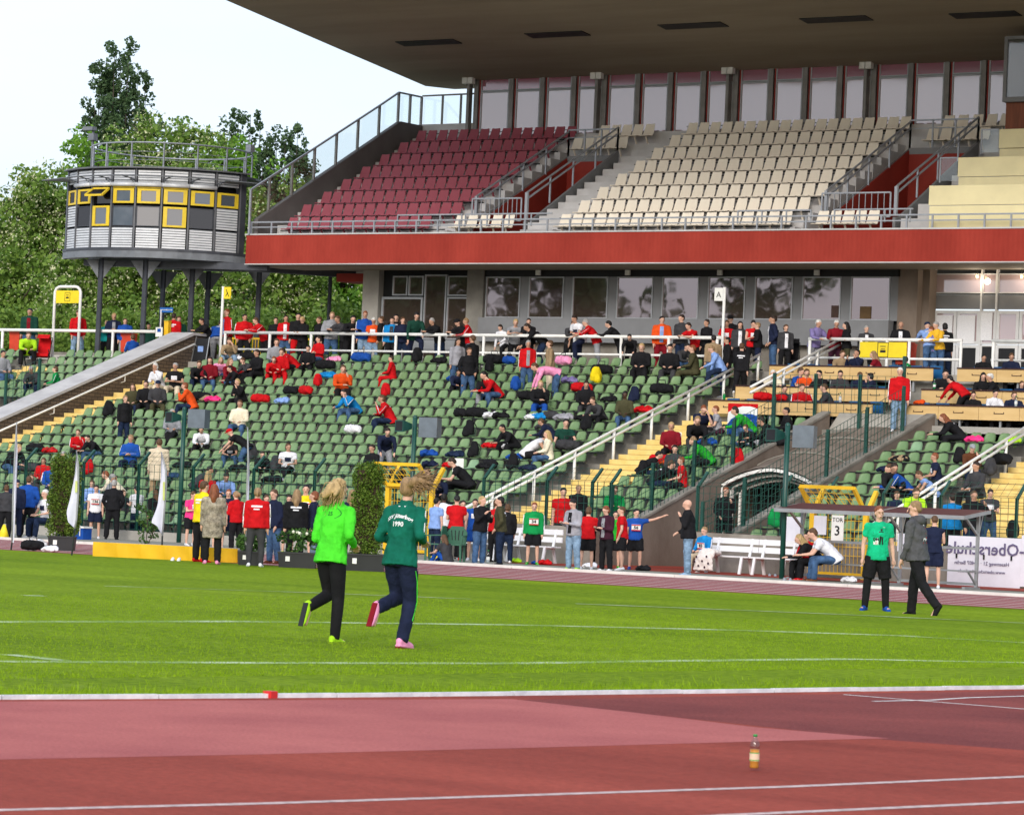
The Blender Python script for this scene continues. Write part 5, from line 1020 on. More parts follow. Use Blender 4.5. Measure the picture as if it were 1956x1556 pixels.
POSE={
'stand':dict(),
'stand2':dict(aL=[(.25,.0,-1),(-.25,.35,-1)],aR=[(.2,-.05,-1),(-.1,.25,-1)],lL=[(.12,.08,-1),(.06,-.1,-1)],lR=[(.05,-.02,-1),(.03,-.03,-1)],hy=15),
'pocket':dict(aL=[(.35,-.18,-1),(-.35,.55,-.8)],aR=[(.35,-.18,-1),(-.35,.55,-.8)],lL=[(.1,.05,-1),(.04,-.08,-1)],hp=5),
'cross':dict(aL=[(.3,.12,-1),(-.85,.75,.05)],aR=[(.3,.16,-1),(-.85,.7,.12)],lR=[(.1,.06,-1),(.02,-.1,-1)],hp=12),
'phone':dict(aL=[(.15,.12,-1),(-.45,.9,.15)],aR=[(.15,.12,-1),(-.45,.9,.2)],hp=26,lL=[(.1,.05,-1),(.04,-.08,-1)]),
'camera':dict(aL=[(.2,.3,-1),(-.6,.7,.45)],aR=[(.25,.35,-1),(-.5,.6,.75)],hp=4),
'chin':dict(aL=[(.15,.25,-1),(-.35,.4,1)],aR=[(.2,-.05,-1),(-.3,.6,-.4)],hp=10),
'point':dict(aL=[(1,.15,.25),(1,.1,.45)],aR=[(.15,0,-1),(.0,.25,-1)],lL=[(.1,.15,-1),(.02,-.1,-1)],lR=[(.05,-.15,-1),(.02,-.2,-1)],hy=25),
'rail':dict(lean=26,curve=12,py=.14,aL=[(.2,.75,-.65),(-.6,.8,.1)],aR=[(.2,.75,-.65),(-.6,.8,.1)],lL=[(.08,-.12,-1),(.02,-.12,-1)],lR=[(.1,-.05,-1),(.02,-.18,-1)],hp=14),
'railup':dict(lean=10,aL=[(.25,.55,-.85),(-.1,.9,-.15)],aR=[(.25,.55,-.85),(-.1,.9,-.15)],hp=22),
'footup':dict(lean=22,aL=[(.2,.4,-.9),(-.2,.7,-.4)],aR=[(.15,.05,-1),(0,.2,-1)],lL=[(.15,.95,-.35),(.02,-.1,-1)],lR=[(.05,-.12,-1),(.02,-.1,-1)],hp=25),
'bend':dict(lean=75,curve=15,ph=.90,py=.1,aL=[(.1,.35,-1),(-.05,.3,-1)],aR=[(.1,.45,-1),(-.05,.3,-1)],lL=[(.08,.1,-1),(.02,-.15,-1)],lR=[(.08,.1,-1),(.02,-.15,-1)],hp=10),
'bend2':dict(lean=45,curve=12,ph=.86,aL=[(.15,.55,-.8),(-.1,.5,-.6)],aR=[(.15,.55,-.8),(-.1,.5,-.6)],lL=[(.1,.4,-1),(.02,-.4,-1)],lR=[(.1,.4,-1),(.02,-.4,-1)],hp=20),
'sit':dict(ph=.50,lean=6,aL=[(.2,.3,-1),(-.5,.85,-.25)],aR=[(.2,.3,-1),(-.5,.85,-.25)],lL=[(.15,1,-.04),(.05,.12,-1)],lR=[(.15,1,-.04),(.0,.02,-1)],hp=10),
'sitlean':dict(ph=.50,lean=36,curve=14,aL=[(.1,.5,-.85),(-.35,.8,-.1)],aR=[(.1,.5,-.85),(-.35,.8,-.1)],lL=[(.22,1,-.02),(.02,.02,-1)],lR=[(.22,1,-.02),(.02,.12,-1)],hp=16),
'sithead':dict(ph=.50,lean=34,curve=16,aL=[(.1,.7,-.7),(-.35,.1,1)],aR=[(.1,.5,-.85),(-.4,.8,-.1)],lL=[(.22,1,.02),(.02,-.05,-1)],lR=[(.2,1,-.02),(.02,.12,-1)],hp=20),
'sitchin':dict(ph=.50,lean=20,curve=8,aL=[(.08,.55,-.8),(-.35,.25,1)],aR=[(.1,.35,-1),(-.9,.6,.05)],lL=[(.12,1,.02),(.02,.05,-1)],lR=[(.12,1,-.02),(.02,.12,-1)],hp=8),
'sitcross':dict(ph=.50,lean=4,aL=[(.3,.2,-1),(-.9,.6,.05)],aR=[(.3,.22,-1),(-.9,.6,.14)],lL=[(.2,1,-.02),(.02,.12,-1)],lR=[(.16,1,-.02),(.0,.02,-1)],hy=-15),
'sitleg':dict(ph=.50,lean=10,aL=[(.2,.3,-1),(-.6,.8,-.1)],aR=[(.2,.35,-1),(-.3,.9,-.1)],lL=[(-.1,1,.16),(-.35,.45,-.8)],lR=[(.12,1,-.02),(.0,.1,-1)],hy=25),
'sitground':dict(ph=.13,lean=14,aL=[(.25,.55,-.8),(-.35,.8,-.1)],aR=[(.3,.1,-1),(.1,.3,-.9)],lL=[(.1,.8,.62),(.02,.5,-.85)],lR=[(.15,.9,.45),(.02,.7,-.7)],hp=16),
'sitwrite':dict(ph=.50,lean=30,curve=14,aL=[(.15,.45,-.85),(-.5,.8,.05)],aR=[(.1,.55,-.8),(-.3,.85,-.05)],lL=[(.1,1,.2),(.1,.6,-.5)],lR=[(.15,1,-.02),(.0,.15,-1)],hp=26),
'desk':dict(ph=.50,lean=14,curve=8,aL=[(.25,.55,-.8),(-.5,.85,.1)],aR=[(.25,.55,-.8),(-.5,.85,.1)],lL=[(.15,1,-.04),(.05,.1,-1)],lR=[(.15,1,-.04),(.0,.0,-1)],hp=14),
'deskhand':dict(ph=.50,lean=12,curve=8,aL=[(.15,.6,-.7),(-.3,.1,1)],aR=[(.25,.55,-.8),(-.5,.85,.1)],lL=[(.15,1,-.04),(.05,.1,-1)],lR=[(.15,1,-.04),(.0,.0,-1)],hp=8),
'walk':dict(lean=5,aL=[(.12,.4,-1),(.0,.6,-.8)],aR=[(.12,-.4,-1),(.0,-.1,-1)],lL=[(.03,-.35,-1),(.02,-.75,-.8),(.05,.75,-.65)],lR=[(.03,.32,-1),(.02,.02,-1)],ph=.90),
'facehand':dict(aL=[(.35,.45,-.6),(-.45,.3,1)],aR=[(.2,-.05,-1),(-.2,.3,-1)],hp=2),
'drink':dict(ph=.50,lean=4,aL=[(.2,.7,-.5),(-.4,.2,1)],aR=[(.2,.6,-.6),(-.4,.3,1)],lL=[(.15,1,-.04),(.05,.1,-1)],lR=[(.15,1,-.04),(.0,.0,-1)],hp=0),
# the four near figures
'runA':dict(lean=9,curve=2,ph=.90,hp=14,hy=-12,aL=[(.18,-.25,-1),(-.15,.95,-.25)],aR=[(.30,-.45,-.85),(-.3,.9,-.35)],lR=[(.02,.10,-1),(.0,-.10,-1)],lL=[(.04,.42,-1),(.05,-1.,-.34),(.02,-.35,-1)]),
'runB':dict(lean=8,curve=2,ph=.90,hp=6,hy=10,aL=[(.30,-.35,-.9),(-.25,.9,-.1)],aR=[(.34,-.55,-.8),(-.3,.85,-.2)],lR=[(.02,.22,-1),(.02,-.42,-1)],lL=[(.06,.50,-1),(.05,-1.,-.26),(.02,-.45,-1)]),
'boyA':dict(lean=1,aL=[(.22,-.06,-1),(.10,.22,-1)],aR=[(.24,-.06,-1),(.05,.22,-1)],lL=[(.14,.02,-1),(.06,-.06,-1),(.2,1,-.12)],lR=[(.16,.02,-1),(.06,-.04,-1),(.6,1,-.12)],hp=2,hy=8),
'boyB':dict(lean=5,aL=[(.16,.05,-1),(-.02,.35,-.95)],aR=[(.16,-.02,-1),(.0,.28,-.95)],lR=[(.03,.22,-1),(.02,.06,-1),(.2,1,-.1)],lL=[(.04,-.36,-1),(.02,-.80,-1),(.02,.5,-.9)],ph=.885,hp=10,hy=28),
}
_cache={}; _J={}
def part(pose,what,kind='',hi=False,fat=1.):
    key=(pose,what,kind,hi,fat)
    if key in _cache: return _cache[key]
    if pose not in _J: _J[pose]=SK(POSE[pose])
    J=_J[pose]; v=.0085 if hi else .024; vc=.011 if hi else .026
    if what=='body': me=solid('body',body_prims(J,hi),v,6 if hi else 3)
    elif what=='top': me=solid('top',top_prims(J,kind,fat),vc,5 if hi else 3,.034 if hi else .026)
    elif what=='bot': me=solid('bottom',bot_prims(J,kind),vc,5 if hi else 3,.024 if kind!='l' else .005)
    elif what in ('sL','sR'): me=shoe_mesh(J,what[1],.010 if hi else .022)
    elif what=='hair': me=hair_mesh(J,kind,.012 if hi else .022)
    _cache[key]=me; return me
CLR=dict(red=S2(188,22,28),dred=S2(120,22,34),white=S2(222,222,228),black=(.012,.012,.014),navy=(.013,.018,.045),blue=S2(30,75,155),lblue=S2(130,160,215),cyan=S2(25,125,190),green=S2(20,135,70),dgreen=(.01,.05,.035),
 lime=S2(165,215,40),bgreen=S2(40,155,45),orange=S2(215,80,30),yellow=S2(225,200,30),ochre=S2(225,175,50),pink=S2(235,150,190),hpink=S2(235,60,130),grey=S2(140,142,148),dgrey=(.045,.045,.05),brown=S2(95,58,38),tan=S2(150,128,100),
 beige=S2(205,190,165),cream=S2(225,215,190),jeans=S2(62,88,122),ljeans=S2(120,145,170),djeans=S2(30,42,66),purple=S2(125,115,165),plum=S2(60,30,45),olive=S2(70,68,48),lilac=S2(165,150,215),turq=S2(30,150,150),marl=S2(150,150,158),char=(.085,.085,.092),teal=(.005,.115,.075),neon=(.07,.62,.03),mint=(.008,.42,.20))
def cloth(c,kind=''):
    c0=CLR[c]; return mat('cloth_'+c+kind,c0,.85,.2 if c not in('jeans','ljeans','djeans') else .4,9 if c in('jeans','ljeans','djeans') else 5,.5,14,spec=.12)
HAIRC=dict(bl=(.42,.29,.13),br=(.09,.045,.02),dk=(.025,.014,.009),bk=(.008,.007,.007),gy=(.32,.31,.30),wh=(.6,.59,.56),rd=(.20,.06,.022),db=(.27,.17,.085))
def hairm(c):
    if c in HAIRC: return mat('hair_'+c,HAIRC[c],.6,.3,30,.4,60,stretch=(1,1,.3))
    return cloth(c)
FACE=dict(c=34,l=-56,r=124,b=214,cl=-11,cr=79,bl=-101,br=169,f=0,sr=60)
NB={'t':'trousers','l':'leggings','s':'shorts','k':'skirt'}; NT={'j':'jacket','t':'shirt','v':'vest','c':'coat'}
_dc={}
def dmesh(pose,kind,what,fat):
    key=(pose,kind,what,fat)
    if key in _dc: return _dc[key]
    from mathutils.bvhtree import BVHTree
    me=part(pose,'top',kind,False,fat); bv=BVHTree.FromPolygons([v.co for v in me.vertices],[tuple(q.vertices) for q in me.polygons]); b=MB()
    if what=='sleeves':
        J=_J[pose]
        for k,s in (('L',1),('R',-1)):
            a,c,w=J['sh'+k],J['el'+k],J['wr'+k]
            for p,q,r in ((a,c,.074),(c,w,.056)):
                d=nrm(q-p); n=np.cross(d,[0,1.,0]); n=nrm(n if np.linalg.norm(n)>.2 else np.array([s,0,0])); n=n*(1 if n[0]*s>=0 else -1); b.bar(p+n*r,q+n*(r-.012),.022,.006)
    else:
        back=what=='back'; Mx,o,x,t,f=chest_mtx(pose,.30,0,back)
        grids={'inner':[(-.05,.05,-.36,.145)],'front':[(-.085,.085,-.08,.05)],'back':[(-.11,.11,.03,.07),(-.06,.06,-.03,.0)]}[what]
        for (u0,u1,v0,v1) in grids:
            nu,nv=4,8; vs=[];ok=True
            for i in range(nv+1):
                for j in range(nu+1):
                    v=v0+(v1-v0)*i/nv; sh=1.-.55*(i/nv) if what=='inner' and 0 else 1.; u=(u0+(u1-u0)*j/nu)*sh
                    h=bv.ray_cast(Vector(o+x*u+t*v),Vector(-f)); vs.append(np.array(h[0])+f*.006 if h[0] is not None else None)
            if any(q is None for q in vs): 
                vs=[q if q is not None else o-f*.3 for q in vs]
            b.add(vs,[(i*(nu+1)+j,i*(nu+1)+j+1,(i+1)*(nu+1)+j+1,(i+1)*(nu+1)+j) for i in range(nv) for j in range(nu)])
    _dc[key]=b.mesh(what,M_skin[0],True); return _dc[key]
DETAIL=random.Random(11)
def detail(t,pose,top,bot,hi,fat):
    if hi: return
    k,c=top[0],top[2:]; todo=[]
    if k=='j':
        if c in('red','cyan','blue','green') and DETAIL.random()<.6: todo.append(('sleeves','white','sleeve_stripe'))
        r=DETAIL.random()
        if r<.5 and POSE[pose].get('ph',.93)>.8 and POSE[pose].get('lean',3)<12: todo.append(('inner',DETAIL.choice(['white','grey','black','dgrey','lblue','white','navy','dred']),'inner_shirt'))
        if DETAIL.random()<.35: todo.append(('back','white' if c!='white' else 'navy','back_print'))
    elif k=='t' and DETAIL.random()<.5: todo.append(('front','white' if c not in('white','cream','lblue','pink','marl') else 'navy','shirt_print'))
    elif k=='v': todo.append(('front','white','race_number')) if c!='white' else None
    for what,col,nm in todo:
        if col==c: continue
        o=link(nm,dmesh(pose,k,what,fat),t); o.material_slots[0].link='OBJECT'; o.material_slots[0].material=cloth(col)
def person(label,loc,face,pose,top,bot,hair,scale=1.,skin=0,shoe='dgrey',hi=False,fat=1.,group=None,wide=None,extra=None):
    az=math.radians(FACE[face] if isinstance(face,str) else face)
    t=link('person',None,None,loc,az,label,'person',group); w=wide if wide else 1.0; w=w*(1.0 if hi else 1.11); t.scale=(scale*w,scale*w,scale)
    def put(nm,me,M):
        o=link(nm,me,t)
        if o.material_slots: o.material_slots[0].link='OBJECT'; o.material_slots[0].material=M
        return o
    put('body',part(pose,'body','',hi),M_skin[skin])
    put(NT[top[0]],part(pose,'top',top[0],hi,fat),cloth(top[2:],'')); put(NB[bot[0]],part(pose,'bot',bot[0],hi),cloth(bot[2:]))
    for k in ('sL','sR'): put('shoe',part(pose,k,'',hi),cloth(shoe))
    if hair[0]!='b': put('cap' if hair[0]=='c' else 'hair',part(pose,'hair',hair[0],hi),hairm(hair[2:]))
    detail(t,pose,top,bot,hi,fat)
    J=_J[pose]
    if hi or (extra and 'eyes' in extra):
        R=np.array(headrot(J))
        for s in (-1,1): b=MB(); b.ball(hv(J,(s*.030,-.080,.006)),.0062,8,5); b.obj('eye',M_eye,t)
        b=MB(); b.ball(hv(J,(0,-.094,-.062)),(.020,.006,.005),8,5,0,R); b.obj('mouth',M_mouth,t)
    return t
M_eye=mat('eye_dark',(.02,.015,.012),.3,0.); M_mouth=mat('lip',(.25,.06,.05),.5,0.)
def chest_mtx(pose,dist=.165,dz=-.02,back=False):
    J=_J[pose]; c=J['chest']+np.array([0,0,dz]); t=nrm(J['neck']-J['waist']); f=np.array([0,-1.,0]); f=nrm(f-t*(f@t)); 
    if back: f=-f
    x=np.cross(t,f); o=c+f*dist; return basis(o,x,t,f),o,x,t,f
def bib(p,pose,num,dist=.17):
    M,o,x,t,f=chest_mtx(pose,dist,-.06); b=MB(); q=lambda u,v,w: o+x*u+t*v+f*w
    def bx(u0,u1,v0,v1,w0,w1,Mm,nm):
        b=MB(); lo=[q(u0,v0,w0),q(u1,v0,w0),q(u1,v0,w1),q(u0,v0,w1)]; hi_=[q(u0,v1,w0),q(u1,v1,w0),q(u1,v1,w1),q(u0,v1,w1)]; b.hexa(lo,hi_); return b.obj(nm,Mm,p)
    pl=bx(-.115,.115,-.09,.09,-.02,.004,M_wsign,'race_number'); bx(-.115,.115,.06,.085,.004,.007,cloth('red'),'number_band'); bx(-.115,.115,-.09,-.06,.004,.007,cloth('red'),'number_band')
    text_obj('number',num,.12,M_blk,p,basis(o+f*.006,x,t,f),bold=.004)
SEATH=.385
def place(mode,x,y,pose,sc0=None,yf=None,xf=None):
    """ground point and size of a person whose head top shows at picture point (x,y)"""
    J=_J.get(pose) or _J.setdefault(pose,SK(POSE[pose])); top=J['head'][2]+.115
    if mode=='F':
        g=atZ(xf if xf is not None else x,yf,0.); pz_=(CP+ray(x,y)*(((g-CP)@FW)/FPX))[2]; return g,pz_/ (J['head'][2]+.115)
    if mode=='S' or mode=='T':
        best=None
        for j in range(18):
            yy=RY(j)+(0.08 if mode=='S' else -.2); p=atY(x,y,yy); s=(p[2]-RZ(j))/top; e=abs(s-(1.0 if sc0 is None else sc0))
            if best is None or e<best[0]: best=(e,p[0],yy,RZ(j),s)
        _,X,Y,Z,s=best; s=min(1.12,max(.72,s)); return np.array([X,Y,Z]),s
    if mode=='W' or mode=='V':
        yy=96.35 if mode=='W' else 97.8; p=atY(x,y,yy); s=min(1.12,max(.75,(p[2]-WZ)/top)); return np.array([p[0],yy,WZ]),s
    if mode in 'ABC':
        Yd,zd=DK[mode]; yy=Yd+.72; p=atY(x,y,yy); s=min(1.12,max(.8,(p[2]-(zd-.75))/top)); return np.array([p[0],yy,zd-.75]),s
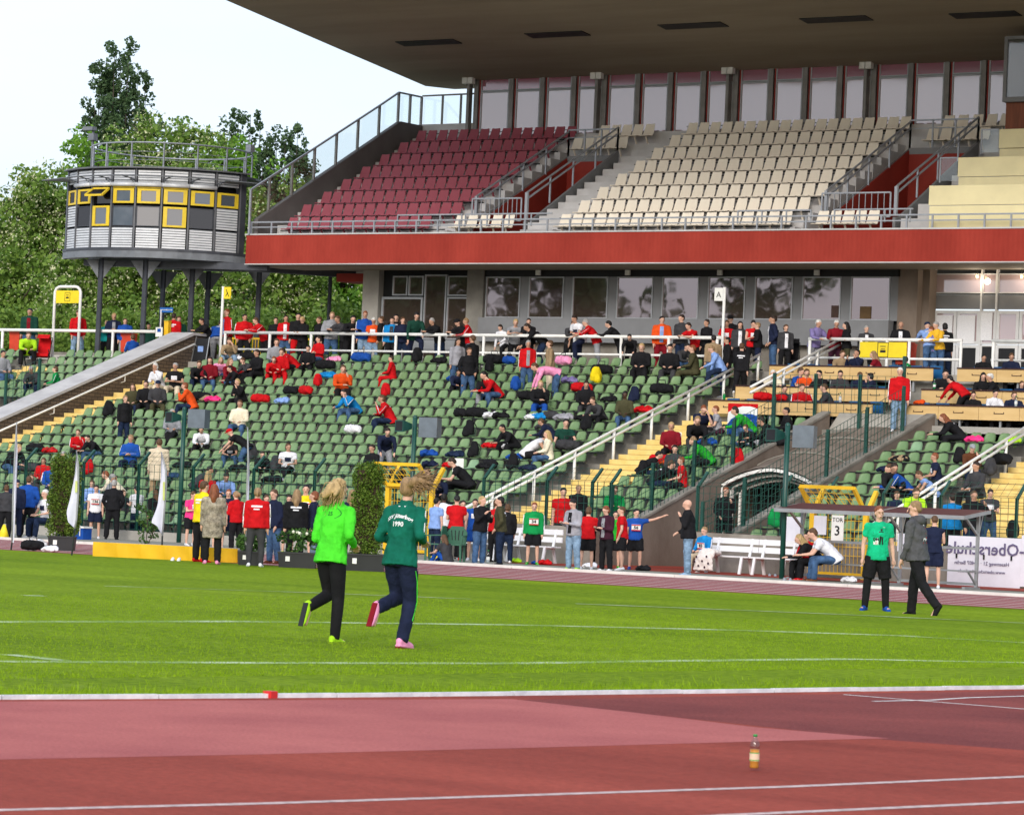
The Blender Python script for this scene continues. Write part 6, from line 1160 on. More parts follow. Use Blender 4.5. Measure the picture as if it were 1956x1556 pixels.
PEOPLE='''
W 58 589 c stand j:dgreen t:jeans s:bk|man in a dark hoodie with big yellow digits 95 behind the far left railing
W 150 592 sr stand2 j:red t:ljeans s:br|person in a red jacket and pale jeans standing under the white sign arch
W 204 612 c stand j:turq t:black m:bl|child in a turquoise jacket between two tower columns
W 218 598 c cross j:navy t:black m:bl|blond woman in a dark jacket leaning on the railing between tower columns
W 240 608 c stand2 j:blue t:grey s:br|man in a royal blue jacket beside the second red bin
S 256 638 bl sit j:blue t:navy m:br|boy in a blue jacket sitting in the top row by the brick wall
V 285 618 c stand j:dgreen t:black s:dk|person in dark green half hidden behind the second tower column
W 332 598 b stand j:red t:red s:dk|man in a red tracksuit seen from behind next to the yellow post
V 342 604 c stand j:dgreen t:dgrey m:br|person in dark green right behind the red tracksuit man
W 396 608 cl rail j:black t:black s:dk|man in black leaning on the yellow railing
W 417 600 b bend2 j:blue t:grey s:dk|boy in blue and orange bending over beside the sign pole
W 436 589 cl stand2 j:red t:black s:rd|fair boy in a red white tracksuit top right of the sign pole
W 468 600 c stand2 j:red t:black s:dk|boy in a red jacket and black trousers with dark hair, right of the sign pole
W 500 607 cl rail j:red t:black s:br|boy in red leaning on the long railing near its left end
S 53 633 c sitlean j:lime t:black s:br|man in a lime green jacket sitting in front of the red pushchair seat
S 4 669 cr sit j:grey t:jeans s:bk|person in grey at the left edge in the second row from the top
S 67 701 c sitlean j:dgrey t:djeans s:gy|older man in a dark jacket sitting left of the woman in green
S 111 700 l sit j:green t:black m:br|woman in a bright green jacket in the left block
S 308 694 cl sitchin j:white t:beige m:wh|white haired woman in a white jacket high beside the brick wall
S 336 693 c sitcross t:black t:beige s:gy|man in a black polo shirt with folded arms next to the white haired woman
S 442 647 c sithead j:tan t:ljeans s:br|boy in a brown jacket holding his head in the top row
S 402 682 c sit j:dred t:jeans l:dk|dark haired girl in a wine red top left of the pink striped girl
S 420 683 c sitlean t:pink t:jeans l:bl|blond girl in a pink striped shirt
S 437 684 cr sit j:dred t:jeans l:db|girl in a wine red jacket right of the pink striped girl
S 485 685 cl sithead j:dgrey t:black s:br|boy in a grey hoodie left of the red tracksuit pair
S 461 700 cl sitlean j:black t:black s:dk|dark haired boy in black below the grey hoodie boy
S 255 733 c sit j:olive t:djeans l:br|girl with long brown hair in an olive jacket by the narrow yellow steps
S 280 727 c sit j:black t:black m:dk|curly dark haired woman in black in the middle of the three by the yellow steps
S 302 726 c sit j:dgrey t:olive c:djeans|man with a blue cap and grey jacket in the row of three
T 239 755 sr stand j:black t:djeans s:db|man in a dark jacket standing on the narrow yellow stairs
S 371 731 l sitchin j:orange t:djeans m:rd|woman in an orange jacket below the black polo man
S 465 724 cl sitchin j:black t:black m:bl|blond woman in black resting her chin on her hand
S 460 764 c sit j:cream t:jeans m:br|woman in a cream sweater and sunglasses
S 330 781 c sitleg j:grey t:black s:gy|grey haired man in a grey sweatshirt left of the first loudspeaker
S 388 815 c sitlean j:white t:black s:dk|man in a white tracksuit top bowing his head right of the first loudspeaker
S 152 820 c sitchin j:red t:black s:br|boy in a red and black jacket with his hand at his mouth, lower left
S 188 832 cl sitlean j:black t:jeans s:dk|boy in a black jacket beside the boy with the hand at his mouth
S 251 830 c sitcross j:blue t:navy s:db|man in a blue tracksuit top with folded arms, lower left
T 305 838 b stand c:beige t:tan s:br|woman in a long beige coat standing in the lower rows
S 440 835 c sitlean t:dgrey t:jeans s:br|man in a dark T-shirt and jeans left of the second tall flag
T 474 820 l bend2 t:black t:jeans c:red|man with a red cap bending down next to the man in the dark T-shirt
S 85 874 c sit j:red t:dgrey m:br|child in a red sweater near the left thuja hedge
S 103 880 c sit j:blue t:dgrey s:br|child in blue half hidden by the left thuja hedge
S 18 848 cr sitlean j:black t:jeans s:bl|blond boy in black at the left edge of the lower rows
S 121 862 c sit j:black t:black s:gy|grey head peeping over the left thuja hedge
S 210 905 r sit j:grey t:dgrey s:gy|grey haired person behind the man in the cream jacket
S 234 901 l sitlean j:cream t:black s:rd|red haired man in a cream jacket behind the fence
S 177 917 c sit j:lblue t:jeans m:br|woman in pale blue seated behind the white shirted runner
S 371 889 r sitlean t:dgrey t:black s:dk|man in a grey T-shirt right of the first green mast
S 397 899 b sit t:red t:black l:bl|long haired blond woman in a red top seen from behind, lower rows
S 430 903 c sitwrite j:lblue t:dgreen s:dk|boy in a pale checked shirt bent over a paper
S 682 745 cl sithead j:cyan t:jeans s:dk|man in a bright blue jacket holding his cheek, middle rows
S 750 755 l sitchin j:red t:djeans m:br|boy in a long red jacket below the red backpack
S 552 847 c sitleg t:white t:black m:br|woman in a white printed T-shirt, middle of the lower rows
T 737 818 c bend2 j:navy t:grey s:dk|man in a dark cardigan and grey trousers bending forward behind the right thuja hedge
S 715 849 cl sit j:black t:djeans s:dk|boy in a black jacket above the right thuja hedge
S 899 875 l sitwrite t:black t:black s:dk|boy in a black T-shirt writing in the lower rows
S 847 894 l sitlean j:black t:black s:dk|person in black among the bags right of the green jacket runner
W 635 596 c cross j:grey t:jeans m:db|woman in a grey sweater with folded arms behind the long railing
W 655 604 cl rail j:dgrey t:black s:br|man in a dark checked shirt leaning next to the woman in grey
W 698 594 c stand j:blue t:ljeans s:rd|man in a blue hoodie at the corner of the building
W 715 607 c phone t:orange t:ljeans s:wh|white haired woman in orange and black beside the blue hoodie
W 731 604 l stand2 j:black t:olive s:br|man in a dark blazer between orange woman and cyan jacket
W 750 606 c stand j:cyan t:black s:dk|person in a bright cyan sports jacket at the railing
V 757 600 c stand j:black t:black s:bk|hooded person in black behind the cyan sports jacket
W 793 597 c footup j:dgreen t:navy s:bk|man in a green and navy jacket with one foot on the railing
W 835 608 cl rail j:black t:djeans s:gy|grey man in a black jacket leaning far over the railing
W 885 610 cl rail j:black t:black c:black|man with a black cap left of the red jacket, by the pier
W 899 608 l railup j:red t:ljeans s:db|man in a red jacket left of the long grey spandrel
W 547 602 c stand2 j:red t:jeans m:dk|woman in a red jacket with a blue scarf and jeans
W 570 598 c stand j:black t:red s:bk|man in a black jacket and red tracksuit trousers
W 580 605 cl phone j:black t:black m:bl|blond woman with a pink scarf and black coat
S 611 642 cl sitcross j:red t:jeans s:dk|man in a red and black jacket with folded arms in the top row
S 529 647 c sit j:grey t:dgrey m:br|boy in grey in the top row above the red tracksuits
S 538 666 c sit j:red t:red s:br|upper one of the two seated red tracksuits with white stripes
S 524 682 c sitlean j:red t:red s:rd|lower one of the two seated red tracksuits
S 568 666 l sitlean j:red t:black s:dk|dark haired boy in a red top and black striped trousers looking left
S 655 698 c sitchin j:orange t:black s:br|man in an orange jacket with his hand at his chin
S 752 679 l sit j:red t:red s:dk|boy in a red tracksuit sitting alone in the upper rows
T 874 646 sr stand j:marl t:jeans l:dk|woman in a grey marl sweater and jeans standing in the upper rows
T 905 640 bl stand c:black t:black s:br|woman in a black coat standing behind the leather jacket man
T 896 664 sr pocket j:black t:jeans s:br|man in a black leather jacket and jeans standing in the upper rows
S 928 716 c sithead j:black t:grey l:bk|dark long haired person in black left of the man in the red jacket
S 952 711 cl sitlean j:red t:jeans s:bk|man in a red jacket looking down beside the long haired person
W 965 621 cl footup j:white t:black m:dk|girl in a white top bending at the railing
W 985 610 c rail t:grey t:black m:bl|woman in a grey top at the railing under the first window
W 1010 608 c stand j:black t:black s:dk|bearded man in black behind the red jacket woman
W 1040 620 l bend2 j:black t:djeans s:dk|man in black bending over a tripod at the railing
T 1009 650 c stand j:red t:jeans m:gy|grey haired woman in a bright red jacket standing in the upper rows
T 1053 650 l stand j:tan t:beige m:br|person in a tan jacket right of the red jacket woman
T 1058 695 l bend j:pink t:jeans s:br|person in a pink striped shirt bending deep over the bags
S 1034 727 c sitchin j:black t:blue m:bl|woman in black and blue jeans on her own below the red jacket woman
W 1112 603 cl footup t:white t:navy s:dk|boy in a white T-shirt with a shoulder strap at the railing
W 1133 610 l rail j:red t:grey s:gy|man in a red jacket leaning towards the boy in white
W 1177 613 l rail j:black t:black s:bk|boy in a black hoodie leaning on the railing alone
S 1227 656 c sit c:black t:black m:bl|blond woman in a black coat with a pink scarf in the top row
W 1265 604 c stand2 j:orange t:dred s:bk|boy in a bright orange jacket and dark red trousers
W 1304 601 cl stand j:dgrey t:djeans s:dk|tall man in a dark grey shirt behind the railing
W 1325 617 cl rail t:red t:black s:dk|young man in a red polo shirt leaning on the railing
S 1281 658 c sit j:black t:dgrey s:bk|man in black with glasses, left of three at the end of the top row
S 1295 656 cr sitlean j:dgrey t:jeans s:bk|man in a grey jacket looking at his phone, middle of three
S 1329 659 l sit j:olive t:olive s:rd|man in a dark suit and white shirt, right of three
T 1364 640 b stand j:tan t:jeans s:bk|man in a grey vest standing at the head of the broad stairs
T 1380 661 l footup j:lblue t:djeans s:db|man in a pale hoodie with one foot on the handrail
S 1195 747 c sit j:olive t:jeans s:bk|man in an olive jacket and jeans above the stair handrail
S 1283 806 c sit j:dred t:black m:bl|blond woman in dark red holding a white sheet on the yellow stairs
S 1079 798 c sitground t:dgreen t:black s:bk|boy in a dark green T-shirt sitting on the step
S 1006 821 r sitlean v:white s:black m:bk|curly haired boy in a white running vest
S 1051 822 l sit j:cream t:jeans l:bl|girl with long fair hair in a cream vest facing the boy in white
V 1396 602 c stand j:black t:black c:black|man with a cap behind the man in the red T-shirt
W 1389 612 c cross t:red t:black s:br|man in a red T-shirt beside the white sign pole
W 1414 614 c stand j:dgrey t:black l:bk|woman with long black hair right of the white sign pole
W 1438 612 c phone v:red t:black s:bk|boy in a red and white vest between dark haired woman and bald man
W 1450 616 l cross j:black t:navy s:db|balding man in a black jacket with folded arms
W 1480 603 l pocket j:navy t:jeans s:dk|tall man in a navy sweater and jeans left of the pushchair
T 1392 644 l stand j:black t:black s:bk|boy in a black jacket at the head of the stairs
T 1417 655 b walk j:black t:black s:br|boy in a black tracksuit with a green collar climbing the stairs
W 1557 611 cr railup j:purple t:grey s:wh|white haired man in a lilac shirt at the railing above the desks
W 1597 612 c railup j:dred t:plum s:wh|white haired woman in black and red at the railing above the desks
W 1619 615 l cross j:black t:olive l:bk|woman with long black hair in black at the railing above the desks
W 1721 614 c cross j:black t:jeans b:dk|bald smiling man in black by the pier
W 1776 614 b rail j:lblue t:jeans c:djeans|man in a pale blue shirt and cap at the glass doors
W 1783 624 l phone j:purple t:jeans s:rd|woman with red hair between the blue shirt and the yellow sweater
W 1795 615 cl railup j:ochre t:jeans s:gy|grey haired man in a yellow sweater at the railing
V 1806 617 b stand j:black t:djeans m:bk|dark haired person with a backpack behind the yellow sweater
A 1606 670 c desk j:tan t:black m:br|woman in a brown cardigan at the uppermost left desk
A 1639 667 cl drink j:navy t:black s:bk|boy in a striped navy shirt drinking at the uppermost left desk
A 1683 671 l desk t:dred t:black l:db|girl with long fair hair in a checked shirt at the uppermost left desk
A 1742 682 l desk j:green t:black s:bk|child in a green jacket at the right end of the uppermost left desk
B 1477 707 c desk t:cream t:black s:wh|white haired man in a cream shirt at the middle left desk
B 1518 702 cr desk t:blue t:black s:br|man with glasses in a blue polo shirt at the middle left desk
B 1540 705 c deskhand t:orange t:black m:br|woman in orange resting her chin at the middle left desk
B 1573 708 cl desk j:black t:black s:bk|boy in black and green at the middle left desk
B 1677 713 l desk j:navy t:black m:bk|woman in a navy jacket turned left at the middle left desk
C 1529 733 c deskhand j:red t:black s:br|man with glasses in a red sweatshirt at the lowest left desk
C 1590 734 l desk j:dgrey t:black s:br|man in dark grey writing at the lowest left desk
T 1720 702 c stand j:red t:ljeans s:wh|white haired man in a loose red shirt standing in the desk aisle
A 1878 677 c desk j:black t:black s:bk|young man in black at the uppermost right desk
A 1932 675 c desk j:navy t:black s:br|man in a navy hoodie at the uppermost right desk
B 1806 707 c desk j:black t:black s:bk|man in black at the left end of the middle right desk
B 1828 724 bl desk j:red t:black s:db|child in red at the middle right desk
T 1845 718 bl bend2 j:red t:black s:bk|man in a red jacket leaning over the child in red
B 1877 712 c desk j:black t:black l:bk|woman with long black hair at the middle right desk
B 1907 714 l desk j:black t:black s:wh|white haired man in black at the middle right desk
B 1949 728 c desk j:navy t:black s:br|fair boy at the right edge of the middle right desk
C 1897 744 c desk j:white t:black s:bk|woman in a white jacket at the lowest right desk
S 1838 792 l sitlean j:black t:black l:rd|long haired person in black sitting under the lowest right desk
S 1341 775 c sithead t:navy t:black s:rd|boy in a navy T-shirt with his hand at his mouth beside the TSV flag
S 1373 775 l sit t:marl t:dgrey s:rd|red haired woman in a patterned blouse beside the TSV flag
S 1332 796 c sitlean j:black t:dgrey s:db|boy in a black and green striped jacket below the navy T-shirt boy
S 1438 778 l sitlean j:bgreen t:jeans m:dk|dark haired person in a bright green jacket right of the TSV flag
S 1493 797 l sitlean j:black t:black s:dk|man in a black and white jacket right of the bright green jacket
S 1508 778 l sit j:black t:black s:bk|man in a black jacket with glasses below the lowest desk
S 1359 836 l sitlean j:bgreen t:black s:db|fair boy in a bright green jacket reaching forward
S 1307 872 l sit t:red t:black s:rd|boy in a red T-shirt sitting sideways below the green jacket boy
S 1247 878 r sitlean j:black t:djeans s:br|bent person in a dark jacket with a large backpack
T 1076 931 c stand t:red t:black s:bk|dark haired man in red with a grey scarf behind the fence
T 1105 926 c stand j:black t:black s:db|balding man in a black jacket over a red shirt behind the fence
T 1174 928 c phone j:green t:djeans s:br|man in a green jacket over a blue T-shirt behind the fence
S 1736 888 l sitlean j:blue t:black s:br|boy in a blue shirt eating, right hand block
S 1788 901 l sitwrite v:lblue t:black s:br|boy in a blue and white vest bending over his knees
S 1792 865 l sit t:navy t:black s:rd|man in a navy T-shirt behind the boy in the vest
S 1853 848 c sitchin j:brown t:djeans c:grey|man in a brown jacket and grey hat
S 1712 938 c sit j:navy t:dgrey m:br|woman with sunglasses in a navy jacket left of the lime jacket
S 1738 932 c sitlean j:lime t:black s:br|child in a lime green jacket in the right hand block
T 1821 942 b stand j:cyan t:black s:dk|man in a bright blue team jacket seen from behind at the right stairs
T 1860 937 c facehand j:black t:djeans s:br|man in black and red drinking at the right stairs
T 1891 934 c phone t:dgrey t:jeans s:dk|man in a dark printed T-shirt at the right stairs
W 528 606 c stand2 j:black t:black s:dk|person in black between the red jackets left of the thin column
W 612 605 cl stand j:black t:djeans s:br|man in a black jacket left of the woman in the grey sweater
W 673 603 c rail j:black t:black s:bk|person in black right of the man in the dark checked shirt
W 770 606 c stand2 j:navy t:djeans s:br|man in navy between the cyan jacket and the green jacket man
W 1093 612 c rail j:dgrey t:black s:br|person in dark grey left of the boy in the white T-shirt
W 1207 640 c bend2 j:black t:black s:bk|dark figure bending at the railing right of the black hoodie
W 1352 610 cl stand j:black t:black s:dk|person in black behind the railing left of the white sign pole
W 1501 620 c stand j:dgrey t:black m:br|person in grey behind the black pushchair
W 1655 622 c stand2 j:dgrey t:dgrey s:gy|grey man between the long haired woman and the yellow board
S 495 668 cl sit j:black t:black s:dk|dark figure seated right of the grey hoodie boy in the upper left rows
S 380 690 c sitlean j:black t:djeans s:br|person in black right of the white haired couple
S 590 660 c sit j:black t:black s:bk|person in black left of the red and black jacket man
S 872 706 c sitlean j:navy t:black s:dk|person in navy sitting below the grey marl sweater woman
S 985 812 cl sitlean j:black t:black s:bk|person in black beside the big white towel
S 1120 728 c sit j:black t:dgrey s:dk|person in black sitting among the bags below the bending pink shirt
S 1150 760 cl sitlean j:dgrey t:black s:br|person in dark grey left of the olive jacket man
S 1062 800 l sitlean j:navy t:djeans s:br|person in navy left of the dark green T-shirt boy
S 1440 812 cl sitlean j:black t:black s:br|person in black below the bright green jacket
S 1225 860 r sitlean j:black t:djeans s:bk|person in black left of the bent person with the backpack
S 1290 850 c sit j:dgrey t:black s:bk|person in dark grey above the boy in the red T-shirt
S 1700 885 c sitlean j:black t:black s:dk|dark figure at the tunnel edge in the right hand block
S 1870 882 cl sit j:dgrey t:black s:dk|dark figure below the man with the grey hat
S 60 905 c sit j:dgrey t:djeans m:br|person in dark grey in the lowest rows at the far left
S 130 905 c sit j:navy t:black s:br|person in navy right behind the left thuja hedge
S 500 862 c sitlean j:black t:black s:dk|dark clothed person right of the bending man with the red cap
S 760 880 c sit j:black t:black s:dk|dark clothed person right of the right thuja hedge
S 838 905 c sitlean j:navy t:black s:bk|person in navy low behind the yellow gate
B 1606 708 c desk j:dgrey t:black s:dk|person in dark grey in the middle of the middle left desk
B 1640 711 c deskhand j:navy t:black s:br|person in navy right of the middle of the middle left desk
C 1496 736 c desk j:dgrey t:black s:dk|person in dark grey left of the red sweatshirt at the lowest left desk
C 1860 748 c desk j:black t:black s:dk|person in black left of the white jacket woman
C 1935 748 c desk j:navy t:black m:br|woman in navy right of the white jacket woman
'''

for ln in PEOPLE.strip().splitlines():
    d,lab=ln.split('|'); q=d.split(); md,x,y,fc,ps,tp,bt,hr_=q; x=float(x); y=float(y)
    p,s=place(md,x,y,ps); random.seed(int(x*7+y))
    sk=2 if (md,int(x)) in (('S',1195),) else (1 if random.random()<.3 else 0)
    person(lab,p,(FACE[fc]+random.uniform(-12,12)),ps,tp,bt,hr_,s,sk,random.choice(['white','dgrey','black','grey']),wide=random.uniform(.94,1.08))
# ---- people at the track side: head top, foot line and place in front of the stand
TRACK='''
27 915 1027 b stand2 j:navy t:navy c:navy black|man in a navy training suit and cap at the left edge beside the tall flag
50 909 1027 b pocket j:blue t:black s:br black|man in a blue jacket seen from behind, hands in front, left of the thuja hedge
180 926 1029 c stand t:white s:navy s:bk white|boy runner in a white T-shirt with start number 136
213 916 1031 b pocket j:black t:black s:gy black|grey haired man in black seen from behind
259 928 1031 bl phone t:white t:djeans s:bk black|man in a white polo shirt holding papers
294 935 1034 bl stand c:black t:black l:br black|woman in a long black coat partly behind the third flag
362 938 1043 cr phone t:hpink s:black s:br white|girl runner in pink and black behind the yellow podium cloth
381 918 1071 br stand j:yellow t:black s:br red|person in a yellow hooded jacket before the podium
403 924 1075 b stand c:tan t:black l:rd pink|person in a long flowered brown coat seen from behind
432 934 1050 c stand v:navy s:navy s:rd white|fair girl runner in a red and navy vest facing the camera
449 938 1056 bl phone j:red t:black p:db white|girl with a ponytail in a red jacket facing the podium girls
486 931 1080 b stand j:red l:dgrey p:db white|girl in a red sweater with a braid seen from behind
520 934 1077 cl stand2 j:navy t:jeans s:br brown|man in a navy jacket, white T-shirt and jeans
561 934 1082 b stand j:black l:black l:db white|girl with long fair hair in black seen from behind
579 925 1062 c facehand v:yellow s:black s:bk white|boy runner in a yellow vest with number 7
598 938 1083 l stand j:navy t:ljeans m:rd cream|red blond woman in a dark jacket left of the bright green runner
667 935 1087 b cross j:navy l:black l:db black|woman with long hair in a navy jacket behind the bright green runner
828 950 1068 br stand t:lblue t:djeans s:bk black|boy in a pale patterned shirt behind the green jacket runner
843 942 1066 b pocket v:white s:black s:bk black|dark skinned boy in a white and navy vest seen from behind
868 946 1071 b phone t:red t:black s:bk red|boy in a red T-shirt behind the green plastic chair
903 952 1071 c stand v:blue s:blue s:dk white|boy in blue shorts half hidden by the blond woman with the camera
914 947 1080 cr camera j:black t:jeans m:bl grey|blond woman in a black jacket holding a camera
942 954 1074 br stand t:red t:black s:br black|boy in a red T-shirt behind the man in the leather jacket
953 948 1081 l pocket j:olive t:djeans s:bk black|man in a dark leather jacket and dark trousers
1016 959 1079 c stand j:green s:black s:rd bgreen|boy in a green jacket with start number 34
1093 953 1090 cl phone j:marl t:ljeans s:bk lime|man in a grey sweater and pale jeans with a lilac towel on his shoulders
1120 968 1089 b phone t:red s:black m:br white|person in red with black shorts behind the man with the lilac towel
1156 966 1092 cl phone j:plum t:black m:rd white|red haired woman in a plum jacket looking at her phone
1186 967 1090 l stand2 t:red s:black s:br white|boy runner in a red and grey T-shirt looking left
1211 971 1089 c point t:blue s:black s:bk blue|boy in a blue T-shirt pointing up to the right
1312 953 1100 l chin j:black t:ljeans b:dk ljeans|bald man in a black jacket and pale jeans with a hand at his chin
1781 985 1125 b phone v:navy s:navy s:br white|athlete in dark shorts and a navy vest behind the grey hoodie man
118 925 1027 c stand t:lblue t:djeans s:br black|man in a pale blue shirt behind the left thuja hedge
8 925 1027 b stand j:dgrey t:black m:br black|person in grey cut by the left edge of the picture
230 935 1029 cr stand2 j:dgrey t:djeans s:br black|man in grey between the black clad man and the white polo shirt
415 940 1050 c stand v:red s:black m:dk white|athlete in red behind the flowered coat
505 945 1060 c stand2 j:dgrey t:black s:br black|person in grey behind the man in the navy jacket
548 945 1058 c stand v:black s:black s:dk lime|athlete in black with lime shoes behind the girl in black
622 945 1068 c stand t:red t:black s:dk white|boy in red behind the bright green runner
690 948 1070 bl stand j:navy t:black s:br black|person in navy right of the long haired woman behind the runner
880 955 1068 c stand2 j:dgrey t:black s:dk black|person in dark grey right of the boy in the red T-shirt
965 962 1076 b stand2 j:black t:djeans m:br white|woman in black right behind the man in the leather jacket
1172 975 1086 c stand t:bgreen s:black s:bk bgreen|boy in a green T-shirt half hidden by the red haired woman
'''
for ln in TRACK.strip().splitlines():
    d,lab=ln.split('|'); x,y,yf,fc,ps,tp,bt,hr_,sh=d.split(); p,s=place('F',float(x),float(y),ps,yf=float(yf)+(2. if float(yf)>1069 and float(x)<500 else -1.)); random.seed(int(float(x)))
    q=person(lab,p,FACE[fc],ps,tp,bt,hr_,s,2 if x=='843' else 0,sh,wide=min(1.,1.0/s*1.02) if s>1.05 else 1.,fat=1.12 if x in('1312','520') else 1.,extra='eyes' if fc in('c','cl','cr') else None)
    if x=='403': [setattr(c_.material_slots[0],'material',mat('flowered_cloth',(.20,.165,.12),.9,.2,7,col2=(.33,.29,.23),speck=.6,sscale=9)) for c_ in q.children if c_.name.startswith('coat')]
    if x in('180','579','1016','1211'): bib(q,ps,{'180':'136','579':'7','1016':'34','1211':'56'}[x])
# man in black on the wall at the tunnel
p=atY(1385,930,78.3); z=pz(78.3,0)+.1; J=_J['chin']; person('man in a black jacket leaning at the fence above the tunnel mouth',(p[0]+.02,78.3,z),FACE['c'],'chin','j:black','t:black','s:rd',(p[2]-z)/1.73)
# seated on benches and on the ground
def seated(lab,x,y,yf,fc,ps,tp,bt,hr_,sh='white',Y=None,sc=None,extra=None,zoff=0.):
    if Y is None: p,s=place('F',x,y,ps,yf=yf)
    else: p=atY(x,y,Y); J=_J.setdefault(ps,SK(POSE[ps])); s=p[2]/(J['head'][2]+.115+zoff); p=np.array([p[0],Y,zoff])
    return person(lab,p,FACE[fc] if isinstance(fc,str) else fc,ps,tp,bt,hr_,s if sc is None else sc,0,sh,extra='eyes')
seated('grey haired man in a white shirt sitting with outstretched arm left of the hedge',92,935,0,'cl','sit','t:white','t:djeans','s:wh','white',Y=73.)
sb1=seated('boy in a bright blue jacket with number 83 sitting on the white bench',1350,1006,0,'cl','sit','j:cyan','t:beige','s:db','white',Y=75.6); bib(sb1,'sit','83',.16)
seated('girl in a red jacket sitting in the first team shelter',1546,1016,0,'cl','sit','j:red','t:black','p:bk','red',Y=73.4)
seated('fair girl in black leaning against the girl in red in the shelter',1566,1022,0,'l','sitlean','j:black','t:black','l:bl','red',Y=73.3)
seated('man in a white and yellow T-shirt and jeans sitting in the shelter',1598,1011,0,'l','sitlean','t:white','t:jeans','s:br','brown',Y=72.9)
seated('long haired girl in grey sitting on the ground behind the green jacket runner',857,1021,1076,'bl','sitground','t:dgrey','l:blue','l:br','white',Y=69.6)
# ---- the four near figures
def near(lab,x,y,xf,yf,face,pose,top,bot,hair,shoe,fat=1.,wide=1.):
    p,s=place('F',x,y,pose,yf=yf,xf=xf); return person(lab,p,face,pose,top,bot,hair,s,0,shoe,hi=True,fat=fat,wide=wide),s
r1,s1=near('woman jogging in a bright green long sleeved shirt and black leggings, blond hair flying',640,914,625,1224,184,'runA','j:neon','l:black','w:bl','lime',wide=.93)
r2,s2=near('woman jogging in a dark green club jacket with her ponytail flung aside',779,912,757,1236,186,'runB','j:teal','t:navy','f:db','pink',wide=.95)
g1,s3=near('boy in a mint green printed T-shirt and black tights standing on the grass',1675,966,1672,1166,38,'boyA','t:mint','l:black','s:rd','blue')
g2,s4=near('boy in a charcoal hooded sweatshirt and black track trousers walking on the grass',1759,957,1748,1173,-88+360,'boyB','j:char','t:black','s:db','black',fat=1.1)
strands(r1,'runA','w',hairm('bl')); strands(r2,'runB','f',hairm('db'))
_cache[('boyA','bot','s',True,1.)]=None; del _cache[('boyA','bot','s',True,1.)]
o=link('shorts',part('boyA','bot','s',True),g1); o.material_slots[0].link='OBJECT'; o.material_slots[0].material=cloth('black')
def chestbox(p,pose,u0,u1,v0,v1,w0,w1,M,nm,back=False,dist=.15,dz=0.):
    Mx,o,x,t,f=chest_mtx(pose,dist,dz,back); q=lambda u,v,w: o+x*u+t*v+f*w; b=MB(); b.hexa([q(u0,v0,w0),q(u1,v0,w0),q(u1,v0,w1),q(u0,v0,w1)],[q(u0,v1,w0),q(u1,v1,w0),q(u1,v1,w1),q(u0,v1,w1)]); return b.obj(nm,M,p)
def decal(pose,back,polys,p,M,nm,meshkey,off=.004):
    """flat print laid on the garment: points in chest coordinates are dropped on the cloth surface"""
    me=part(*meshkey); from mathutils.bvhtree import BVHTree
    bm=BVHTree.FromPolygons([v.co for v in me.vertices],[tuple(q.vertices) for q in me.polygons])
    Mx,o,x,t,f=chest_mtx(pose,.6,0,back); b=MB()
    for poly in polys:
        pts=[]
        for (u,v) in poly:
            org=Vector(o+x*u+t*v); h=bm.ray_cast(org,Vector(-f)); pts.append(np.array(h[0])+f*off if h[0] is not None else np.array(o+x*u+t*v-f*.45))
        b.add(pts,[tuple(range(len(pts)))])
    return b.obj(nm,M,p)
def textdecal(pose,back,txt,size,cu,cv,p,M,nm,meshkey,arc=0.,bold=0.):
    me=part(*meshkey); from mathutils.bvhtree import BVHTree
    bm=BVHTree.FromPolygons([v.co for v in me.vertices],[tuple(q.vertices) for q in me.polygons]); Mx,o,x,t,f=chest_mtx(pose,.6,0,back)
    q=text_obj(nm,txt,size,M,p,Matrix.Identity(4),depth=0,bold=bold)
    for v in q.data.vertices:
        u,w=v.co.x+cu,v.co.y+cv-arc*(v.co.x**2); org=Vector(o+x*u+t*w); h=bm.ray_cast(org,Vector(-f)); P=(np.array(h[0]) if h[0] is not None else np.array(org)-f*.45)+f*.006; v.co=Vector(P)
    return q
M_print=mat('white_print',(.72,.74,.74),.7,.03); K2=('runB','top','j',True,1.); K1=('runA','top','j',True,1.)
textdecal('runB',True,'SSV Jüterbog',.058,0,.055,r2,M_print,'jacket_lettering',K2,1.6,.002); textdecal('runB',True,'1990',.066,0,-.03,r2,M_print,'jacket_lettering',K2,0,.002)
decal('runB',True,[[(-.045,.155),(.045,.155),(.045,.165),(-.045,.165)]],r2,M_print,'collar_line',K2)
textdecal('runA',True,'25',.06,0.,.07,r1,cloth('dgreen'),'shirt_print',K1)
# seam line over the right shoulder of the green shirt
decal('runA',True,[[(.06+.05*math.sin(a),.14-.12*i/8),(.068+.05*math.sin(a),.14-.12*i/8),(.068+.05*math.sin(a+.4),.14-.12*(i+1)/8),(.06+.05*math.sin(a+.4),.14-.12*(i+1)/8)] for i,a in enumerate(np.linspace(0,2.8,8))],r1,cloth('dgreen'),'seam',K1)
KA=('boyA','top','t',True,1.)
decal('boyA',False,[[(-.10,-.17),(-.02,-.17),(-.02,-.06),(-.10,-.06)]],g1,M_print,'shirt_print',KA)
decal('boyA',False,[[(-.01,-.17),(.015,-.17),(.03,-.04),(.0,-.02)],[(.04,-.17),(.062,-.17),(.055,-.05),(.03,-.03)],[(-.01,-.05),(.06,-.05),(.055,.05),(.0,.05)],[(-.11,.015),(.0,.03),(.0,.05),(-.11,.032)],[(.05,.03),(.13,.02),(.13,.037),(.05,.052)],[(.015,.055),(.04,.055),(.045,.09),(.012,.09)]],g1,M_blk,'silhouette_print',KA)
textdecal('boyA',False,'DM',.06,-.06,-.085,g1,M_blk,'shirt_lettering',KA,0,.003); textdecal('boyA',False,'13',.05,-.045,-.145,g1,cloth('red'),'shirt_lettering',KA,0,.002)
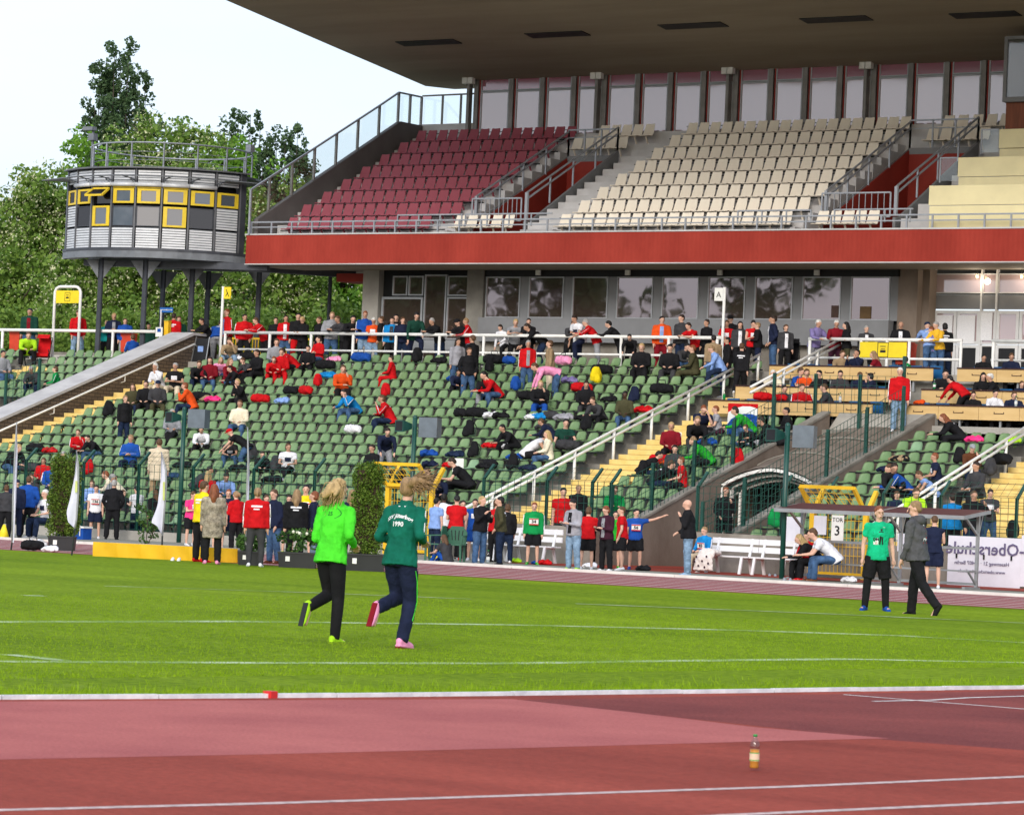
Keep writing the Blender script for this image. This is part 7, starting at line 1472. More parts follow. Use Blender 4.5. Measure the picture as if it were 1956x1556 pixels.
decal('boyA',False,[[(.05,.115),(.09,.115),(.09,.122),(.05,.122)]],g1,M_print,'logo',KA)
KB=('boyB','top','j',True,1.1)
decal('boyB',True,[[(.02,-.1),(.06,-.1),(.065,.05),(.04,.07),(.015,.04)]],g2,cloth('red'),'back_print',KB); textdecal('boyB',True,'BADEN',.035,.04,.1,g2,M_print,'back_lettering',KB,3.) ; decal('boyB',True,[[(-.05,-.14),(.0,-.14),(.0,-.1),(-.05,-.1)],[(.02,-.13),(.06,-.13),(.06,-.105),(.02,-.105)]],g2,M_print,'back_print',KB); decal('boyB',True,[[(-.06,-.175),(.08,-.175),(.08,-.165),(-.06,-.165)]],g2,cloth('red'),'back_print',KB)
J=_J['boyB']; b=MB(); b.ball(J['neck']+np.array([0,.085,-.005]),(.115,.075,.08),12,8); b.ball(J['neck']+np.array([0,.03,.02]),(.10,.085,.05),12,8); b.obj('hood',cloth('char'),g2,True)
# sleeve stripes of the club jacket, trouser piping
for pz_,pp,M,k in ((r2,'runB',M_print,'R'),(r2,'runB',M_print,'L')):
    J=_J[pp]; s=1 if k=='L' else -1; a,c=J['sh'+k],J['el'+k]; d=nrm(c-a); n=nrm(np.cross(d,[0,1,0])); n=n*(1 if n[0]*s>0 else -1)
    b=MB(); b.bar(a+n*.072+d*.0,c+n*.053,.008,.004); b.obj('sleeve_stripe',M,pz_)
for pz_,pp,M,k in ((g2,'boyB',M_print,'R'),(r2,'runB',cloth('neon'),'R')):
    J=_J[pp]; s=1 if k=='L' else -1; a,c,e=J['hip'+k],J['kn'+k],J['an'+k]; b=MB(); b.tube([a+[s*.105,0,-.1],a*.5+c*.5+[s*.1,0,0],c+[s*.078,0,0],c*.5+e*.5+[s*.073,0,0]],.005,5); b.obj('leg_stripe',M,pz_)
for q,pp in ((r1,'runA'),(r2,'runB')):
    J=_J[pp]
    for k in 'LR': b=MB(); a=J['an'+k]; d=nrm(a-J['kn'+k]); b.tube([a-d*.035,a+d*.01],[.043,.044],10); b.obj('sock',cloth('white'),q,True)
    for k in 'LR':
        a=J['an'+k]; f=nrm(J['ft'+k]); up=np.array([0,0,1.]) if abs(f[2])<.75 else nrm(J['an'+k]-J['kn'+k])*-1
        b=MB(); b.bar(a-up*.082-f*.075,a-up*.082+f*.18,.062,.012,up=up); b.obj('shoe_sole',M_blk if pp=='runA' else cloth('dred'),q)
# ================================================================ masts with loudspeakers
def mast(label,px,ytop,Y=None,base=None):
    if base is not None: g=atZ(*base,0.)
    else:
        Y=min(np.linspace(70,78,81),key=lambda q: abs(atY(px,ytop,q)[2]-3.75)); p=atY(px,ytop,Y); g=np.array([p[0],Y,0])
    h=(CP+ray(px,ytop)*(((g-CP)@FW)/FPX))[2]; t=thing('loudspeaker_mast',label,'mast',(g[0],g[1],0))
    b=MB(); b.tube([(0,0,0),(0,0,h)],.065,10); b.obj('pole',M_greensteel,t,True); b=MB(); b.ball((0,0,h),.068,10,6); b.obj('pole_cap',M_greensteel,t,True)
    L=ldir; C_=cdir; z=h-.25
    b=MB(); a=L*.12; c=L*.42+C_*.22
    s0,s1=.07,.16
    def sq(o,s,d): 
        side=np.cross(d,[0,0,1.]); return [o-side*s*1.25-np.array([0,0,s]),o+side*s*1.25-np.array([0,0,s]),o+side*s*1.25+np.array([0,0,s]),o-side*s*1.25+np.array([0,0,s])]
    d=nrm(c-a); b.add([q+[0,0,z] for q in sq(a,s0,d)+sq(c,s1,d)],[(3,2,1,0),(4,5,6,7),(0,1,5,4),(1,2,6,5),(2,3,7,6),(3,0,4,7)]); hn=b.obj('horn',M_greensteel,t)
    b=MB(); b.add([q+[0,0,z]+d*.004 for q in sq(c,s1*.8,d)],[(0,1,2,3)]); b.obj('horn_mouth',M_dark,hn)
    b=MB(); c0=-L*.42; 
    ax=nrm(-L*.95+C_*.3); ay=np.cross([0,0,1.],ax); q=lambda u,v,w: c0+ax*u+ay*v+np.array([0,0,w])
    b.hexa([q(-.26,-.2,z-.28),q(.26,-.2,z-.28),q(.26,.2,z-.28),q(-.26,.2,z-.28)],[q(-.26,-.2,z+.26),q(.26,-.2,z+.26),q(.26,.2,z+.26),q(-.26,.2,z+.26)]); b.obj('speaker_cabinet',mat('speaker_grey',(.12,.15,.18),.5,.15,3),t)
    b=MB(); b.bar((0,0,z+.05),tuple(c0+[0,0,z+.05]),.05,.08); b.bar((0,0,z-.1),tuple(c0+[0,0,z-.1]),.05,.04); b.obj('arm',M_steel,t)
mast('green mast with horn and grey loudspeaker left of the second tall flag',352,781,base=(341,1036)); mast('green mast with horn and grey loudspeaker above the dark green jacket runner',793,797); mast('green mast with horn and grey loudspeaker in front of the tunnel arch',1506,812,base=(1493,1105))
# ---- feather flags
M_flag=mat('flag_cloth',(.62,.62,.74),.8,.08,3); M_flagp=mat('flag_pole',(.30,.31,.33),.4,.1,3)
def flag(label,base,tip,poly,wide=True):
    g=atZ(*base,0.); Zv=(g-CP)@FW; t=thing('feather_flag',label,'flag',(g[0],g[1],0)); P=lambda x,y,d=0.: CP+ray(x,y)*((Zv+d)/FPX)-np.array([g[0],g[1],0])
    b=MB(); b.tube([(0,0,0),P(poly[0][0],poly[0][1])],.02,6); b.obj('spike',M_steel,t)
    pole=[q for q in poly[:len(poly)//2]]; b=MB(); b.tube([P(*q) for q in pole]+[P(*tip)],[.022]*len(pole)+[.012],6); b.obj('pole',M_flagp,t,True)
    R=poly[:len(poly)//2]+[tip]; Lf=poly[len(poly)//2:][::-1]
    # grid between the pole edge and the free edge
    def interp(pts,u):
        n=len(pts)-1; k=min(int(u*n),n-1); f=u*n-k; return (pts[k][0]*(1-f)+pts[k+1][0]*f,pts[k][1]*(1-f)+pts[k+1][1]*f)
    Lf=[R[0]]+Lf[::-1]+[tip]; n,m=16,5; vs=[]
    for i in range(n+1):
        a=interp(R,i/n); c=interp(Lf,i/n)
        for j in range(m+1): f=j/m; vs.append(P(a[0]*(1-f)+c[0]*f,a[1]*(1-f)+c[1]*f,.05*math.sin(3*f+i*.5)*f))
    F=[(i*(m+1)+j,i*(m+1)+j+1,(i+1)*(m+1)+j+1,(i+1)*(m+1)+j) for i in range(n) for j in range(m)]; b.add([],[]) if 0 else None
    b=MB(); k=len(vs); b.add(vs+[v+cdir*-.006 for v in vs],F+[tuple(q+k for q in r[::-1]) for r in F]); b.obj('flag_cloth',M_flag,t,True); return t,P
flag('narrow edge-on white flag at the left edge',(21,1050),(32,806),[(23,1036),(25,950),(29,860),(26.5,1036),(31,950),(33.5,860)])
f2,PF=flag('billowing white feather flag beside the left thuja hedge',(137,1060),(146,860),[(143,1009),(146,991),(149.5,940),(149.5,891),(129.5,996),(127,977),(134,952),(143,906)])
f3,PF3=flag('billowing white feather flag in front of the yellow podium',(309,1067),(308,863),[(310,1023),(314.5,968),(317,930),(317,898),(300,1004),(288,997),(300.6,968),(307,914)])
flag('narrow edge-on white flag by the girl in the red sweater',(467,1079),(473,815),[(469,1040),(471,960),(474,880),(473,1040),(475.5,960),(476.5,880)])
M_fy=mat('faint_yellow_print',(.55,.6,.2),.8,.1)
for t_,P_,pts in ((f2,PF,[(144,918),(148,918),(147.5,940),(143,940)]),(f3,PF3,[(311,920),(315,920),(314.5,955),(311,955)])):
    b=MB(); b.add([P_(x,y,-.06) for x,y in pts],[(0,1,2,3)]); b.obj('print',M_fy,t_)
# ---- planters and thuja hedges
M_pl=mat('planter_plastic',(.022,.023,.026),.5,.15,2); M_thuja=leafmat('thuja_foliage',(.05,.11,.010),(.17,.25,.035)); M_plantleaf=leafmat('plant_leaves',(.03,.08,.02),(.09,.2,.04)); M_hcore=mat('hedge_core_dark',(.04,.025,.018),.95,.2,8)
def planter(label,x0,x1,ytop,yb,hedge=None,flowers=False,dep=.45):
    a=atZ(x0,yb,0.); c=atZ(x1,yb+ (x1-x0)*.05,0.); mid=(a+c)/2; Zv=(mid-CP)@FW; W=(x1-x0)*Zv/FPX; h=(CP+ray((x0+x1)/2,ytop)*(Zv/FPX))[2]
    t=thing('plant_box' if not hedge else 'thuja_hedge',label,'plant',(mid[0],mid[1],0),TH)
    b=MB(); w=W/2; b.hexa([(-w*.93,-dep*.45,0),(w*.93,-dep*.45,0),(w*.93,dep*.45,0),(-w*.93,dep*.45,0)],[(-w,-dep/2,h),(w,-dep/2,h),(w,dep/2,h),(-w,dep/2,h)]); pl=b.obj('planter',M_pl,t); b=MB(); b.box(-w*1.03,w*1.03,-dep*.53,dep*.53,h,h+.03); b.obj('planter_rim',M_pl,pl)
    b=MB(); b.box(-w*.6,-w*.6+.09,-dep*.5-.012,-dep*.5+.02,h*.45,h*.8); b.obj('label_sticker',M_wsign,pl)
    if hedge:
        wp,yt=hedge; hw=wp*Zv/FPX/2; hh=(CP+ray((x0+x1)/2,yt)*(Zv/FPX))[2]; b=MB(); b.box(-hw*.7,hw*.7,-.14,.14,h+.15,hh-.15); b.obj('hedge_core',M_hcore,t)  # added dark box as core, darkening the hedge behind its leaves
        n=260; C=np.stack([rng.uniform(-hw*.88,hw*.88,n),rng.uniform(-.2,.2,n),rng.uniform(h+.12,hh-.1,n)],1); C[:,0]*=1-.18*((C[:,2]-h)/(hh-h))**3; V=leafcloud(C,np.full(n,.12),17000,.055,1.5); link('foliage',fastmesh('foliage',V,np.arange(len(V)).reshape(-1,4),M_thuja),t)
        b=MB(); b.tube([(0,0,h),(0,0,h+.4)],.04,6); b.obj('stem',M_bark,t)
    if flowers:
        C=np.stack([rng.uniform(-w*.9,w*.9,14),rng.uniform(-.15,.15,14),h+rng.uniform(.05,.42,14)],1); V=leafcloud(C,np.full(14,.13),700,.09); link('foliage',fastmesh('foliage',V,np.arange(len(V)).reshape(-1,4),M_plantleaf),t)
        b=MB()
        for k in range(7): q=C[k]; b.ball(q+[0,-.12,.05],.035,6,4)
        o=b.obj('blossoms',mat('white_petals',(.75,.76,.62),.7,.1,5),t); o['kind']='stuff'
    return t
planter('tall clipped thuja hedge in a black planter near the left edge',93,143,1026,1050,(58,868)); planter('tall clipped thuja hedge in a black planter behind the two joggers',658,735,1060,1088,(60,884),dep=.55)
planter('low black planter with green plants beside the girl in the red sweater',455,502,1055,1078,None,True); planter('long black planter with white flowers behind the girl in black',531,605,1057,1082,None,True)
# ---- yellow podium cloth
M_ycloth=mat('yellow_cloth',(.74,.43,.012),.75,.12,1.2,.5,5); a=atZ(177,1061.5,0.); c=atZ(453,1075,0.); g=thing('podium','low award podium wrapped in folded yellow cloth on the far track','podium',(a[0],a[1],0)); dvec=(c-a); Lp=np.linalg.norm(dvec); dvec/=Lp; nv=np.array([-dvec[1],dvec[0],0])
for i in range(6):
    u0,u1=Lp*i/6,Lp*(i+1)/6; b=MB(); vs=[]; n=9
    for k in range(n):
        u=u0+(u1-u0)*k/(n-1)
        for z in (0,.1,.2,.31): vs.append(dvec*u-nv*(.02*math.sin(u*11+z*9)+.015*math.sin(u*23)) +np.array([0,0,z]))
    F=[(k*4+j,(k+1)*4+j,(k+1)*4+j+1,k*4+j+1) for k in range(n-1) for j in range(3)]; kk=len(vs); b.add(vs+[v+nv*.03 for v in vs],F+[tuple(q+kk for q in r[::-1]) for r in F]); b.obj('cloth_panel',M_ycloth,g,True)
b=MB(); e=dvec*Lp; b.hexa([nv*.05,e+nv*.05,e+nv*1.2,nv*1.2],[q+np.array([0,0,.3]) for q in (nv*.05,e+nv*.05,e+nv*1.2,nv*1.2)]); b.obj('platform',M_conc,g)
# vine plant and flowers on the podium
p=atZ(252,1052,0.)+nv*.9; t=thing('climbing_plant','slender climbing plant with white flowers behind the yellow podium','plant',(p[0],p[1],.0)); b=MB(); b.tube([(0,0,0),(.05,0,.6),(-.05,0,1.1)],.012,5); b.tube([(0,0,0),(.25,0,.5),(.2,0,1.0)],.01,5); b.obj('stem',M_bark,t); n=22; C=np.stack([np.where(np.arange(n)%2,.2,-.1)+rng.normal(0,.08,n),rng.normal(0,.06,n),rng.uniform(.1,1.15,n)],1); V=leafcloud(C,np.full(n,.09),380,.085); link('foliage',fastmesh('foliage',V,np.arange(len(V)).reshape(-1,4),M_plantleaf),t)
# ---- white benches
M_bench=mat('bench_white',(.74,.74,.76),.45,.08,3)
def bench(label,px0,px1,y):
    x0=atY(px0,y,76.2)[0]; x1=atY(px1,y,76.2)[0]; c=(x0+x1)/2; t=thing('white_bench',label,'bench',(c,75.85,0)); w=(x1-x0)/2
    for (ya,yb_,z0,z1,nm) in ((.30,.34,.76,.90,'back_slat'),(.28,.32,.56,.70,'back_slat'),(-.22,.0,.42,.455,'seat_slat'),(.02,.24,.42,.455,'seat_slat')): b=MB(); b.box(-w,w,ya,yb_,z0,z1); b.obj(nm,M_bench,t)
    for x in (-w*.72,w*.72): b=MB(); b.bar((x,-.2,.42),(x-.0,-.3,0),.07,.05); b.bar((x,.18,.42),(x,.32,0),.07,.05); b.bar((x,.18,.42),(x,.34,.9),.06,.04); b.bar((x,-.22,.40),(x,.24,.40),.05,.04); b.obj('leg_frame',M_bench,t)
bench('white slatted bench left of the boy with number 34',890,981,1040); bench('white slatted bench behind the boy with number 34',982,1076,1045); bench('white slatted bench behind the boy in the bright blue jacket',1362,1450,1065); bench('white slatted bench beside the green mast at the tunnel',1451,1530,1070)
# green plastic chairs
def gchair(label,px,y,Y,rz):
    p=atY(px,y,Y); t=thing('plastic_chair',label,'chair',(p[0],Y,0),rz); M=mat('green_plastic',(.03,.12,.075),.4,.1,3)
    b=MB(); b.box(-.24,.24,-.22,.22,.42,.45); b.obj('seat',M,t); b=MB(); b.prism([(-.24,.45),(.24,.45),(.26,.75),(.15,.9),(-.15,.9),(-.26,.75)],1,.2,.23); bk=b.obj('backrest',M,t)
    for k in range(4): b=MB(); b.bar((-.12+.08*k,.195,.55),(-.15+.1*k,.195,.8),.02,.008,up=(0,1,0)); b.obj('back_slot',M_dark,bk)
    for x in (-.21,.21):
        for y_ in (-.19,.19): b=MB(); b.bar((x,y_,0),(x*.95,y_,.42),.05,.05); b.obj('leg',M,t)
        b=MB(); b.bar((x*1.15,-.2,.65),(x*1.15,.2,.67),.05,.03); b.bar((x*1.15,-.2,.65),(x,-.2,.42),.04,.04); b.obj('armrest',M,t)
gchair('green plastic garden chair behind the girl sitting on the ground',869,1030,71.5,math.radians(20)); gchair('green plastic garden chair half hidden by the dark green jacket runner',831,1050,71.2,math.radians(-70))
# ---- team shelters
M_alus=mat('shelter_aluminium',(.38,.39,.40),.35,.12,4,metal=.6); M_roofd=mat('shelter_roof',(.10,.035,.035),.5,.15,3)
def shelter(label,px0,px1,ym,Y):
    x0=atY(px0,ym,Y)[0]; x1=atY(px1,ym,Y)[0]; c=(x0+x1)/2; w=(x1-x0)/2; t=thing('team_shelter',label,'shelter',(c,Y,0))
    b=MB(); b.hexa([(-w,-.75,1.66),(w,-.75,1.66),(w,.55,1.80),(-w,.55,1.80)],[(-w,-.75,1.70),(w,-.75,1.70),(w,.55,1.86),(-w,.55,1.86)]); b.obj('roof_panel',M_roofd,t)
    b=MB(); b.bar((-w,-.78,1.66),(w,-.78,1.66),.05,.09); b.bar((-w,.56,1.80),(w,.56,1.80),.05,.06); b.bar((-w,-.78,1.66),(-w,.56,1.82),.05,.08); b.bar((w,-.78,1.66),(w,.56,1.82),.05,.08); b.obj('roof_edge',M_alus,t)
    for x in (-w*.86,w*.86):
        b=MB(); b.bar((x,.3,0),(x,.3,1.78),.07,.07); b.bar((x,.3,1.25),(x,-.45,1.70),.05,.05); b.bar((x,.3,.42),(x,-.15,.42),.05,.05); b.bar((x,-.15,.42),(x,.3,.1),.04,.04); b.bar((x,-.35,.03),(x,.45,.03),.08,.05); b.bar((x,.3,1.2),(x,.52,1.8),.04,.04); b.obj('frame',M_alus,t)
    for z,y_ in ((.42,0.),(.42,-.14)): b=MB(); b.bar((-w*.9,y_,z),(w*.9,y_,z),.1,.035); b.obj('bench_plank',M_alus,t)
    for z in (.95,.12): b=MB(); b.bar((-w*.9,.3,z),(w*.9,.3,z),.04,.06); b.obj('cross_rail',M_alus,t)
shelter('open aluminium team shelter with dark roof in front of the first yellow gate',1507,1690,1040,73.6); shelter('open aluminium team shelter with dark roof in front of the lettered banner',1697,1868,1050,73.0)
# ---- yellow emergency gates in the fence
M_yg=mat('yellow_gate_paint',(.76,.46,.02),.4,.12,3)
def ygate(label,px0,px1,ylow,flip=False):
    Y=76.9; x0=atY(px0,ylow,Y)[0]; x1=atY(px1,ylow,Y)[0]; t=thing('yellow_gate',label,'gate',(x0,Y,0)); w=x1-x0; z=atY(px0,ylow,Y)[2]
    for x in (0,w): b=MB(); b.bar((x,0,0),(x,0,z),.13,.1); b.bar((x,.05,z-.05),(x,.5,z+.5),.1,.1); b.obj('gate_post',M_yg,t)
    b=MB(); P=[np.array(q) for q in ((-.0,-.1,z),(w,-.1,z),(w-.05,-.62,z+.56),(-.05,-.62,z+.56))]
    for i in range(4): b.bar(P[i],P[(i+1)%4],.08,.09)
    fl=b.obj('flap_frame',M_yg,t); b=MB()
    for k in range(1,7): b.bar(P[0]+(P[1]-P[0])*k/7,P[3]+(P[2]-P[3])*max(0,k-1)/7,.014,.014); b.bar(P[0]+(P[1]-P[0])*k/7,P[3]+(P[2]-P[3])*k/7,.008,.008)
    for k in range(1,4): b.bar(P[0]+(P[3]-P[0])*k/4,P[1]+(P[2]-P[1])*k/4,.014,.014)
    b.obj('flap_mesh',M_yg,fl); b=MB()
    for k in range(1,int(w/.11)): b.bar((k*.11,0,.15),(k*.11,0,z-.1),.010,.010)
    for zz in np.arange(.15,z-.05,.22): b.bar((0,0,zz),(w,0,zz),.012,.012)
    b.obj('gate_mesh',M_yg,t); b=MB(); b.bar((0,0,z-.05),(w,0,z-.05),.09,.09); b.bar((0,0,.12),(w,0,.12),.08,.08); b.obj('gate_bar',M_yg,t)
ygate('yellow steel escape gate with inclined mesh flap behind the first team shelter',1553,1655,972); ygate('yellow steel escape gate behind the runner with the flung ponytail',742,826,925)
tor=thing('gate_number_sign','white board reading TOR 3 on the yellow gate','sign',(atY(1600,1008,76.6)[0],76.6,atY(1600,1008,76.6)[2])); b=MB(); b.box(-.17,.17,-.012,.012,-.32,.32); b.obj('board',M_wsign,tor)
text_obj('lettering','TOR',.15,M_blk,tor,basis((0,-.016,.2),(1,0,0),(0,0,1),(0,-1,0))); text_obj('lettering','3',.34,M_blk,tor,basis((0,-.016,-.08),(1,0,0),(0,0,1),(0,-1,0)),bold=.004)
def banner(label,px0,px1,y0,y1,Y,M=M_wsign):
    a=atY(px0,y0,Y); c=atY(px1,y1,Y); w=(c[0]-a[0])/2; h=(atY(px0,y0,Y)[2]-atY(px0,y1,Y)[2])/2; t=thing('banner',label,'banner',((a[0]+c[0])/2,Y,(atY(px0,y0,Y)[2]+atY(px0,y1,Y)[2])/2))
    b=MB(); n=14; vs=[(-w+2*w*i/n,.003*math.sin(i*1.7),s*h) for i in range(n+1) for s in (-1,1)]; b.add(vs+[(x,y+.008,z) for x,y,z in vs],[(2*i,2*i+2,2*i+3,2*i+1) for i in range(n)]+[(2*i+1+2*n+2,2*i+3+2*n+2,2*i+2+2*n+2,2*i+2*n+2) for i in range(n)]); b.obj('banner_cloth',M,t,True); return t,w,h
M_ban=mat('banner_white',(.68,.68,.76),.7,.06,2); M_lav=mat('print_violet',(.12,.10,.19),.7,.05)
bn,w,h=banner('white banner lettered -Oberschule in mirror writing on the right hand fence','1812'and 1812,1948,1022,1120,76.88,M_ban)
text_obj('lettering','-Oberschule',.42,M_lav,bn,basis((.02,-.02,h*.52),(1,0,0),(0,0,1),(0,-1,0)),mirror=True,bold=.006); text_obj('lettering','Hasenweg 21 · 10407 Berlin',.13,M_lav,bn,basis((-.05,-.02,-.02),(1,0,0),(0,0,1),(0,-1,0)),mirror=True); text_obj('lettering','www.oberschule-berlin.de',.12,M_lav,bn,basis((-.05,-.02,-.22),(1,0,0),(0,0,1),(0,-1,0)),mirror=True)
for x in (-.75,0,.75): b=MB(); b.box(w*x-.02,w*x+.02,-.03,-.01,.08,.2); b.obj('banner_clip',M_blk,bn)
banner('narrow white banner strip behind the second team shelter',1715,1748,1018,1052,76.5,M_ban); banner('white banner cut by the right edge',1952,2010,1022,1120,76.88,M_ban); banner('white sheet on the fence left of the TOR 3 board',1500,1531,986,1036,76.85,M_ban); banner('white sheet on the fence right behind the TOR 3 board',1553,1578,984,1020,76.85,M_ban)
# TSV banner hanging below the lowest desk
a=atY(1391,770,88.0); c=atY(1448,770,88.0); w=(c[0]-a[0])/2; h=1.5; tv=thing('club_banner','club banner in red, white and blue lettered TSV below the lowest press desk','banner',((a[0]+c[0])/2,88.0,a[2]-.75))
b=MB(); b.box(-w,w,0,.015,-.75,.75); b.obj('red_field',cloth('red'),tv); b=MB(); n=14
def disc(b,cx,cz,r,y,a0,a1,mi=0): 
    pts=[(cx+r*math.cos(t_),y,cz+r*math.sin(t_)) for t_ in np.linspace(a0,a1,n)]; pts=[(min(max(x,-w+.002),w-.002),y_,max(z,-.748)) for x,y_,z in pts]; b.add([(cx,y,cz)]+pts,[(0,i,i+1) for i in range(1,n)],mi)
disc(b,.25*w,-.40,1.08,-.004,0,math.pi); b.obj('white_arc',M_print,tv); b=MB(); disc(b,.35*w,-.52,.98,-.008,0,math.pi); b.obj('blue_disc',cloth('blue'),tv)
text_obj('lettering','TSV',.24,M_print,tv,basis((.1,-.014,.17),(1,0,0),(0,0,1),(0,-1,0)),bold=.006); b=MB(); b.bar((-.2,-.014,-.12),(.05,-.014,-.22),.03,.004,up=(0,1,0)); b.bar((.05,-.014,-.22),(.3,-.014,-.12),.03,.004,up=(0,1,0)); b.bar((-.12,-.014,.03),(.34,-.014,.03),.004,.03); b.obj('eagle_mark',M_print,tv)
# blue sign, yellow post, yellow railing, sandwich board, posters
p=atY(318,592,96.6); bs=thing('direction_sign','small blue sign with white lettering on a thin post by the tower','sign',(p[0],96.6,WZ)); b=MB(); b.box(-.30,.30,-.01,.01,p[2]-WZ-.09,p[2]-WZ+.09); b.obj('board',mat('sign_blue',(.015,.12,.42),.5,.05),bs); b=MB(); b.bar((-.24,0,0),(-.24,0,p[2]-WZ),.04,.04); b.obj('post',M_wpipe,bs); text_obj('lettering','SAFARI PROJEKTE ANDE',.052,M_print,bs,basis((0,-.014,p[2]-WZ),(1,0,0),(0,0,1),(0,-1,0)),bold=.001)
p=atY(319,648,96.1); b=MB(); yp=thing('yellow_post','thick yellow post at the end of the left railing','post',(p[0],96.1,WZ)); b.box(-.1,.1,-.08,.08,-.1,1.45); b.obj('post_body',M_yg,yp); b=MB(); b.box(-.11,.11,-.09,.09,1.45,1.48); b.obj('post_cap',M_yg,yp)
def ybars(label,px0,px1,Y):
    x0=atY(px0,650,Y)[0]; x1=atY(px1,650,Y)[0]; t=thing('yellow_railing',label,'railing',(x0,Y,WZ)); 
    for z in (1.05,.1): b=MB(); b.bar((0,0,z),(x1-x0,0,z),.06,.07); b.obj('rail',M_yg,t)
    n=int((x1-x0)/.13)
    for i in range(n+1): b=MB(); b.bar((i*.13,0,.1),(i*.13,0,1.05),.025,.025); b.obj('bar',M_yg,t)
ybars('yellow barred railing left of the sandwich board',346,396,96.4); ybars('yellow barred railing behind the people at the left end of the long railing',440,592,99.0)
p=atY(393,680,95.9); sw_=thing('sandwich_board','dark sandwich board with silver frame beside the yellow railing','sign',(p[0],95.7,WZ-.25)); b=MB()
for s in (-1,1): b.bar((s*.3,0,1.15),(s*.34,-.25,0),.03,.03); b.bar((s*.3,0,1.15),(s*.34,.25,0),.03,.03)
b.obj('frame',M_alus,sw_); b=MB(); b.hexa([(-.3,-.22,.12),(.3,-.22,.12),(.3,-.2,.12),(-.3,-.2,.12)],[(-.27,-.02,1.1),(.27,-.02,1.1),(.27,.0,1.1),(-.27,0,1.1)]); b.obj('board_face',M_dark,sw_); b=MB(); b.box(-.12,.12,-.12,-.10,.62,.82); b.obj('picture',cloth('lblue'),sw_)
for px,py,lab in ((304,634,'white poster with blue logo on the end of the left railing, upper'),(306,655,'white poster with blue logo on the end of the left railing, lower')):
    p=atY(px,py,95.9); t=thing('poster',lab,'poster',(p[0],95.9,p[2])); b=MB(); b.box(-.16,.16,-.008,0,-.17,.17); b.obj('paper',M_wsign,t); b=MB(); b.box(-.08,.08,-.012,-.008,0,.12); b.obj('logo',cloth('blue'),t)
# ---- pushchairs
def pram(label,px,py,Y,M,z0=WZ):
    p=atY(px,py,Y); t=thing('pushchair',label,'pushchair',(p[0],Y,z0),math.radians(30)); b=MB(); b.prism([(-.25,.35),(.15,.30),(.35,.95),(.25,1.0),(.12,.5),(-.22,.45)],0,-.22,.22); b.obj('seat',M,t); b=MB(); b.tube([(-.2,.3,1.0),(-.22,.1,1.12),(-.2,-.12,1.02)],.02,5); b.add([(-.22,.3,.98),(.22,.3,.98),(.22,.05,1.15),(-.22,.05,1.15),(.22,-.15,1.0),(-.22,-.15,1.0)],[(0,1,2,3),(3,2,4,5)]); b.obj('canopy',M,t)
    b=MB(); 
    for x in (-.24,.24): b.bar((x,.45,1.05),(x,-.3,.12),.025,.025); b.bar((x,-.25,.6),(x,.35,.12),.025,.025)
    b.bar((-.24,.45,1.05),(.24,.45,1.05),.03,.03); b.obj('frame',M_steel,t)
    for x in (-.26,.26):
        for y in (-.32,.36): b=MB(); b.tube([(x-.015,y,.11),(x+.015,y,.11)],.11,12); b.obj('wheel',M_blk,t)
pram('red pushchair standing behind the man in lime green',84,640,95.3,cloth('red'),WZ-.25); pram('black pushchair beside the tall man in the navy sweater',1513,680,96.9,cloth('black'))
p=atY(1033,650,96.3); t=thing('tripod','black tripod standing at the railing below the bending man','tripod',(p[0],96.35,WZ)); 
for a_ in (0,2.1,4.2): b=MB(); b.bar((0,0,.85),(.35*math.cos(a_),.25*math.sin(a_),0),.025,.025); b.obj('leg',M_blk,t)
b=MB(); b.box(-.05,.05,-.05,.05,.85,1.0); b.obj('head',M_blk,t)
# ---- bags, backpacks and heaps of clothes
def bagmesh(kind):
    if kind=='pack': return solid('pack',[('t',[(0,0,.06),(0,0,.2),(0,.01,.36)],[(.16,.10),(.165,.115),(.12,.08)]),('b',(0,0,.38),(.11,.08,.05)),('t',[(0,-.10,.09),(0,-.10,.2)],[.10,.075])],.022,5,.03)
    if kind=='duffel': return solid('duffel',[('t',[(-.2,0,.13),(0,0,.14),(.2,0,.13)],[.12,.135,.115]),('b',(0,.02,.1),(.22,.12,.09)),('b',(.1,-.08,.14),(.1,.07,.08)),('b',(-.12,.05,.2),(.09,.08,.06))],.022,3,.06)
    if kind=='heap': return solid('heap',[('b',(0,0,.05),(.24,.15,.07)),('b',(.1,.04,.1),(.12,.10,.07)),('b',(-.12,-.03,.09),(.11,.12,.06)),('t',[(-.2,-.1,.04),(-.1,.1,.12),(.15,-.1,.06)],[.05,.06,.04])],.020,2,.09)
_bg={}
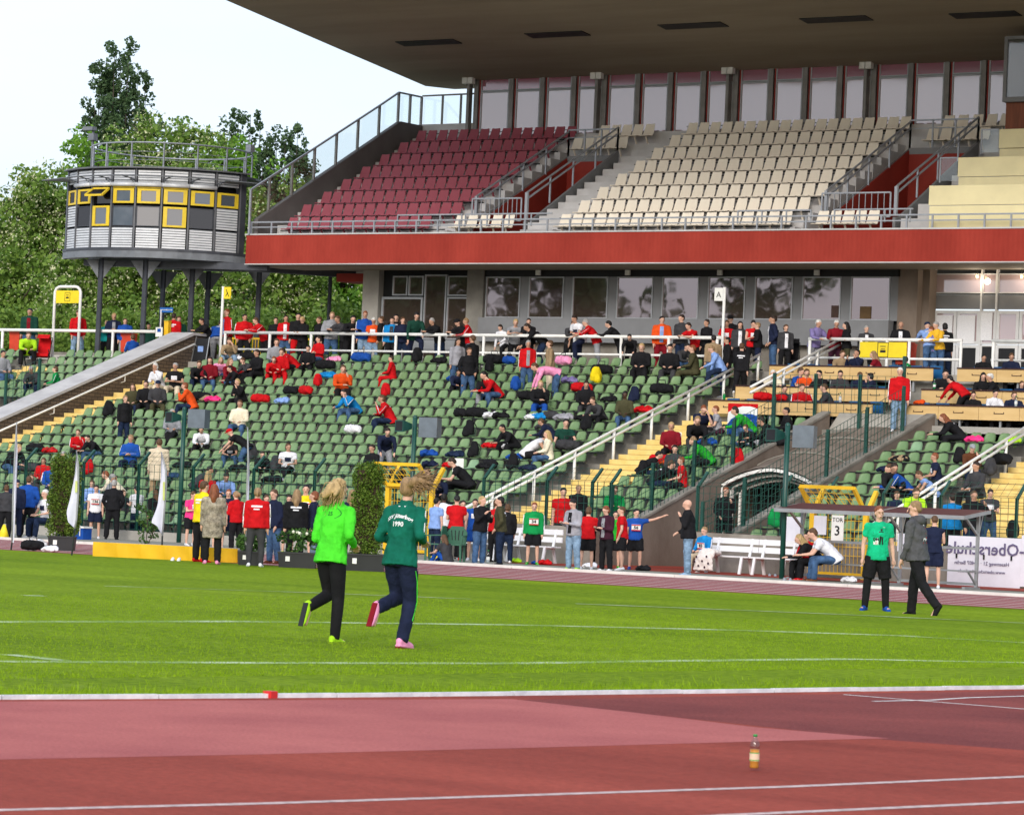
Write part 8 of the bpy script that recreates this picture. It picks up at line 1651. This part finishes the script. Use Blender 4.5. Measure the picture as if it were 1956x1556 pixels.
def bag(label,kind,col,x,y,mode='S',s=1.,cat=None,nm=None):
    if kind not in _bg: _bg[kind]=bagmesh(kind)
    if mode=='S':
        j=min(range(18),key=lambda j: abs(atY(x,y,RY(j))[2]-RZ(j)-.385)); p=atY(x,y,RY(j)+.0); z=RZ(j)+.375; Y=RY(j)-.02
    elif mode=='T': j=min(range(18),key=lambda j: abs(atY(x,y,RY(j)-.3)[2]-RZ(j))); p=atY(x,y,RY(j)-.3); z=RZ(j); Y=RY(j)-.3
    elif mode=='G': p=atZ(x,y,0.); z=0.01; Y=p[1]
    elif mode in 'ABC': Yd,zd=DK[mode]; Y=Yd+.22; p=atY(x,y,Y); z=zd
    names={'pack':'backpack','duffel':'sports_bag','heap':'clothes_heap'}; n_=nm or names[kind]
    t=thing(n_,label,cat or n_.replace('_',' '),(p[0],Y,z),random.uniform(-.5,.9)); t.scale=(s,s,s)
    o=link('cloth' if kind=='heap' else 'bag_body',_bg[kind],t); o.material_slots[0].link='OBJECT'; o.material_slots[0].material=cloth(col)
    if kind=='pack':
        for sx in (-.08,.08): b=MB(); b.tube([(sx,.08,.36),(sx,.15,.25),(sx,.10,.08)],.014,5); b.obj('strap',M_blk,t)
    if kind=='duffel': b=MB(); b.tube([(-.1,-.05,.24),(-.08,0,.34),(.08,0,.34),(.1,-.05,.24)],.012,5); b.obj('handle',M_blk,t)
BAGS='''pack red 737 750 plump red backpack standing on a seat in the middle rows
duffel red 498 763 red sports bag left of the white and blue bag
duffel red 585 746 red and black sports bag in the upper rows, left of two
pack red 607 745 red backpack right of the red sports bag in the upper rows
duffel black 556 745 black sports bag left of the red pair in the upper rows
heap cyan 627 727 heap of blue and black clothes under the black duffel
duffel black 622 708 long black sports bag below the man with folded arms
heap lblue 541 764 white and blue bag lying on a seat
duffel black 384 762 black bag right of the woman in the orange jacket
heap hpink 408 760 raspberry red jacket heap in the left upper rows
heap tan 391 770 small brown bag beside the orange jacket woman
pack black 797 690 black backpack leaning in the top row
duffel black 880 792 black sports bag in the middle rows, leftmost of three
duffel black 911 796 black sports bag in the middle rows, second of three
heap white 940 793 white and red plastic bag between black bags
heap black 957 796 black jacket heap right of the white bag
pack blue 985 753 blue and white backpack under the red jacket woman
duffel black 1010 772 black case left of the woman in blue jeans
heap cyan 1032 795 bright blue towel heap below the woman in blue jeans
duffel dgrey 1053 796 dark grey bag beside the blue towel
heap marl 1079 794 pale grey plastic bag on a seat
heap black 1117 797 black heap with blue sleeves left of the olive jacket man
pack black 1120 826 black backpack with pink print
heap dgrey 1040 820 dark cloth heap above the girl in the cream vest
duffel red 1112 745 red and black sports bag below the bending pink shirt
pack navy 1119 773 dark blue backpack under the red sports bag
pack yellow 1139 725 yellow backpack right of the bending pink shirt
duffel pink 1077 690 pink patterned bag in the top row
heap purple 1088 730 checked blanket hanging over seats
duffel black 1264 758 black and white sports bag near the end of the seats
pack navy 1212 760 navy and white backpack beside the olive jacket man
heap red 1231 778 red jacket right of the navy backpack
duffel blue 973 694 blue sports bag in the top row
duffel black 944 697 black sports bag in the top row left of the blue one
pack black 935 710 black backpack behind the long haired person
heap red 938 846 red and cream bundle left of the white towel
heap white 975 852 big white towel draped over a seat
pack black 897 826 black backpack alone in the middle rows
pack black 906 866 black backpack beside the dark blue jacket
heap djeans 872 864 dark blue jacket lying over a seat
heap blue 820 863 blue, white and red bag behind the mast
heap navy 822 888 navy and white sports jacket on a seat behind the mast
duffel black 937 886 black bag behind the boy writing
heap red 862 896 red and black jacket heap by the boy writing
heap blue 985 876 bright blue rain jacket by the boy in white
pack black 980 894 black backpack below the bright blue rain jacket
duffel black 68 856 black sports bag at the foot of the narrow yellow stairs
heap red 96 856 red plastic bag beside the black sports bag at the stairs
pack black 207 800 black backpack hanging by the man standing on the stairs
duffel dgrey 58 893 grey suitcase left of the child in red
pack red 168 906 red backpack in the lower left rows
pack dgrey 527 890 grey trekking backpack beside the woman in the white T-shirt
heap black 522 912 black jacket below the grey trekking backpack
heap black 455 905 black bag on a seat by the man in the dark T-shirt
duffel white 675 818 white and black bag lying in the middle rows
pack red 1408 886 red backpack left of the tunnel
heap orange 1273 896 orange and yellow jacket left of the boy in red
duffel red 1262 878 red and black sports bag below the woman with the white sheet
pack black 1229 900 big black backpack on the bent person
heap cyan 1420 835 heap of teal and white striped scarves under the TSV flag
heap white 1440 842 white papers and scarves heap right of the teal heap
heap jeans 1425 858 jeans jacket heap in the rows left of the tunnel
heap blue 1352 850 blue bag under the green jacket boy
heap plum 1372 822 purple patterned bag below the red haired woman
pack green 1480 1003 green and black backpack in the first row right of the tunnel
heap black 1722 872 black jackets heap at the tunnel edge
heap navy 1697 893 navy jacket heap at the tunnel edge
heap tan 1718 885 beige bundle beside the navy jacket heap
heap hpink 1862 846 salmon red jacket on the uppermost right row
heap lime 1935 850 lime green jackets heap at the right edge
duffel black 1915 880 black sports bag in the right hand block
pack dgrey 1892 905 grey backpack in the right hand block
pack black 1832 888 black bag left of the man with the hat
heap white 458 694 white and black bag between the seated girls in the upper left rows
duffel black 473 690 black and red bag behind the boy in the grey hoodie
heap red 466 712 red jacket heap under the dark haired boy in black
heap pink 640 693 pink cushions on the top row seats
duffel blue 690 694 blue and red bag in the top row under the blue hoodie man
heap black 840 700 dark heap by the railing post beside the top row
heap blue 870 725 blue and orange jackets heap left of the leather jacket man
duffel black 1150 708 black bag with white print right of the bending pink shirt
heap white 1018 800 white plastic bag between black bags in the middle rows
heap black 1165 765 small black heap in the middle rows right of the navy backpack
duffel dgrey 1085 850 grey rucksack lying near the lower end of the stair rail
heap black 735 893 black jackets over the seats beside the right thuja hedge
pack dgrey 480 872 dark backpack below the bending man with the red cap
heap black 350 897 black jacket behind the first green mast
heap jeans 330 905 folded jeans jacket on a seat left of the first green mast
heap black 930 905 black coats heap in the lowest rows behind the blond photographer
heap navy 1010 905 navy jacket over a low seat beside the stair rail
pack black 1935 1022 black backpack behind the banner at the right edge'''
random.seed(3)
for ln in BAGS.splitlines():
    q=ln.split(' ',4); bag(q[4],q[0],q[1],float(q[2]),float(q[3]),s=random.uniform(1.0,1.3))
bag('plump red bag on the lowest left desk','duffel','red',1457,768,'C'); bag('second red bag on the lowest left desk','duffel','red',1491,768,'C',.8); bag('orange cloth bag on the lowest right desk','heap','orange',1757,770,'C',.8); bag('black bag on the middle left desk','heap','black',1446,738,'B')
bag('white and violet sports clothes lying on the track at the left','heap','white',66,1049,'G',1.3); bag('black bag lying under the white sports clothes','duffel','black',62,1052,'G',.9); bag('white cloth lying right of the violet clothes','heap','white',97,1054,'G',.8)
bag('lime green sports shirt lying by the bench','heap','lime',985,1075,'G',.7); bag('red and blue clothes lying before the bench','heap','red',1041,1079,'G',.8); bag('blue bag beside the red clothes','heap','blue',1026,1078,'G',.6); bag('black cap lying on the apron left of the bald man','heap','black',1229,1090,'G',.8); bag('green bag lying on the white bench','heap','green',1418,1069,'G',.3); bag('white cloth under the first shelter','heap','white',1622,1112,'G',.8); bag('yellow and white wrapping on the ground by the sitting girl','heap','yellow',833,1068,'G',.6); bag('white towel on the apron behind the red haired woman','heap','white',1128,1085,'G',.8)
# shoes standing about
def shoes(label,x,y,c1,mode='G'):
    p=atZ(x,y,0.); t=thing('pair_of_shoes',label,'shoes',(p[0],p[1],-.02),.4)
    me=part('stand','sL'); J=_J['stand']
    for s in (0,.14): o=link('shoe',me,t,loc=(s-J['anL'][0],-J['anL'][1],-.0)); o.material_slots[0].link='OBJECT'; o.material_slots[0].material=cloth(c1)
shoes('white shoes lying before the yellow podium',330,1070,'white'); shoes('grey running shoes under the white bench by the mast',1470,1100,'grey'); shoes('grey running shoes at the foot of the green mast',1498,1108,'grey')
# drinks bottles and small things
def bottle(label,p,h,liquid,lab,cap,lev=.5,M=None):
    t=thing('drinks_bottle',label,'bottle',tuple(p)); r=h*.145; prof=[(0,.0),(.9,.0),(1,.05),(.93,.12),(1,.2),(1,.45),(.93,.5),(1,.62),(.98,.72),(.55,.86),(.38,.9),(.38,.955)]
    def lathe(pr,M_,nm,sm=True,n=16):
        b=MB(); vs=[];k=len(pr)
        for (q,z) in pr:
            for i in range(n): a=2*math.pi*i/n; vs.append((q*r*math.cos(a),q*r*math.sin(a),z*h))
        b.add(vs,[(i*n+j,i*n+(j+1)%n,(i+1)*n+(j+1)%n,(i+1)*n+j) for i in range(k-1) for j in range(n)]); return b.obj(nm,M_,t,sm)
    lathe(prof,M_pet,'bottle_body'); lathe([(0,.012),(.88,.012),(.94,.06),(.88,.12),(.94,.2),(.94,lev),(0,lev)],liquid,'drink'); lathe([(1.02,.22),(1.02,.46)],lab,'label'); lathe([(0,.93),(.45,.93),(.45,1.),(0,1.)],cap,'cap')
    return t
M_pet=clearglass('pet_plastic',(.86,.88,.87)); M_tea=mat('iced_tea',(.62,.24,.03),.3,.1,5); M_lbl=mat('bottle_label',(.7,.66,.5),.5,.1,3,col2=(.75,.35,.2)); M_cap=mat('bottle_cap',(.02,.25,.05),.4,.05)
p=atZ(1440,1471,0.); Zv=(p-CP)@FW; hb=65*Zv/FPX
bt=bottle('plastic bottle with green cap and amber drink standing on the red track',(p[0],p[1],.014),hb,M_tea,M_lbl,M_cap,.56)
b=MB(); r=hb*.145*1.03; b.tube([(0,0,hb*.44),(0,0,hb*.47)],r,16,caps=False); b.obj('label_band',mat('label_green',(.10,.35,.06),.5,.05),bt)
b=MB(); b.tube([(0,0,hb*.23),(0,0,hb*.26)],r,16,caps=False); b.obj('label_band',mat('label_green',(.10,.35,.06),.5,.05),bt)
M_water=mat('water',(.5,.55,.6),.2,.05); 
q=atZ(932,1074,0.); bottle('clear water bottle standing beside the man in the leather jacket',q,.32,M_water,M_wsign,M_cap,.3); q=atY(1375+8,762,90.2)
for (x,row,lab) in ((1383,'C','green bottle at the left end of the lowest left desk'),(1605,'C','clear water bottle before the man in dark grey'),(1785,'B','turquoise bottle at the left end of the middle right desk'),(1941,'C','clear water bottle at the right edge desk')):
    Yd,zd=DK[row]; q=atY(x,760 if row=='C' else 735,Yd+.15); bottle(lab,(q[0],Yd+.15,zd),.3,M_water if 'water' in lab else cloth('green'),cloth('green') if 'green' in lab else M_wsign,M_cap,.6)
p=atZ(156,1030,0.); t=thing('cool_box','blue cool box with a white handle beside the left thuja hedge','box',(p[0],p[1],0)); b=MB(); b.box(-.27,.2,-.18,.18,0,.32); b.obj('box_body',cloth('blue'),t); b=MB(); b.box(-.29,.22,-.2,.2,.32,.37); b.obj('lid',M_wsign,t); b=MB(); b.bar((.1,-.21,.1),(.1,-.21,.4),.02,.02); b.obj('handle',M_wsign,t)
p=atZ(6,1030,0.); t=thing('marker_cone','yellow marker cone at the left edge of the track','cone',(p[0],p[1],0)); b=MB(); b.tube([(0,0,.03),(.02,0,.4)],[.17,.03],12); b.obj('cone_body',M_ysign,t,True); b=MB(); b.box(-.19,.19,-.19,.19,0,.03); b.obj('cone_foot',M_ysign,t)
p=atZ(1290,1080,0.); t=thing('orange_stool','orange topped stool on the red floor left of the bald man','stool',(p[0]+.6,p[1]-2,0)); b=MB(); b.tube([(0,0,.45),(0,0,.5)],.19,14); b.obj('seat',cloth('orange'),t)
for k in range(3): a_=k*2.1; b=MB(); b.bar((.12*math.cos(a_),.12*math.sin(a_),.45),(.17*math.cos(a_),.17*math.sin(a_),0),.02,.02); b.obj('leg',M_steel,t)
for (x,y,Y,lab,c_) in ((1291,838,None,'white sheet of paper held by the woman in dark red','white'),(875,888,None,'white sheet on the lap of the boy writing','white')):
    pp=onS(x,y,.75); t=thing('paper_sheet',lab,'paper',tuple(pp),TH); b=MB(); b.box(-.16,.16,-.003,.003,-.2,.2); b.obj('paper',M_wsign,t)
# blanket over the knees of the boy on the bench and towel on shoulders
M_blk2=mat('spotted_blanket',(.62,.55,.52),.9,.1,12,col2=(.72,.66,.63)); p=atY(1346,1070,75.05); t=thing('fleece_blanket','pale spotted fleece blanket over the knees of the boy with number 83','blanket',(p[0],75.1,0.)); 
me=solid('blanket',[('t',[(0,.45,.5),(0,.05,.53),(0,-.08,.35),(0,-.12,.06)],[(.22,.09),(.24,.11),(.26,.1),(.3,.09)])],.025,6,.06); o=link('blanket_cloth',me,t); o.material_slots[0].link='OBJECT'; o.material_slots[0].material=M_blk2
b=MB()
for (u,z) in ((-.15,.4),(.02,.3),(.14,.42),(-.08,.18),(.1,.15),(.2,.25),(-.2,.28)): b.ball((u,-.22+.05*(z-.2),z),(.028,.03,.03),6,4)
o=b.obj('dots',cloth('plum'),t); o['kind']='stuff'
